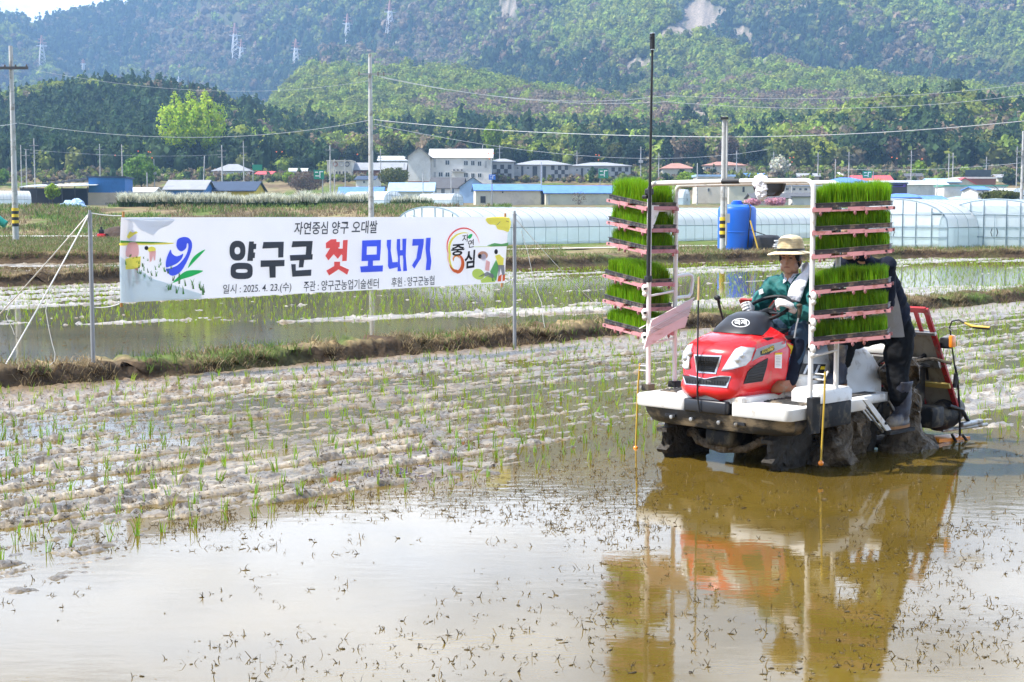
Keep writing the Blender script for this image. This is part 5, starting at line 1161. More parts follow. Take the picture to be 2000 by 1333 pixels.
# round emblem and the harvest painting at the right
arc = lambda cx, cy, rx, ry, a0, a1, n=26: [(cx + rx * math.cos(R(a0 + (a1 - a0) * k / n)), cy - ry * math.sin(R(a0 + (a1 - a0) * k / n))) for k in range(n + 1)]
stroke(arc(905, 482, 30, 36, 10, 200, 30) + arc(893, 500, 17, 33, 190, 275, 12), [.4 + 2.6 * math.sin(math.pi * min(1, k / 34)) for k in range(44)], "red"); stroke(arc(906, 486, 27, 31, 75, 200, 22) + arc(892, 500, 13, 28, 190, 268, 12), [1 + 3.2 * math.sin(math.pi * k / 36) for k in range(36)], "yellow")
stroke(arc(892, 500, 15, 30, 215, 270, 12) + arc(894, 515, 11, 17, 280, 450, 18), [1 + 6 * math.sin(math.pi * k / 32) for k in range(32)], "orange2"); stroke(arc(893, 508, 6, 8, 200, 20, 12), [1, 2, 2.5, 3, 3, 3.2, 3.2, 3, 3, 2.5, 2, 1.5, 1], "orange")
lettering("자", [(902, 459), (914, 458), (914, 472), (902, 474)], "black", .012); lettering("연", [(913, 470), (924, 467), (924, 483), (913, 485)], "black", .012); lettering("중", [(884, 478), (908, 476), (906, 499), (882, 501)], "black", .03); lettering("심", [(908, 491), (927, 488), (926, 523), (908, 526)], "black", .03); wpoly(smooth_poly([(912, 463), (916, 458), (921, 458), (919, 464), (915, 467)], 3), "green", .006, 1)
wpoly(smooth_poly([(949, 426), (992, 426), (991.5, 452), (980, 450), (970, 448), (965, 440), (953, 438)], 3), "yellow", .002, 1); stroke([(968, 440), (974, 433)], 1, "grey"); stroke([(985, 432), (991, 434)], 1, "brown"); wpoly([(950, 480), (965, 475), (978, 477), (991, 474), (990.5, 481), (960, 482)], "hill", .0025); stroke([(922, 482.5), (960, 482)], 1, "lgreen", .003)
blobp(942, 499, 10, 8, "skin", .002); blobp(936, 501, 3.5, 4.5, "black", .003); blobp(943, 503, 5, 7, "violet", .003); blobp(968, 492, 3.5, 5, "black", .003); wpoly([(966, 500), (974, 497), (983, 505), (982, 520), (972, 518)], "yellow", .003); wpoly([(972, 518), (984, 518), (985, 538), (980, 538), (977, 524), (972, 545)], "grey", .0032); wpoly([(972, 540), (979, 536), (977, 550), (970, 550)], "orange2", .0036); wpoly([(981, 538), (986, 536), (985, 548), (980, 550)], "orange2", .0036)
wpoly([(956, 530), (968, 508), (974, 520), (968, 548), (960, 550)], "hill", .0022); blobp(934, 536, 12, 10, "lgreen", .003, .6); wpoly([(938, 548), (952, 538), (965, 543), (966, 551), (940, 553)], "lgreen", .0032); wpoly([(934, 541), (950, 531), (963, 537), (962, 544), (950, 540)], "grey", .0036); wpoly([(948, 508), (956, 512), (954, 530), (946, 528)], "pink", .0034)
g.build("cloth", BN, 0)
for a_, b_ in (((241, 414), (237, 600)), ((987, 417), (980, 561))):
    g2 = MB(); g2.tube([pbn(*a_, -.05) - bo_, pbn(*b_, -.05) - bo_], .015, "stick_wood", 10); g2.build("end_stick", BN, 40)
def rope(label, pts, r=.006, mat="rope_white", group=None, name="guy_rope", cat="rope"):
    o = Vector(pts[0]); g = MB(); g.tube([Vector(p) - o for p in pts], r, mat, 6); t = g.build(name, None, 60, o); return tag(t, label, cat, group)
ptl = Vector((pl.x, pl.y, Zat(416, pl.y))); ptr = Vector((pr.x, pr.y, Zat(425, pr.y)))
def sag(a, b, s, n=10):
    a = Vector(a); b = Vector(b); return [a.lerp(b, k / n) - Vector((0, 0, s * 4 * (k / n) * (1 - k / n))) for k in range(n + 1)]
rope("short white rope from the left post to the banner's upper stick", sag(ptl, pbn(237, 422), .01)); rope("white rope from the left post to the banner's lower stick", sag(Vector((pl.x, pl.y, Zat(600, pl.y))), pbn(233, 594), .02)); rope("short white rope tying the banner's lower corner to the right post", sag(Vector((pr.x, pr.y, Zat(541, pr.y))), pbn(985, 553), .01), .005)
rope("white guy rope slanting steeply from the left post, with a loose knotted end", sag(ptl, atZ(-6, 742, .12), .02) , .008); rope("white guy rope slanting away farthest left from the left post", sag(ptl, atY(-30, 645, 19.0), .02), .008)
k0 = ptl.lerp(atZ(-6, 742, .12), .46); rope("loose white rope end dangling from the knot of the steep guy rope", [k0 + Vector(v) for v in ((0, 0, 0), (.05, 0, .02), (.0, 0, -.08), (-.03, 0, -.25), (.0, 0, -.45), (.03, 0, -.6), (.06, 0, -.72), (.05, 0, -.80), (-.02, 0, -.86))], .004)
k1 = ptl.lerp(atY(-30, 645, 19.0), .80); rope("loose white rope end hanging from the farther guy rope", [k1 + Vector(v) for v in ((0, 0, 0), (.06, 0, -.02), (.03, 0, -.1), (.10, 0, -.25), (.12, 0, -.32))], .004)
rope("thin white guy rope from the right post down to the bank", sag(ptr, atZ(1180, 612, .1) + Vector((0, 2.5, 0)), .05), .005); rope("thin loose white rope hanging straight down beside the right post", [atY(1018, 452, 21.3), atY(1030, 490, 21.4), atY(1045, 560, 21.4), atY(1058, 592, 21.4), atY(1061, 625, 21.4), atY(1064, 640, 21.4)], .004)

# ---------------------------------------------------------------- rice seedlings in the paddies
def mz(X, Y):
    return np.maximum(mud_height(X, Y), -.015)
rs = np.random.default_rng(77); S_, T_ = [], []
for s in np.arange(-14.75, -7.8, .30):
    t = np.arange(-6, 46, .21); t = t + rs.normal(0, .03, len(t)); k = rs.random(len(t)) > .14; t = t[k]; S_ += list(s + rs.normal(0, .025, len(t))); T_ += list(t)
tm = MAC.sum() * S2
for s in np.arange(-7.85, -6.0, .30):
    t = np.arange(tm + 3.0, 46, .21); t = t + rs.normal(0, .03, len(t)); k = rs.random(len(t)) > .12; t = t[k]; S_ += list(s + rs.normal(0, .025, len(t))); T_ += list(t)
S_, T_ = np.array(S_), np.array(T_); X, Y = from_st(S_, T_); px = pxl(X, Y); k = (Y > 6.0) & (px > -330) & (px < 2330); X, Y = X[k], Y[k]
d = np.hypot(X, Y) + 99 * ((pxl(X, Y) < -10) | (pxl(X, Y) > 2010)); o_ = np.argsort(d); X, Y = X[o_], Y[o_]; Z = mz(X, Y)
def clump(r, n=None, k=1.0):
    n = n or r.integers(4, 8); P = np.stack([r.normal(0, .010, n), r.normal(0, .010, n), np.full(n, -.012)], 1)
    lean0 = r.uniform(0, .35); az0 = r.uniform(0, 6.28); c = np.array([[.25, .42, .022]]) * r.uniform(.7, 1.2, (n, 1)) * np.array([[r.uniform(.8, 1.15), 1, 1]])
    return blades(P, r.uniform(.075, .14, n) * k, .0075, np.clip(r.normal(.28, .16, n), .03, .75), c, r.normal(az0, 1.3, n), .4)
SEEDF = M("seedling_field", vcol=True, var=.12, scale=6, rough=.5, trans=.45, spec=.3)
protos = []
for i in range(14):
    V_, F_, C_c = clump(np.random.default_rng(200 + i)); protos.append(raw_mesh("rice_seedling", V_, F_, SEEDF, C_c))
NI = min(300, len(X))
for i in range(NI):
    o = link("rice_seedling", protos[i % 14], None, (X[i], Y[i], Z[i])); o.rotation_euler = (0, 0, rs.uniform(0, 6.28)); o.scale = (1, 1, rs.uniform(.8, 1.15)); tag(o, "young green rice seedling clump planted in the near wet mud rows", "rice seedling", "rice seedlings in the near rows")
def many(X, Y, Z, seed, k=1.0, n=None, w=1.0):
    r = np.random.default_rng(seed); N = len(X); nb = n or 5; P = np.repeat(np.stack([X, Y, Z - .012], 1), nb, 0); P[:, :2] += r.normal(0, .013 * k, (N * nb, 2))
    c = np.repeat(np.array([[.25, .42, .022]]) * r.uniform(.7, 1.25, (N, 1)) * np.stack([r.uniform(.85, 1.25, N), np.ones(N), np.ones(N)], 1), nb, 0) * r.uniform(.85, 1.15, (N * nb, 1))
    return blades(P, r.uniform(.07, .13, N * nb) * k, .0075 * w, np.clip(r.normal(.3, .15, N * nb), .03, .8), c, None, .4)
V_, F_, C_c = many(X[NI:], Y[NI:], Z[NI:], 5); tag(link("rice_seedlings", raw_mesh("rice_seedlings", V_, F_, SEEDF, C_c)), kind="stuff")
S_, T_ = [], []
for s in np.arange(-36.2, -18.6, .30):
    t = np.arange(10, 100, .26); t = t + rs.normal(0, .05, len(t)); t = t[rs.random(len(t)) > .12]; S_ += list(s + rs.normal(0, .03, len(t))); T_ += list(t)
for s in np.arange(-18.6, -16.6, .30):
    t = np.arange(34, 100, .26); t = t[rs.random(len(t)) > .12]; S_ += list(s + rs.normal(0, .03, len(t))); T_ += list(t)
S_, T_ = np.array(S_), np.array(T_); X, Y = from_st(S_, T_); px = pxl(X, Y); k = (Y > 12) & (px > -330) & (px < 2330) & (Y < np.interp(X, P2x, P2y) - .6) & (S_ < np.interp(T_, [4, 8, 12, 17, 25, 32, 45], [-26, -25, -23.8, -20.8, -18.6, -17.6, -16.4])); X, Y = X[k], Y[k]
V_, F_, C_c = many(X, Y, mz(X, Y), 6, .9, 3, 1.5); tag(link("rice_seedlings", raw_mesh("far_rice_seedlings", V_, F_, SEEDF, C_c)), kind="stuff")

# ---------------------------------------------------------------- straw, roots and clods lying in the shallow water
CLOD = M("clod", vcol=True, var=.4, scale=20, rough=.8, bump=.008, bscale=60, spec=.2)
def debris(name, X, Y, size, seed, stems):
    r = np.random.default_rng(seed); Vs, Fq, Cs = [], [], []; o = 0; N = len(X); V0, F0 = crown_proto(301, 1, .2, "round")[:2]
    for i in range(N):
        c = np.array([.085, .062, .032]) * r.uniform(.5, 1.8); s = size[i] * r.uniform(.15, .40); w = V0 * np.array([s * r.uniform(.8, 2.8), s * r.uniform(.5, 1.2), s * r.uniform(.15, .40)]); a = r.uniform(0, 6.28)
        w = np.stack([w[:, 0] * math.cos(a) - w[:, 1] * math.sin(a), w[:, 0] * math.sin(a) + w[:, 1] * math.cos(a), w[:, 2]], 1) * (1 + r.normal(0, .25, (len(w), 1))) + (X[i], Y[i], max(0, float(hD[i])) + s * .06)
        Vs.append(w); Fq.append(F0 + o); Cs.append(np.repeat(c[None], len(w), 0)); o += len(w)
    V1 = np.concatenate(Vs); F1 = np.concatenate(Fq); C1 = np.concatenate(Cs)
    K = np.repeat(np.arange(N), stems); n = len(K); P = np.stack([X[K] + r.normal(0, .6, n) * size[K], Y[K] + r.normal(0, .6, n) * size[K], np.maximum(0, hD[K]) - .004], 1)
    V2, F2, C2 = blades(P, r.uniform(.4, 2.0, n) * size[K], .0048, np.clip(r.normal(1.15, .25, n), .2, 1.38), np.array([[.075, .052, .022]]) * r.uniform(.4, 1.9, (n, 1)))
    V_, F_, C_ = merge([(V1, [F1], C1), (V2, F2, C2)]); tag(link(name, raw_mesh(name, V_, F_, CLOD, C_)), kind="stuff")
r = np.random.default_rng(91)
def dscat(n, y0, y1, p0, p1, dens, seed, smin, smax):
    Y = 5700 / r.uniform(5700 / y1, 5700 / y0, n) ; X = (r.uniform(p0, p1, n) - 1000) / F * Y; s, t = to_st(X, Y); k = fbm(X * 1.1, Y * .8, seed, 4) > dens; X, Y = X[k], Y[k]
    return X, Y, np.exp(r.uniform(math.log(smin), math.log(smax), len(X)))
sets = [dscat(900, 6.2, 13, 1640, 2050, .40, 441, .007, .034), dscat(520, 6.6, 11.5, 1150, 1900, .44, 447, .008, .036), dscat(1500, 6.0, 24, -30, 2030, .575, 401, .006, .036), dscat(900, 6.0, 13, 1500, 2040, .50, 405, .007, .034), dscat(420, 8.5, 12, 1050, 1950, .46, 409, .010, .04), dscat(2600, 16, 45, -30, 2030, .46, 413, .02, .06), dscat(3600, 8.5, 19, -30, 1300, .45, 421, .008, .034), dscat(500, 6.2, 9, 100, 1400, .56, 431, .008, .035), dscat(6000, 9.0, 24, -30, 1300, .40, 451, .010, .0299)]
X = np.concatenate([q[0] for q in sets]); Y = np.concatenate([q[1] for q in sets]); D_ = np.concatenate([q[2] for q in sets]); hD = mud_height(X, Y); s, t = to_st(X, Y)
k = ~((s > -16.3) & (s < -14.9)) & (np.hypot(X - MAC[0] - .7, Y - MAC[1] - .7) > .9) & (Y < np.interp(X, P2x, P2y) - .5); X, Y, D_, hD = X[k], Y[k], D_[k], hD[k]
near_ = ~((D_ < .0) & (to_st(X, Y)[0] > -8.3)); X, Y, D_, hD = X[near_], Y[near_], D_[near_], hD[near_]
debris("straw_debris", X, Y, D_, 17, 2)

# ---------------------------------------------------------------- the village
def Yground(px, py, y0=112, y1=3300):
    """first distance along a photo ray at which the land rises to meet it"""
    Ys = np.exp(np.linspace(math.log(y0), math.log(y1), 3000)); X = (px - 1000) / F * Ys; L_ = CAMH + (YH - py) / F * Ys
    k = np.nonzero(land_z(X, Ys) >= L_)[0]; return float(Ys[k[0]]) if len(k) else y1
def Mw(name, col, **k):
    return M(name, col, k.pop("rough", .75), var=k.pop("var", .08), scale=k.pop("scale", .6), dirt=k.pop("dirt", tuple(c * .7 for c in col)), dscale=.5, dlo=.52, dhi=.75, **k)
Mw("wall_white", (.72, .70, .66)); Mw("wall_cream", (.62, .57, .47)); Mw("wall_grey", (.45, .45, .45)); Mw("wall_beige", (.52, .42, .30)); Mw("wall_blue", (.03, .16, .42)); Mw("wall_brick", (.30, .13, .08)); Mw("wall_dark", (.06, .06, .065)); Mw("wall_yellow", (.60, .45, .03))
Mw("roof_blue", (.10, .24, .66)); Mw("roof_pale_blue", (.34, .50, .72)); Mw("roof_navy", (.035, .06, .11)); Mw("roof_red", (.58, .09, .10)); Mw("roof_grey", (.30, .31, .33)); Mw("roof_dark", (.085, .085, .09)); Mw("roof_silver", (.62, .65, .68), rough=.45); Mw("roof_tile", (.40, .20, .15)); Mw("roof_green", (.12, .36, .26)); Mw("roof_white", (.74, .74, .74))
M("window_frame", (.62, .63, .64), .5); M("window_glass", (.025, .040, .045), .12, var=.3, scale=.8); M("checker_dark", (.065, .068, .075), .6, var=.1); M("sign_green", (.005, .21, .12), .5, var=.05); M("sign_blue", (.02, .15, .62), .5, var=.05); M("sign_white", (.78, .78, .78), .5); M("sign_purple", (.10, .05, .36), .5); M("sign_lime", (.35, .60, .05), .5); M("orange_ball", (.85, .16, .03), .5); M("door_dark", (.05, .05, .055), .6)
def house(label, px0, px1, yb, ye, yr, wall, roof, Y=None, depth=8., yaw=0., kind="gable", windows=(), name="house", cat="house", group=None, eave=.45, ridge=None, sink=1.5, extra=None):
    pm = (px0 + px1) / 2; Y = Y or Yground(pm, yb); w = (px1 - px0) / F * Y; zb = Zat(yb, Y); h = (yb - ye) / F * Y; rh = max((ye - yr) / F * Y, .01)
    t = thing(name, label, cat, (Xat(pm, Y), Y + depth / 2 * math.cos(R(yaw)), zb), R(yaw), group); W_, D_ = w / 2, depth / 2; g = MB()
    if kind == "flat":
        g.box((0, 0, (h - sink) / 2), (w, depth, h + sink), wall); g.build("wall", t, 0); g = MB(); g.box((0, 0, h + rh / 2 + .05), (w + .5, depth + .5, rh + .1), roof); g.build("roof", t, 0)
    elif kind == "gable":                     # ridge runs along the front
        e = [(x, y, z) for x in (-W_, W_) for y, z in ((-D_, -sink), (D_, -sink), (D_, h), (0, h + rh), (-D_, h))]; g.add(e, [(0, 1, 2, 3, 4), (9, 8, 7, 6, 5), (0, 4, 9, 5), (1, 6, 7, 2), (4, 3, 8, 9), (2, 7, 8, 3)], wall); g.build("wall", t, 0)
        g = MB(); r_ = ridge if ridge is not None else W_ + eave; s = rh / D_
        for sg in (-1, 1):
            g.plate([(-W_ - eave, sg * (D_ + eave), h - eave * s + .08), (W_ + eave, sg * (D_ + eave), h - eave * s + .08), (W_ + eave, 0, h + rh + .08), (-W_ - eave, 0, h + rh + .08)], .14, roof)
        g.build("roof", t, 0)
    elif kind == "front":                     # gable faces the camera
        e = [(x, y, z) for y in (-D_, D_) for x, z in ((-W_, -sink), (W_, -sink), (W_, h), (0, h + rh), (-W_, h))]; g.add(e, [(0, 1, 2, 3, 4), (9, 8, 7, 6, 5), (1, 6, 7, 2), (0, 4, 9, 5), (2, 7, 8, 3), (3, 8, 9, 4)], wall); g.build("wall", t, 0)
        g = MB(); s = rh / W_
        for sg in (-1, 1):
            g.plate([(sg * (W_ + eave), -D_ - eave, h - eave * s + .08), (sg * (W_ + eave), D_ + eave, h - eave * s + .08), (0, D_ + eave, h + rh + .08), (0, -D_ - eave, h + rh + .08)], .14, roof)
        g.build("roof", t, 0)
    else:                                     # hip
        g.box((0, 0, (h - sink) / 2), (w, depth, h + sink), wall); g.build("wall", t, 0); g = MB(); a, b = W_ + eave, D_ + eave; q = max(a - b, a * .25)
        g.add([(-a, -b, h), (a, -b, h), (a, b, h), (-a, b, h), (-q, 0, h + rh), (q, 0, h + rh), (-a, -b, h + .15), (a, -b, h + .15), (a, b, h + .15), (-a, b, h + .15)], [(3, 2, 1, 0), (0, 1, 7, 6), (1, 2, 8, 7), (2, 3, 9, 8), (3, 0, 6, 9), (6, 7, 5, 4), (7, 8, 5), (8, 9, 4, 5), (9, 6, 4)], roof); g.build("roof", t, 0)
    for wx0, wx1, wy0, wy1, *tp in windows:   # photo pixels on the front wall
        x0, x1 = (wx0 - pm) / F * Y, (wx1 - pm) / F * Y; z0, z1 = (yb - wy1) / F * Y, (yb - wy0) / F * Y; g = MB(); m = tp[0] if tp else "window_frame"; y = -D_ - .03
        if tp:
            g.box(((x0 + x1) / 2, y, (z0 + z1) / 2), (x1 - x0, .08, z1 - z0), m); g.build(tp[1] if len(tp) > 1 else "panel", t, 0)
        else:
            g.box(((x0 + x1) / 2, y, (z0 + z1) / 2), (x1 - x0, .10, z1 - z0), m); wo = g.build("window", t, 0); g = MB(); k = .12 * min(x1 - x0, z1 - z0)
            for a0, a1 in ((x0 + k, (x0 + x1) / 2 - k / 2), ((x0 + x1) / 2 + k / 2, x1 - k)):
                g.box(((a0 + a1) / 2, y - .05, (z0 + z1) / 2), (a1 - a0, .05, z1 - z0 - 2 * k), "window_glass")
            g.build("pane", wo, 0)
    if extra: extra(t, w, depth, h, rh, Y)
    return t
W2 = [(870, 879, 314, 324), (906, 915, 315, 325), (920, 928, 315, 325), (933, 941, 316, 326), (857, 866, 337, 347), (870, 879, 337, 347), (906, 915, 338, 348), (920, 928, 339, 348), (933, 941, 339, 348), (848, 852, 312, 328, "wall_grey"), (848, 852, 337, 352, "wall_grey"), (947, 951, 316, 329, "wall_grey")]
def ac_units(t, w, d, h, rh, Y):
    for k in range(3):
        g = MB(); x = (887 + k * 7.5 - 900) / F * Y; g.box((x, -d / 2 - .35, h * .52), (.75, .5, .65), "wall_white"); g.lathe((x, -d / 2 - .6, h * .52), [(.24, 0), (.24, .03)], "checker_dark", 12, axis=(0, -1, 0)); g.build("air_conditioner", t, 0)
    g = MB(); g.box((-.6, -d / 2 - .4, h * .52 - .4), (3.4, .8, .06), "wall_grey"); g.build("balcony", t, 0)
house("long white two storey building with pale metal gable roof and air conditioners", 841, 960, 360, 309, 292, "wall_white", "roof_white", 392, 11, 0, "gable", W2, "apartment_building", "apartment", extra=ac_units)
house("white gabled end wing of the long building, with dark eaves and brick footing", 798, 841, 360, 307, 290, "wall_white", "roof_dark", 390, 13, 0, "front", [(798, 841, 355, 360, "wall_brick", "footing")], "apartment_building", "apartment", eave=.8)
def checker(x0, y0, c, cw, ch, rows=4):
    return [(x0 + i * cw, x0 + (i + 1) * cw, y0 + j * ch, y0 + (j + 1) * ch, "checker_dark", "checker_panel") for j in range(rows) for i in range(c) if (i + j) % 2 == 0]
def strips(xs, y0, y1):
    return [(x, x + w, y0, y1, "checker_dark", "stair_window") for x, w in xs]
house("grey chequered apartment block tucked against the long white building", 958, 1004, 358, 318, 310, "wall_grey", "roof_grey", 402, 12, 0, "hip", checker(963, 323, 5, 7.2, 8.5), "apartment_building", "apartment", "chequered grey apartment blocks")
house("grey chequered apartment block in the middle, behind the lone bare pole", 1002, 1113, 362, 324, 313, "wall_grey", "roof_grey", 404, 13, 0, "hip", checker(1076, 325, 5, 6.6, 8.2, 4) + strips([(1018, 4), (1040, 9), (1060, 6)], 326, 356) + [(1009, 1013, 327, 332), (1028, 1034, 327, 332), (1009, 1013, 346, 350), (1028, 1034, 346, 350)], "apartment_building", "apartment", "chequered grey apartment blocks")
house("grey chequered apartment block nearest the tray rack, with a green sign before it", 1112, 1230, 364, 326, 317, "wall_grey", "roof_grey", 404, 13, 0, "hip", checker(1193, 328, 5, 6.6, 8.2, 4) + strips([(1134, 4), (1158, 9), (1178, 6)], 330, 358) + [(1124, 1129, 331, 336), (1145, 1150, 331, 336), (1124, 1129, 350, 354), (1145, 1150, 350, 354)], "apartment_building", "apartment", "chequered grey apartment blocks")
house("single storey house with a dark shingle roof before the white building", 843, 905, 386, 368, 348, "wall_white", "roof_dark", 345, 9, -6, "gable", [(866, 874, 369, 379), (884, 892, 369, 379)])
house("pale blue gabled annex beside the dark shingle roof", 898, 950, 384, 366, 348, "roof_pale_blue", "roof_dark", 341, 7, 0, "front", eave=.3)
house("low house with a pale blue metal roof beside the white building", 762, 846, 384, 374, 358, "wall_white", "roof_pale_blue", 320, 8, 0, "gable")
house("cream barn with bright blue roof, the left one of the pair", 926, 1052, 402, 373, 361, "wall_cream", "roof_blue", 290, 10, 4, "gable", [(935, 945, 384, 397, "door_dark", "door"), (977, 979.5, 375, 378, "door_dark", "vent")], "barn", "barn", "cream barns with blue roofs")
house("cream barn with bright blue roof, the right one of the pair behind a bare bush", 1062, 1206, 402, 378, 364, "wall_cream", "roof_blue", 288, 10, 4, "gable", [(1066, 1070, 380, 402, "wall_grey", "gutter")], "barn", "barn", "cream barns with blue roofs")
house("small shed with a bright blue roof in front of the white plumed hedge's far end", 664, 745, 396, 383, 367, "wall_beige", "roof_blue", 270, 7, 0, "gable", name="shed", cat="shed")
house("small white house with a grey hipped roof on the rise behind the left poles", 419, 488, 352, 336, 321, "wall_white", "roof_grey", None, 8, 0, "hip", [(424, 428, 339, 347), (434, 438, 339, 347), (448, 476, 337, 340, "roof_silver", "awning")])
house("low blue walled house with grey gable roof next to the plumed grass", 326, 400, 390, 371, 353, "wall_blue", "roof_grey", 255, 9, 0, "gable")
house("long navy roofed shed with a yellow wall behind the plumed grass", 398, 502, 392, 373, 356, "wall_yellow", "roof_navy", 262, 8, -4, "gable", name="shed", cat="shed")
house("silver roofed long hall half hidden by the round orange shrub", 536, 640, 330, 309, 294, "wall_dark", "roof_silver", None, 12, 0, "hip", name="hall", cat="hall")
house("school building with green edged roof and red and orange wall stripes", 628, 694, 322, 295, 291, "roof_pale_blue", "roof_green", None, 10, 0, "flat", [(642, 646, 296, 311, "roof_red", "wall_stripe"), (661, 667, 296, 309, "roof_red", "wall_stripe"), (679, 683, 296, 309, "orange_ball", "wall_stripe"), (650, 658, 299, 305), (670, 677, 299, 305)], "school", "school")
def rings_(t, w, d, h, rh, Y):
    for x, m in ((657, "wall_brick"), (668.5, "wall_grey"), (680, "wall_dark")):
        g = MB(); c = ((x - 664.5) / F * Y, -d / 2 - .08, (352 - 322) / F * Y); g.tube([(c[0] + .55 * math.cos(t_), c[1], c[2] + .55 * math.sin(t_)) for t_ in np.linspace(0, 6.28, 20, endpoint=False)], .12, m, 6, closed=True); g.build("ring", t, 40)
house("cream walled building with three round ring ornaments on its front", 641, 688, 352, 316, 315, "wall_cream", "wall_cream", None, 9, 0, "flat", [(x, x + 3, 336, 345, "door_dark", "slot_window") for x in (658, 664, 671, 678)], "community_hall", "hall", extra=rings_)
house("brown house with a broad grey roof right of the ring ornaments", 689, 792, 350, 333, 319, "wall_brick", "roof_grey", None, 9, 0, "gable", [(698, 701, 337, 344), (704, 707, 337, 344)])
house("small white flat roofed house with dark openings behind the mid pole", 708, 742, 326, 304, 301, "wall_white", "wall_white", None, 8, 0, "flat", [(712, 722, 308, 318, "door_dark", "opening"), (730, 739, 308, 318, "door_dark", "opening")])
house("white house with a pale grey roof just left of the big white building", 741, 796, 338, 315, 306, "wall_white", "roof_silver", None, 9, 0, "gable", [(782, 784, 317, 322)])
def shed_roof(t, w, d, h, rh, Y):
    g = MB(); x0, x1 = (43 - 202) / F * Y, (186 - 202) / F * Y; z0, z1 = (402 - 367) / F * Y, (402 - 361) / F * Y
    g.plate([(x0, -d / 2 - 3, z0), (x1, -d / 2 - 3, z1 - .2), (x1, d / 2 - 2, z1 + .5), (x0, d / 2 - 2, z0 + .5)], .1, "roof_silver"); g.build("canopy", t, 0)
    for k in range(6):
        g = MB(); x = x0 + (x1 - x0) * (k + .3) / 6; g.tube([(x, -d / 2 - 2.5, -1), (x, -d / 2 - 2.5, z0 + .1)], .07, "wall_dark", 8); g.build("canopy_post", t, 40)
    g = MB(); g.box(((x0 + x1) / 2 - 1, d / 2 - 2.5, z0 / 2), (x1 - x0 + 2, .15, z0), "wall_dark"); g.build("back_wall", t, 0)
    g = MB()
    for k in range(9):
        x = x0 + (x1 - x0) * (.25 + .085 * k); g.box((x, 0, z0 + .7 + k * .12), (.12, d * .8, .3), "wall_dark", (0, .5, 0))
    g.build("roof_truss", t, 0)
house("farm shed with blue tin upper walls and an open lean-to canopy at the left", 168, 237, 402, 348, 346.5, "wall_blue", "roof_navy", 250, 12, 8, "flat", [(166, 238, 377, 402, "wall_beige", "lower_wall"), (199, 214, 396, 402, "door_dark", "opening"), (216, 228, 396, 402, "door_dark", "opening")], "farm_shed", "shed", extra=shed_roof)
house("cream villa with a terrace and reddish tiled hip roof beside a dark conifer", 1292, 1352, 352, 331, 319, "wall_cream", "roof_tile", None, 10, 0, "hip", [(1330, 1335, 332, 342, "door_dark", "door"), (1298, 1310, 343, 350)], group="villas with red tile roofs")
house("wide cream villa with reddish tiled hip roof and several dark windows", 1372, 1454, 346, 325, 316, "wall_cream", "roof_tile", None, 10, 0, "hip", [(1376, 1385, 327, 333), (1393, 1397, 327, 333), (1417, 1420, 329, 341, "door_dark", "door"), (1431, 1434, 329, 341, "door_dark", "door"), (1444, 1447, 330, 342, "door_dark", "door")], group="villas with red tile roofs")
house("white workshop with a pale blue roof right of the tall pole by the tank", 1360, 1432, 384, 346, 343, "wall_cream", "roof_pale_blue", 320, 9, 0, "flat", [(1380, 1384, 368, 375), (1396, 1430, 343, 346, "orange_ball", "sign_board")], "workshop", "workshop")
house("long white low building with a row of windows behind the mirror", 1528, 1640, 386, 364, 356, "wall_white", "roof_pale_blue", 310, 9, 0, "gable", [(1532, 1538, 367, 373), (1545, 1551, 368, 373), (1558, 1563, 368, 373), (1568, 1574, 368, 373)])
house("low house with a bright blue roof edge between the bar and the tank", 1422, 1500, 384, 363, 358, "wall_cream", "roof_blue", 300, 8, 0, "flat", [(1448, 1452, 366, 376, "door_dark", "door")])
house("old dark roofed cottage behind the pink blossom", 1470, 1538, 394, 388, 379, "wall_cream", "roof_dark", 270, 8, 0, "gable")
house("dark roofed shed with a white wall beside the right arch post", 1545, 1640, 396, 385, 378, "wall_white", "roof_dark", 275, 8, 0, "gable", name="shed", cat="shed")
house("white house with a royal blue roof just above the right tray rack", 1612, 1700, 372, 359, 347, "wall_white", "roof_blue", 345, 9, 0, "hip")
house("house with a wide red roof at the foot of the wooded hill", 1668, 1740, 366, 356, 344, "wall_cream", "roof_red", 372, 9, 0, "gable", group="red roofed houses")
house("small house with a steep red gable roof near the terrace building", 1856, 1902, 366, 362, 349, "wall_cream", "roof_red", 365, 9, 0, "front", group="red roofed houses")
house("long pale silver roofed building right of the red roof", 1706, 1846, 372, 362, 354, "wall_white", "roof_silver", 345, 10, 0, "gable", name="warehouse", cat="warehouse")
house("shop with a purple and green signboard over its dark front", 1714, 1768, 378, 360, 358, "wall_dark", "roof_navy", 322, 7, 0, "flat", [(1721, 1765, 361, 366, "sign_purple", "signboard"), (1732, 1760, 362, 364.6, "sign_lime", "sign_stripe")], "shop", "shop")
house("pale blue roofed shed between the silver roof and the red gable", 1814, 1870, 366, 357, 350, "wall_grey", "roof_pale_blue", 350, 8, 0, "gable", name="shed", cat="shed")
house("house with a sky blue hipped roof just behind the first gabled greenhouse", 1730, 1810, 400, 388, 378, "wall_beige", "roof_blue", 235, 8, 0, "hip")
house("small pale blue roofed hut between the two gabled greenhouses", 1858, 1912, 400, 393, 384, "wall_white", "roof_pale_blue", 230, 7, 0, "hip", name="hut", cat="hut")
house("small bright blue roofed hut beside the sky blue hipped roof", 1808, 1842, 400, 391, 384, "wall_white", "roof_blue", 232, 7, 0, "gable", name="hut", cat="hut")
house("brown two storey building with a flat white roof slab and roof terrace", 1872, 1940, 372, 350, 347.5, "wall_brick", "wall_white", 372, 10, 0, "flat", [(1880, 1930, 333, 347, "window_glass", "terrace_glass")])
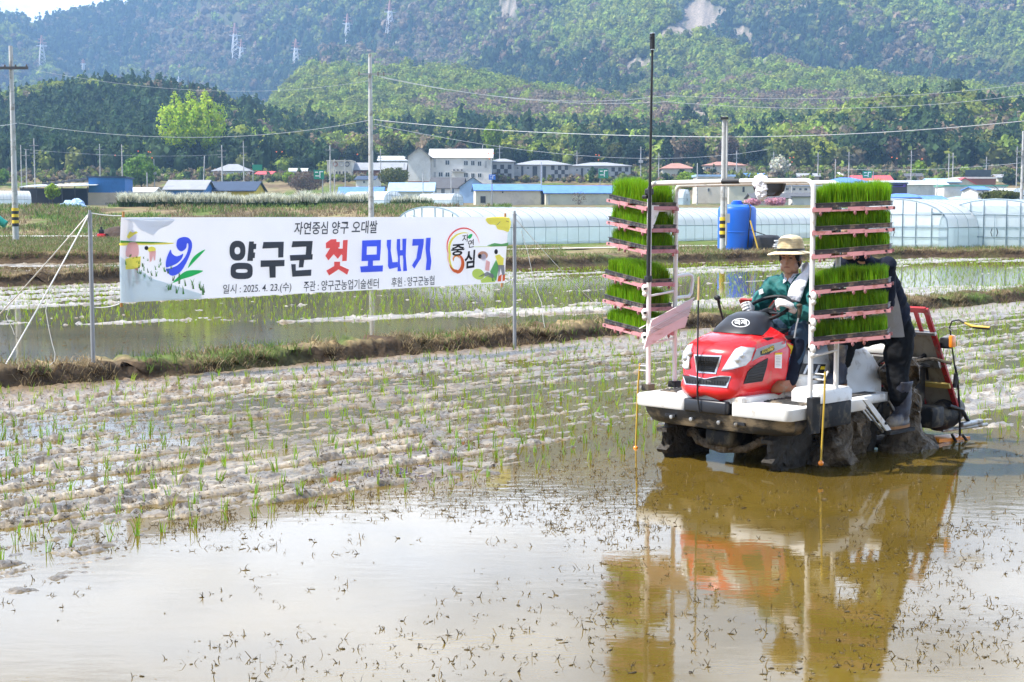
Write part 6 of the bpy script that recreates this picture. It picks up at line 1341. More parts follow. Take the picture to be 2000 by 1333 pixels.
house("long low white wall building at the right, behind bare bushes", 1840, 1962, 378, 365, 363, "wall_white", "roof_green", 330, 7, 0, "flat", name="warehouse", cat="warehouse")

for i, (x0, x1, yb, ye, yr, w_, r_, Y_, lb) in enumerate([(1150, 1176, 352, 340, 334, "wall_white", "roof_grey", 440, "tiny white house with a grey roof between two chequered blocks"), (1236, 1262, 362, 350, 343, "wall_cream", "roof_dark", 420, "small cream house with dark roof behind the left tray rack"), (1456, 1492, 356, 346, 340, "wall_white", "roof_blue", 400, "small white house with a blue roof right of the wide villa"), (1560, 1600, 356, 346, 340, "wall_cream", "roof_grey", 400, "small cream house with a grey roof under the wooded hill"), (1640, 1672, 352, 344, 338, "wall_white", "roof_silver", 420, "small white house with a silver roof left of the wide red roof"), (1900, 1924, 380, 372, 366, "wall_white", "roof_blue", 320, "small white hut with blue roof before the terrace building"), (1770, 1800, 356, 346, 340, "wall_white", "roof_dark", 400, "small white house with a dark roof behind the silver roof"), (1945, 1985, 358, 348, 342, "wall_cream", "roof_grey", 400, "small cream house with a grey roof at far right under the trees"), (566, 598, 346, 336, 330, "wall_white", "roof_silver", 420, "small white house with a silver roof below the long hall"), (700, 736, 362, 352, 345, "wall_white", "roof_navy", 380, "small white house with a navy roof left of the mid pole"), (250, 300, 388, 376, 368, "wall_white", "roof_white", 280, "low white shed between the farm shed and the blue walled house"), (1268, 1296, 388, 376, 368, "wall_white", "roof_navy", 300, "small white shed with a navy roof beside the camera pole"), (505, 535, 352, 342, 336, "wall_cream", "roof_red", 410, "small cream house with a red roof below the orange tinged tree")]):
    house(lb, x0, x1, yb, ye, yr, w_, r_, Y_, 7, (i % 3 - 1) * 8, "gable", [((x0 + x1) / 2 - 4, (x0 + x1) / 2 + 1, ye + 2, yb - 3)])
# ---------------------------------------------------------------- plastic greenhouses
def plastic(name, col, alpha, trans):
    return M(name, col, .3, var=.07, scale=.8, trans=trans, alpha=alpha, spec=.4, bump=.03, bscale=1.6)
plastic("film_roof", (.86, .89, .92), .97, .5); plastic("film_side", (.72, .85, .92), .72, .5); plastic("film_end", (.70, .83, .90), .55, .5); M("hoop_steel", (.22, .29, .34), .45, .4)
def arc_pts(w, hs, h, n=14):
    """half ellipse from one eave to the other, over straight side walls of height hs"""
    return [(-w / 2 * math.cos(math.pi * k / n), hs + (h - hs) * math.sin(math.pi * k / n) ** .85) for k in range(n + 1)]
def greenhouse(label, base, ang, w, hs, h, length, hoops=30, door=True, bars=True, group="plastic greenhouses"):
    t = thing("greenhouse", label, "greenhouse", base, ang, group); P = arc_pts(w, hs, h)
    g = MB(); g.loft([[(x, y, z) for x, z in P] for y in (0, length)], "film_roof", cap=False, closed=False); g.build("roof_film", t, 60)
    for s in (-1, 1):
        g = MB(); g.add([(s * w / 2, 0, 0), (s * w / 2, length, 0), (s * w / 2, length, hs), (s * w / 2, 0, hs)], [(0, 1, 2, 3)], "film_side"); g.build("side_film", t, 0)
    for y in (0.02, length - .02):
        g = MB(); q = [(-w / 2, 0)] + P + [(w / 2, 0)]; g.add([(x, y, z) for x, z in q], [tuple(range(len(q)))], "film_end"); e = g.build("end_film", t, 0)
        if y < 1:
            g = MB()
            for x in (-w * .36, -w * .22, -w * .10, w * .10, w * .22, w * .36):
                zt = hs + (h - hs) * math.sqrt(max(0, 1 - (2 * x / w) ** 2)) * .97; g.tube([(x, -.03, 0), (x, -.03, zt)], .032, "hoop_steel", 6)
            for z in (hs * .55, hs, h * .68):
                xx = w / 2 if z <= hs else w / 2 * math.sqrt(max(0, 1 - ((z - hs) / (h - hs)) ** 2)); g.tube([(-xx, -.03, z), (xx, -.03, z)], .026, "hoop_steel", 6)
            g.tube([(-w * .30, -.04, h * .80), (-w * .12, -.04, h * .72)], .015, "hoop_steel", 6); g.build("end_frame", e, 40)
            if door:
                g = MB(); g.tube([(-w * .10, -.06, 0), (-w * .10, -.06, h * .70), (w * .10, -.06, h * .70), (w * .10, -.06, 0)], .024, "hoop_steel", 6); g.tube([(0, -.06, 0), (0, -.06, h * .7)], .015, "hoop_steel", 6)
                for s in (-1, 1): g.tube([(s * .12, -.08, h * .25), (s * .18, -.08, h * .33), (s * .12, -.08, h * .41)], .022, "ink_black", 6)
                g.build("door", t, 40)
    g = MB()
    for k in range(hoops + 1):
        y = length * k / hoops; g.tube([(-w / 2 - .012, y, 0)] + [(x * 1.004, y, z + .012) for x, z in P] + [(w / 2 + .012, y, 0)], .010 if k else .036, "hoop_steel", 5)
    for s in (-1, 1): g.tube([(s * (w / 2 + .015), 0, hs), (s * (w / 2 + .015), length, hs)], .022, "hoop_steel", 5)
    g.build("hoop_frame", t, 40)
    if bars:
        g = MB(); g.tube([(-w / 2 - 1.2, -.05, h * .72), (-w / 2 + .6, -.05, h * .72)], .03, "hoop_steel", 6); g.tube([(w / 2 - .8, -.05, h * .70), (w / 2 + 1.2, -.05, h * .70)], .03, "hoop_steel", 6); g.build("roller_bar", t, 40)
    return t
AX = -math.atan2(.66, .75)
def gh(px, Y, w, hs, h, length, label, hoops, ang=AX, zb=None, **k):
    X = Xat(px, Y); greenhouse(label, (X, Y, gz(X, Y) if zb is None else zb), ang, w, hs, h, length, hoops, **k)
gh(838, 82.3, 4.9, .95, 2.06, 62, "long low white greenhouse running behind the banner and the blue tank", 64, zb=.12)
gh(1740, 76.5, 5.9, 1.05, 2.46, 30, "gabled end greenhouse beside the right tray rack", 26, zb=.10)
gh(1941, 76.5, 5.9, 1.05, 2.44, 30, "gabled end greenhouse at the right edge with a dark handled door", 26, zb=.10)
gh(2128, 76.5, 5.9, 1.05, 2.44, 30, "greenhouse cut off by the right edge of the photo", 26, zb=.10)
gh(894, 262, 3.6, .8, 2.0, 7, "small white arched greenhouse in front of the dark shingle roof", 8, R(60), bars=False, group="far plastic greenhouses"); gh(770, 235, 4, .8, 2.2, 9, "white arched greenhouse at the end of the green hedge", 8, R(50), bars=False, group="far plastic greenhouses")
gh(1340, 290, 5.5, 1.2, 2.9, 8, "pale blue arched greenhouse seen above the tank's left side", 8, R(70), bars=False, group="far plastic greenhouses"); gh(1986, 320, 6, 1.2, 3.4, 12, "white arched greenhouse under the far right pole", 8, R(40), bars=False, group="far plastic greenhouses")
gh(-8, 228, 4, .9, 2.2, 5, "low white greenhouse at the left edge beside the canopy", 10, R(-60), bars=False, group="far plastic greenhouses"); gh(262, 285, 6, 1.0, 3.0, 9, "white greenhouse roof between the farm shed and the grey gable", 8, R(75), bars=False, group="far plastic greenhouses")

# ---------------------------------------------------------------- tank and things beside it
M("tank_blue", (.012, .13, .62), .38, var=.06, scale=1.5, dirt=(.05, .15, .45), dscale=2, dlo=.55, dhi=.75); M("tarp_black", (.018, .018, .02), .5, var=.3, scale=3, bump=.03, bscale=6); M("sheet_grey", (.55, .57, .60), .6, var=.12, scale=3)
Y = 72.; p = Vector((Xat(1438, Y), Y, .12)); k_ = Y / F; t = thing("water_tank", "tall bright blue plastic water tank standing behind the field bank", "water tank", p); g = MB(); r_ = 37 * k_; H_ = 97 * k_
g.lathe((0, 0, 0), [(r_, 0), (r_, H_ * .2), (r_, H_ * .36), (r_ * 1.015, H_ * .365), (r_ * 1.015, H_ * .375), (r_, H_ * .38), (r_, H_ * .6), (r_, H_ * .80), (r_ * .985, H_ * .83), (r_ * .93, H_ * .87), (r_ * .75, H_ * .90), (r_ * .35, H_ * .925)], "tank_blue", 40); g.build("tank_body", t, 18)
g = MB(); g.lathe((0, 0, H_ * .92), [(.28, 0), (.28, .10), (.22, .10), (.22, .17), (.10, .19)], "tank_blue", 20); g.build("lid", t, 30)
for a in (R(200), R(320)):
    g = MB(); g.lathe((r_ * .72 * math.cos(a), r_ * .72 * math.sin(a), H_ * .895), [(.10, 0), (.10, .05), (.06, .06)], "tank_blue", 12); g.build("port", t, 30)
g = MB(); g.tube([(.15, -.1, H_ * .96), (.45, -.5, H_ * .93), (.52, -.80, H_ * .84), (.45, -.86, H_ * .5), (.38, -.88, .15)], .03, "ink_black", 8); g.tube([(.48, -.86, H_ * .42), (.9, -.7, H_ * .36), (1.3, -.9, H_ * .30)], .02, "ink_black", 8); g.build("hose", t, 50)
tag(MB().tube([(Xat(1464, 70.5), 70.5, Zat(431, 70.5)), (Xat(1481, 70.2), 70.2, .12)], .035, "yellow_paint", 8).build("pole", None, 40), "yellow pole leaning against the blue tank", "pole")
p = Vector((Xat(1497, 71), 71, .12)); g = MB(); g.loft([ring(0, 0, .62, .5, 0, 20, 3), ring(0, 0, .66, .52, .3, 20, 3), ring(0, 0, .60, .48, .62, 20, 3), ring(.05, 0, .45, .35, .72, 20, 3), ring(.05, 0, .1, .1, .74, 20)], "tarp_black"); tag(g.build("tarp_bundle", None, 40, p), "black tarpaulin covered bundle beside the blue tank", "bundle")
p = Vector((Xat(1532, 70.5), 70.5, .12)); g = MB()
for k in range(6):
    g.box((.05 * math.sin(k * 2), 0, .05 + k * .085), (1.1 - .03 * k, .8, .07), "sheet_grey", (0, 0, .05 * math.cos(k * 3)), bev=.02)
tag(g.build("sheet_stack", None, 0, p), "stack of folded grey sheets right of the black bundle", "stack")

# ---------------------------------------------------------------- poles, wires, signs
def upole(label, px, yt, yb, Y=None, r=.15, arms=((.06, 1.6),), group="small utility poles in the village", lean=0., steel=False, box=False, name="utility_pole"):
    Y = Y or min(Yground(px, yb), 420); X = Xat(px, Y); zb = Zat(yb, Y); h = (yb - yt) / F * Y; t = thing(name, label, "utility pole", (X, Y, zb), 0, group); g = MB(); g.tube([(0, 0, -.8), (lean * h, 0, h)], [r, r * .62], "concrete_pole", 10); g.build("shaft", t, 60)
    for f, wd in arms:
        z = h * (1 - f); g = MB(); g.box((lean * z, -r, z), (wd, .16 if Y < 130 else .09, .16 if Y < 130 else .09), "wall_dark" if Y < 130 else "post_steel"); ins = [((k * wd + lean * z, -r, z + .045), [(.045, 0), (.06, .08), (.03, .16)]) for k in (-.46, -.15, .15, .46)]
        if Y >= 130:
            for c, pf in ins: g.lathe(c, pf, "insulator", 8)
        a = g.build("crossarm", t, 0)
        if Y < 130:
            for c, pf in ins: MB().lathe(c, pf, "insulator", 8).build("insulator", a, 40)
    if box:
        g = MB(); g.box((.0, -r * 1.6, h * .55), (1.1, .5, .75), "wall_grey"); g.build("transformer", t, 0)
    return t, Vector((X + lean * h, Y, zb + h))
def hazard(t, z0, h, r):
    g = MB()
    for k in range(6):
        g.lathe((0, 0, z0 + k * h / 6), [(r, 0), (r, h / 6)], "stripe_yellow" if k % 2 else "ink_black", 12)
    g.build("hazard_band", t, 40)
tL, pL = upole("tall concrete utility pole at the left edge of the fields", 33, 95, 475, 92, .20, ((.113, 2.1),), "large utility poles by the fields"); hazard(tL, 1.0, 1.1, .205)
tM, pM = upole("tall concrete utility pole rising behind the middle of the banner", 726, 110, 452, 106, .20, (), "large utility poles by the fields")
g = MB(); g.box((.35, -.15, 342 * 106 / F * .885), (2.3, .09, .09), "post_steel"); a = g.build("crossarm", tM, 0)
for x in (-.75, .55, .95):
    g = MB(); g.lathe((x, -.15, 342 * 106 / F * .875), [(.05, 0), (.06, .12), (.05, .24), (.03, .28)], "insulator", 8); g.build("insulator", tM, 40)
tR, pR = upole("tall concrete pole with a meter box beside the blue tank", 1411, 230, 488, 70.8, .155, (), "large utility poles by the fields"); hazard(tR, .55, .95, .16)
g = MB(); g.box((.19, -.1, 1.45), (.20, .16, .42), "wall_grey"); g.build("meter_box", tR, 0); g = MB(); g.tube([(.13, -.13, .2), (.12, -.11, 5.9)], .045, "concrete_pole", 8); g.build("conduit", tR, 60); g = MB(); g.box((0, 0, 6.0), (.34, .34, .10), "ink_black"); g.build("cap", tR, 0)
tF, pF = upole("grey utility pole with side arms at the right edge above the greenhouse", 1991, 258, 398, 175, .20, ((.28, 1.8), (.36, 1.5)), "large utility poles by the fields")
small = [(47, 285, 402, "thin grey pole left of the farm canopy"), (57, 293, 416, "grey pole standing in front of the farm canopy's left end"), (73, 272, 392, "double armed pole behind the farm canopy"), (200, 283, 372, "street pole with two arms behind the blue farm shed"), (243, 284, 396, "bare grey pole at the right end of the blue farm shed"), (305, 312, 372, "thin pole with a box beside the green round bush"), (291, 338, 396, "brown wooden pole before the green round bush"), (398, 306, 396, "leaning pale pole right of the grey gable roof"), (437, 285, 382, "double armed pole left of the white hip roofed house"), (479, 277, 376, "double armed pole right of the white hip roofed house"), (497, 320, 375, "thin pole carrying a green sign"), (647, 285, 385, "pole with lamps in front of the school"), (655, 312, 424, "dark wooden pole in front of the plumed hedge"), (676, 312, 378, "thin pole before the ring ornaments"), (745, 292, 372, "armed pole just right of the mid tall pole"), (788, 320, 364, "leaning pole left of the big white building"), (831, 318, 358, "thin lamp pole before the white gable end"), (827, 338, 392, "brown pole by the pale blue roof"), (943, 285, 348, "armed pole at the right end of the white building"), (976, 285, 348, "armed pole over the first chequered block"), (882, 335, 400, "bare pole before the dark shingle roof"), (961, 342, 402, "thin pole carrying a blue sign"), (1057, 318, 404, "bare concrete pole between the two blue roofed barns"), (1126, 296, 340, "pole with three arms behind the chequered blocks"), (1250, 288, 352, "pole with a transformer left of the camera pole"), (1285, 300, 356, "pole with arms right of the camera pole"), (1360, 320, 396, "thin dark pole before the left villa"), (1436, 296, 356, "armed pole behind the wide villa"), (1508, 298, 352, "street pole with bracket arms above the mirror"), (1594, 300, 356, "armed pole above the rear bar"), (1628, 312, 362, "thin pole right of the rear bar"), (1654, 298, 358, "tall armed pole left of the wide red roof"), (1775, 296, 372, "armed pole before the silver roof"), (1702, 336, 368, "pole beside the far green sign"), (1848, 302, 366, "left one of the twin poles by the steep red gable"), (1856, 300, 366, "right one of the twin poles by the steep red gable"), (1921, 308, 362, "armed pole before the terrace building"), (1980, 288, 366, "thin dark pole just left of the far right pole"), (1826, 350, 404, "dark thin pole between the gabled greenhouses"), (1544, 352, 404, "thin dark pole right of the mirror")]
for i, (x, a, b, lb) in enumerate(small):
    Yp = 300 if b > 380 else min(max(Yground(x, b), 335), 430)
    arms = () if any(w in lb for w in ("bare", "thin", "wooden", "leaning", "brown")) else (((.12, 1.8), (.24, 1.5)) if "double" in lb or "armed" in lb or "arms" in lb else ((.1, 1.6),))
    upole(lb, x, a, b, Yp, .14 if not arms else .16, arms, lean=.06 if "leaning" in lb else 0, box="transformer" in lb or "box" in lb)
def wire(label, pts, r=.014, n=24):
    P = []
    for (x0, y0, Y0), (x1, y1, Y1), s in pts:
        a, b = atY(x0, y0, Y0), atY(x1, y1, Y1); P += [a.lerp(b, k / n) - Vector((0, 0, 4 * s * (k / n) * (1 - k / n))) for k in range(n + (1 if True else 0))]
    g = MB(); o = P[0]; g.tube([p - o for p in P], r, "wire", 5); tag(g.build("power_line", None, 60, o), label, "wire", "overhead wires")
wire("overhead wire from the left edge pole across the tall green trees to the mid pole", [((37, 241, 92), (722, 235, 106), 1.0)]); wire("overhead wire leaving the left frame edge to the left pole", [((-60, 246, 80), (33, 241, 92), .1)])
wire("lower wire sagging from the mid pole to the pole by the tank and on", [((730, 234, 106), (1411, 268, 71), .25), ((1411, 268, 71), (2100, 226, 64), .22)]); wire("second lower wire from the mid pole toward the far village", [((730, 243, 106), (1500, 292, 170), 1.6)], .016)
wire("upper wire from the mid pole's crossarm to the far right", [((730, 147, 106), (1300, 199, 130), .8), ((1300, 199, 130), (2100, 170, 150), 1.2)], .017); wire("second upper wire just under the crossarm wire", [((745, 152, 106), (1300, 187, 150), 1.0), ((1300, 187, 150), (2100, 150, 190), 1.2)], .017)
wire("faint wire from the left pole's crossarm toward the mid pole", [((70, 138, 92), (720, 158, 118), 1.0)], .009); wire("wire along the village poles at the right", [((1640, 330, 300), (2000, 318, 230), .6)], .018); wire("wire between the small poles over the blue farm shed", [((47, 292, 300), (436, 302, 380), .8)], .02)
def sign(label, px0, px1, y0, y1, mat, Y, post_px=None, yb=None, marks=True):
    w, h = (px1 - px0) / F * Y, (y1 - y0) / F * Y; X = Xat((px0 + px1) / 2, Y); z = Zat((y0 + y1) / 2, Y); zb = gz(X, Y); t = thing("road_sign", label, "road sign", (X, Y, zb)); g = MB(); g.box((0, 0, z - zb), (w, .1, h), mat); p = g.build("panel", t, 0)
    if marks:
        g = MB(); g.box((.1 * w, -.06, z - zb), (.09 * w, .02, .7 * h), "sign_white"); g.box((-.1 * w, -.06, z - zb - .15 * h), (.5 * w, .02, .09 * h), "sign_white"); g.box((-.22 * w, -.06, z - zb + .25 * h), (.3 * w, .02, .10 * h), "sign_white"); g.box((.28 * w, -.06, z - zb + .3 * h), (.25 * w, .02, .10 * h), "sign_white"); g.build("marking", p, 0)
    g = MB(); x = ((post_px or px1) - (px0 + px1) / 2) / F * Y; g.tube([(x, .1, -.5), (x, .1, z - zb + h / 2)], .10, "post_steel", 8); g.tube([(x, .1, z - zb), (0, .1, z - zb)], .06, "post_steel", 6); g.build("post", t, 40)
sign("green road sign with white route lines before the ring ornament building", 615, 635, 333, 351, "sign_green", 330, 632); sign("green road sign in front of the chequered block nearest the rack", 1168, 1187, 331, 349, "sign_green", 380, 1171); sign("green road sign in front of the wide red roof", 1681, 1699, 335, 349, "sign_green", 350, 1702); sign("green road sign on a thin pole left of the round orange shrub", 496, 515, 323, 334, "sign_green", 370, 497, marks=False); sign("blue pictogram sign by the barns with blue roofs", 955, 968, 342, 352, "sign_blue", 285, 961)
for i, (x, y) in enumerate([(225, 304), (270, 296), (290, 297), (294, 298), (297, 309), (540, 297), (551, 297), (698, 302), (954, 300), (964, 300), (956, 311), (1164, 303), (1170, 304), (1169, 313), (1543, 309), (1550, 308), (1547, 317), (1742, 308), (1752, 310), (1801, 311)]):
    Yb = 360; p = atY(x, y, Yb); g = MB(); g.ball((0, 0, 0), .16, "orange_ball", 2); tag(g.build("wire_marker", None, 60, p), "small orange marker cover hanging on the thin village wires", "wire marker", "orange markers on the village wires")
# pylons on the mountain
M("pylon_steel", (.80, .79, .79), .5, .2, var=.1); M("pylon_red", (.55, .30, .24), .5, var=.1)
for i, (x, yt, yb, lb) in enumerate([(93, 75, 133, "lattice pylon farthest left on the slope above the dark hill"), (466, 52, 120, "taller lattice pylon of the close pair on the left ridge"), (478, 82, 132, "shorter lattice pylon of the close pair on the left ridge"), (583, 82, 138, "lattice pylon on the lit ridge right of the close pair"), (683, 34, 90, "lattice pylon standing high, left of the mid tall pole"), (765, 9, 73, "highest lattice pylon on the ridge crest, right of the mid tall pole"), (358, 130, 160, "small lattice pylon just above the dark hill's right shoulder"), (172, 120, 146, "small lattice pylon behind the dark hill's top"), (505, 86, 112, "small distant lattice pylon between the ridge pylons")]):
    Yp = min(max(Yground(x, yb + 2, 650), 800), 2300); X = Xat(x, Yp); zb = Zat(yb, Yp) - 3; h = (yb - yt) / F * Yp + 3; t = thing("pylon", lb, "pylon", (X, Yp, zb), .4, "power pylons on the mountain"); b = h * .11; m = .75 * Yp / 1500
    for (nm, f0, f1, mat) in (("lower_frame", 0, .72, "pylon_steel"), ("upper_frame", .72, 1.0, "pylon_red")):
        g = MB(); wd = lambda f: b * (1 - f / .72) + .35 * b * (f / .72) if f < .72 else .35 * b * (1 - (f - .72) / .36)
        N = 7 if f0 == 0 else 3
        for sx in (-1, 1):
            for sy in (-1, 1):
                g.tube([(sx * wd(f), sy * wd(f), f * h) for f in np.linspace(f0, f1, N)], m * .5, mat, 4)
        fs = np.linspace(f0, f1, N)
        for k in range(N - 1):
            a, c = fs[k], fs[k + 1]
            for s in (-1, 1):
                g.tube([(-wd(a), s * wd(a), a * h), (wd(c), s * wd(c), c * h)], m * .35, mat, 4); g.tube([(wd(a), s * wd(a), a * h), (-wd(c), s * wd(c), c * h)], m * .35, mat, 4)
        g.build(nm, t, 0)
    for f, w in ((.68, .16), (.78, .14), (.88, .11)):
        g = MB(); g.box((0, 0, f * h), (2 * w * h, m, m * 1.2), "pylon_red" if f > .7 else "pylon_steel"); g.build("crossarm", t, 0)

# ---------------------------------------------------------------- trees and hedges of the village
def tree(label, px, yt, yb, wpx, col, Y=None, shape="round", nl=1500, ls=.30, trunks=1, bare=0., name="tree", group=None, trunk_f=.25, lf=None, seed=0):
    Y = Y or Yground(px, yb); Y = min(Y, 470); X = Xat(px, Y); zb = Zat(yb, Y); h = (yb - yt) / F * Y; w = wpx / F * Y / 2; r = np.random.default_rng(seed + int(px)); t = thing(name, label, "tree", (X, Y, zb), 0, group)
    g = MB(); tips = []
    for k in range(trunks):
        x0 = (k - (trunks - 1) / 2) * w * .55; top = h * r.uniform(.80, .95); P = [(x0 + r.normal(0, .04) * w * f, r.normal(0, .05) * w * f, top * f) for f in (0, .25, .5, .75, 1)]; P[0] = (x0, 0, -.6); r0 = max(.10, h * .018); g.tube(P, [r0 * (1 - .8 * f) for f in (0, .25, .5, .75, 1)], "bark", 8)
        for j in range(14):
            f = r.uniform(trunk_f, .95); a = r.uniform(0, 6.28); z = top * f; ww = w * (1 if shape != "cone" else (1.1 - f)) * (.9 if trunks == 1 else .5) * r.uniform(.4, .85); up = w * r.uniform(.3, 1.0) if shape == "column" else w * r.uniform(.1, .5)
            e = Vector((x0 + ww * math.cos(a), ww * math.sin(a), z + up)); b0 = Vector((x0, 0, z)); g.tube([b0, b0.lerp(e, .5) + Vector((0, 0, up * .1)), e], [r0 * .35, r0 * .22, r0 * .08], "bark", 5); tips.append(e)
    g.build("trunk", t, 60)
    n = int(nl * (1 - bare)); u = r.normal(0, 1, (n, 3)); u /= np.linalg.norm(u, axis=1)[:, None]; rad = r.uniform(.45, 1.0, n) ** .6; lob = fbm(u[:, 0] * 2.2 + px, u[:, 1] * 2.2 + u[:, 2] * 2.2, int(px), 3); C = u * (rad * (.62 + .72 * lob))[:, None]
    hc = h * (1 - trunk_f); zc = h * trunk_f + hc / 2
    if shape == "cone":
        tt = np.clip((C[:, 2] + 1) / 2, 0, 1); C[:, :2] *= (1.3 - 1.15 * tt)[:, None]; lay = .12 * np.sin(tt * 34); C[:, :2] *= (1 + lay)[:, None]
    if shape == "column":
        tt = np.clip((C[:, 2] + 1) / 2, 0, 1); C[:, :2] *= (.75 + .5 * np.sin(tt * 2.6))[:, None]; gap = vnoise(C[:, 0] * 5 + 9, C[:, 2] * 4, 5 + int(px)) > .34; C = C[gap]; u = u[gap]
    if trunks > 1:
        k3 = r.integers(0, trunks, len(C)); C[:, 0] = C[:, 0] * .50 + (k3 - (trunks - 1) / 2) * .50; C[:, 2] *= np.array([.90, 1.0, .97])[k3 % 3]
    C = C * np.array([w, w, hc / 2]) + np.array([0, 0, zc]); n = len(C); V = cards(r, C, ls * r.uniform(.6, 1.3, n), u); cl = np.array(col)[None] * r.uniform(.6, 1.4, (n, 1)) * np.stack([r.uniform(.85, 1.2, n), np.ones(n), r.uniform(.8, 1.2, n)], 1); q = np.arange(n)[:, None] * 4
    link("crown", raw_mesh("crown", V, [q + [[0, 1, 2, 3]]], LEAFN, np.repeat(cl, 4, 0)), t)
    return t
G_ = dict(lime=(.22, .33, .020), bright=(.13, .25, .02), conif=(.030, .065, .030), olive=(.10, .12, .03), brown=(.14, .105, .075), amber=(.24, .19, .03), pink=(.55, .30, .36), white=(.55, .56, .45), dark=(.03, .055, .022), pale=(.26, .30, .16))
tree("towering lime green trio of slender trees above the left poles", 381, 180, 335, 118, (.36, .50, .02), 440, "column", 9500, .42, 3, trunk_f=.14)
tree("rounded bright green tree beside the blue farm shed", 280, 305, 372, 66, G_["bright"], None, "round", 2600, .36, trunk_f=.1)
tree("small bright green bush like tree at the far left edge", 8, 332, 362, 30, G_["bright"], None, "round", 900, .30, trunk_f=.1)
tree("small yellow green sapling before the farm canopy", 106, 360, 402, 30, G_["lime"], 215, "round", 500, .2, trunk_f=.3)
tree("round orange tinged tree left of the silver hall", 516, 286, 338, 46, G_["amber"], None, "round", 1800, .32, trunk_f=.12)
tree("spreading dark pine in front of the silver hall", 592, 308, 345, 44, G_["conif"], None, "round", 1300, .3, trunk_f=.35)
tree("small yellow green bush by the road sign", 566, 336, 362, 24, G_["lime"], None, "round", 700, .26, trunk_f=.15)
tree("lime green column tree behind the second small armed pole", 962, 238, 312, 32, G_["lime"], None, "column", 2400, .36, 1, trunk_f=.12)
tree("pale loose tree between the mid pole and the white building", 768, 262, 312, 34, G_["olive"], None, "column", 1300, .36, 1, trunk_f=.1)
tree("broad dark conifer rising over the chequered blocks", 1058, 284, 322, 44, G_["conif"], None, "cone", 1800, .34, trunk_f=.08)
tree("rounded dark conifer left of the broad conifer", 1014, 293, 322, 32, G_["conif"], None, "round", 1200, .34, trunk_f=.08)
tree("dark conifer standing between the two tile roofed villas", 1360, 312, 352, 26, G_["conif"], 395, "cone", 1300, .28, trunk_f=.06)
tree("yellow green weeping tree below the left villa", 1342, 338, 376, 46, G_["lime"], 330, "round", 1500, .26, trunk_f=.1)
tree("big leafless tree with fine brown twigs behind the villas", 1344, 262, 322, 60, G_["brown"], None, "round", 900, .22, trunk_f=.15)
tree("whitish blossoming tree above the mirror", 1520, 306, 352, 40, G_["white"], None, "round", 1500, .3, trunk_f=.15)
tree("pink blossoming tree nearest the tank", 1470, 388, 406, 36, G_["pink"], 230, "round", 600, .16, trunk_f=.2, group="pink blossom trees")
tree("pink blossoming tree behind the straw hat", 1512, 386, 408, 46, G_["pink"], 230, "round", 800, .16, trunk_f=.2, group="pink blossom trees")
tree("yellow green round tree below the wooded hill", 1790, 316, 352, 28, G_["lime"], None, "round", 900, .3, trunk_f=.1)
tree("green willow like shrub under the far right pole", 1950, 372, 398, 78, G_["olive"], 200, "round", 2200, .2, trunk_f=.05)
tree("small green tree beside the far right greenhouse", 1968, 340, 362, 28, G_["dark"], None, "round", 800, .3, trunk_f=.08)
tree("bare bush before the right blue roofed barn", 1130, 374, 404, 34, G_["brown"], 282, "round", 160, .12, trunk_f=.1)
tree("bare dark orchard tree at the right arch post", 1672, 352, 378, 40, G_["brown"], 300, "round", 200, .14, trunk_f=.15)
tree("brown leafless thicket tree left of the green sign", 600, 335, 378, 70, G_["brown"], 345, "round", 1800, .22, trunk_f=.05)
tree("olive budding tree right of the brown house", 770, 328, 366, 60, G_["olive"], 352, "round", 1500, .26, trunk_f=.1)
r = np.random.default_rng(9)
for i, x in enumerate([60, 98, 132, 165, 198, 236, 326, 432, 468, 520, 560, 606, 648, 690, 716, 800, 850, 900, 1150, 1200, 1240, 1300, 1420, 1470, 1560, 1600, 1690, 1740, 1880, 1930]):
    c = ["conif", "conif", "brown", "dark", "olive"][i % 5] if x > 240 else "conif"; hh = r.uniform(38, 58); yb = 335 if x < 700 else 322
    tree("dark mixed village edge tree standing in the row under the forest", x, yb - hh, yb, r.uniform(30, 44), G_[c], 470 if x < 700 else 455, "cone" if c == "conif" and i % 2 else "round", 1000, .40, trunk_f=.12, group="trees in the row at the village edge")
# white plumed grass hedge
PL_ = M("plume", vcol=True, var=.15, scale=2, rough=.8, trans=.35)
def hedge(px0, px1, yt, yb, Y, seed, white=1.0):
    r = np.random.default_rng(seed); n = 5200 if px1 - px0 > 200 else 2200; px = r.uniform(px0, px1, n); Yy = Y + r.uniform(-1.2, 1.2, n); X = (px - 1000) / F * Yy; zb = np.full(n, Zat(yb, Y)); h = (yb - yt) / F * Y * (1 + .35 * (fbm(px / 22, px * 0 + seed, seed, 3) - .5) * 2)
    g1 = blades(np.stack([X, Yy, zb - .2], 1), h * r.uniform(.4, .7, n) + .2, .10, r.uniform(.1, .6, n), np.array([[.06, .11, .02]]) * r.uniform(.5, 1.6, (n, 1)))
    k = r.random(n) < white; m = int(k.sum()); g2 = blades(np.stack([X, Yy, zb + h * .32], 1)[k], (h * r.uniform(.4, .8, n))[k], .11, r.uniform(.15, .8, m), np.array([[.72, .72, .58]]) * r.uniform(.5, 1.2, (m, 1)))
    return [g1, g2]
V_, F_, C_c = merge(hedge(236, 622, 377, 405, 152, 31) + hedge(622, 726, 376, 403, 200, 33, .35) + hedge(766, 846, 379, 403, 200, 35, .15)); tag(link("plumed_grass", raw_mesh("plumed_grass", V_, F_, PL_, C_c)), kind="stuff")
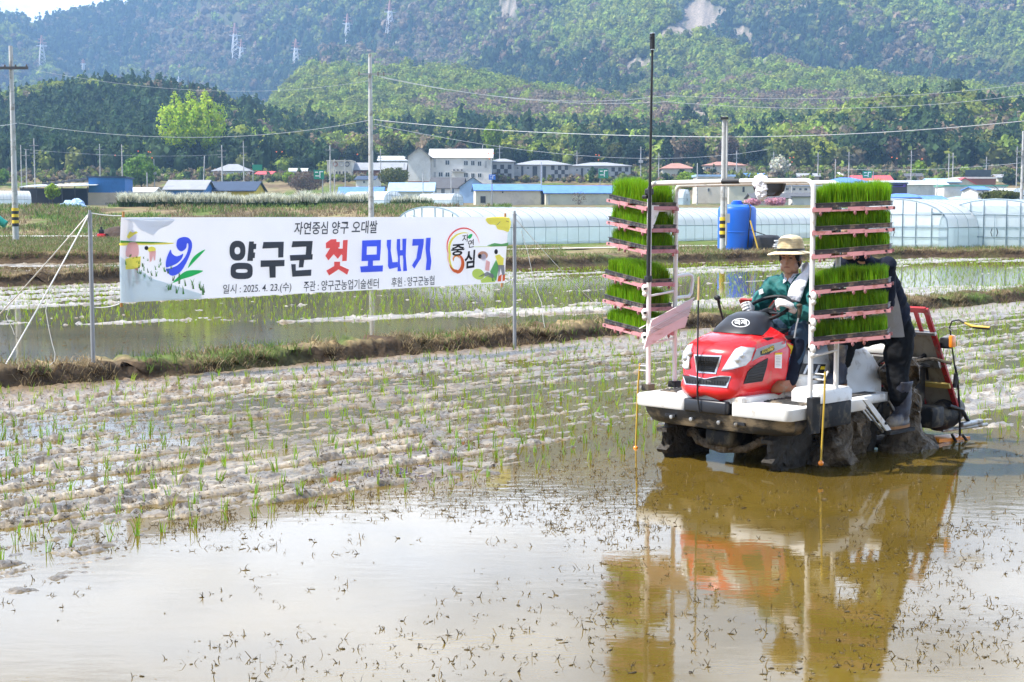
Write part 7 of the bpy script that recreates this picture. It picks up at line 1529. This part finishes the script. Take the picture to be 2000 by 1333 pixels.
# scrub on the land between the houses
Xs, Ys_ = scatter(5200, -60, 2060, 395, 500, 301); r = np.random.default_rng(302); ty = np.where(r.random(len(Xs)) < .42, 3, np.where(r.random(len(Xs)) < .5, 2, np.where(r.random(len(Xs)) < .5, 1, 0))); ok = land_z(Xs, Ys_) < Zat(322, Ys_) + 3; forest("village_scrub", Xs[ok], Ys_[ok], r.uniform(.8, 2.4, len(Xs))[ok], ty[ok], 9)
# pale path, field paths
M("path_concrete", (.55, .54, .50), .85, var=.12, scale=.6)
def strip(name, pts, w, zoff=.03):
    g = MB(); L_ = []; R_ = []
    for i, p in enumerate(pts):
        a = Vector(pts[max(i - 1, 0)]); b = Vector(pts[min(i + 1, len(pts) - 1)]); d = (b - a).normalized(); n = Vector((-d.y, d.x)) * w / 2; p = Vector(p)
        for q, l in ((p + n, L_), (p - n, R_)): l.append((q.x, q.y, max(gz(q.x, q.y), .05) + zoff))
    k = len(pts); g.add(L_ + R_, [(i, k + i, k + i + 1, i + 1) for i in range(k - 1)], "path_concrete"); tag(g.build(name, None, 0), kind="structure")
strip("path", [(Xat(x, 108 + .004 * x), 108 + .004 * x) for x in range(-120, 260, 20)], 5.2, .10)
strip("field_path", [(x, np.interp(x, P2x, P2y) + 3.2) for x in np.arange(0, 32, 1.0)], 1.1, .07)
strip("field_path", [(x, 70.5 + .85 * x) if x < 10 else (x, 79 + .2 * (x - 10)) for x in np.arange(-6, 30, 1.0)], 1.0, .07)
M("mound_earth", (.07, .045, .032), .95, var=.35, scale=2, bump=.06)
p = Vector((Xat(226, 104), 104, .1)); g = MB(); g.loft([ring(0, 0, 1.5, 1.2, -.2, 18, 2), ring(0, 0, 1.2, .9, .35, 18, 2), ring(.2, 0, .6, .5, .75, 18, 2), ring(.2, 0, .1, .1, .85, 18, 2)], "mound_earth"); tag(g.build("earth_mound", None, 60, p), "dark brown earth mound by the pale path at the banner's left edge", "earth mound")
p = Vector((Xat(200, 103), 103, .12)); t = thing("pump", "small red engine pump beside the pale path", "pump", p); g = MB(); g.box((0, 0, .2), (.5, .4, .3), "red_paint", bev=.04); g.build("engine", t); g = MB(); g.box((0, 0, .5), (.3, .3, .3), "ink_black", bev=.04); g.tube([(0, 0, .6), (0, 0, .8)], .08, "ink_black"); g.build("tank", t)
p = Vector((Xat(148, 165), 165, gz(Xat(148, 165), 165))); g = MB(); g.loft([ring(0, 0, 1.5, 1.0, -.2, 18, 2.4), ring(0, 0, 1.2, .8, .35, 18, 2.4), ring(.3, 0, .6, .4, .7, 18, 2.4), ring(.4, 0, .15, .2, .8, 18)], "roof_pale_blue"); g = subdiv(g, 2); vv = np.array(g.v); g.v = [tuple(q) for q in vv + (np.stack([fbm(vv[:, 0] * 2.5, vv[:, 2] * 3 + vv[:, 1], 7 + k, 3) - .5 for k in range(3)], 1) * .7)]; tag(g.build("tarp_heap", None, 60, p), "crumpled blue tarpaulin heap in front of the farm shed", "tarpaulin")
M("pipe_green", (.0, .22, .17), .5); g = MB(); p = Vector((Xat(8, 118), 118, Zat(435, 118))); g.tube([(-2.0, 0, 1.2), (-.6, 0, .5), (.0, 0, 0), (.25, 0, -.15)], .30, "pipe_green", 12); tag(g.build("drain_pipe", None, 60, p), "thick green drain hose lying on the grassy slope at left edge", "pipe")

# ---------------------------------------------------------------- haze: one closed box of even air
hz = MB(); hm_ = bpy.data.materials.new("haze_air"); hm_.use_nodes = True; MATS["haze_air"] = hm_
_t = hm_.node_tree; _t.nodes.clear(); _o = _t.nodes.new("ShaderNodeOutputMaterial"); _v = _t.nodes.new("ShaderNodeVolumePrincipled")
_v.inputs["Color"].default_value = (.34, .60, 1.0, 1); _v.inputs["Density"].default_value = .00027; _v.inputs["Anisotropy"].default_value = .1
_t.links.new(_v.outputs[0], _o.inputs["Volume"])
hz.box((0, 2550, 340), (6400, 5900, 690), "haze_air"); tag(hz.build("haze", smooth=0), kind="stuff")
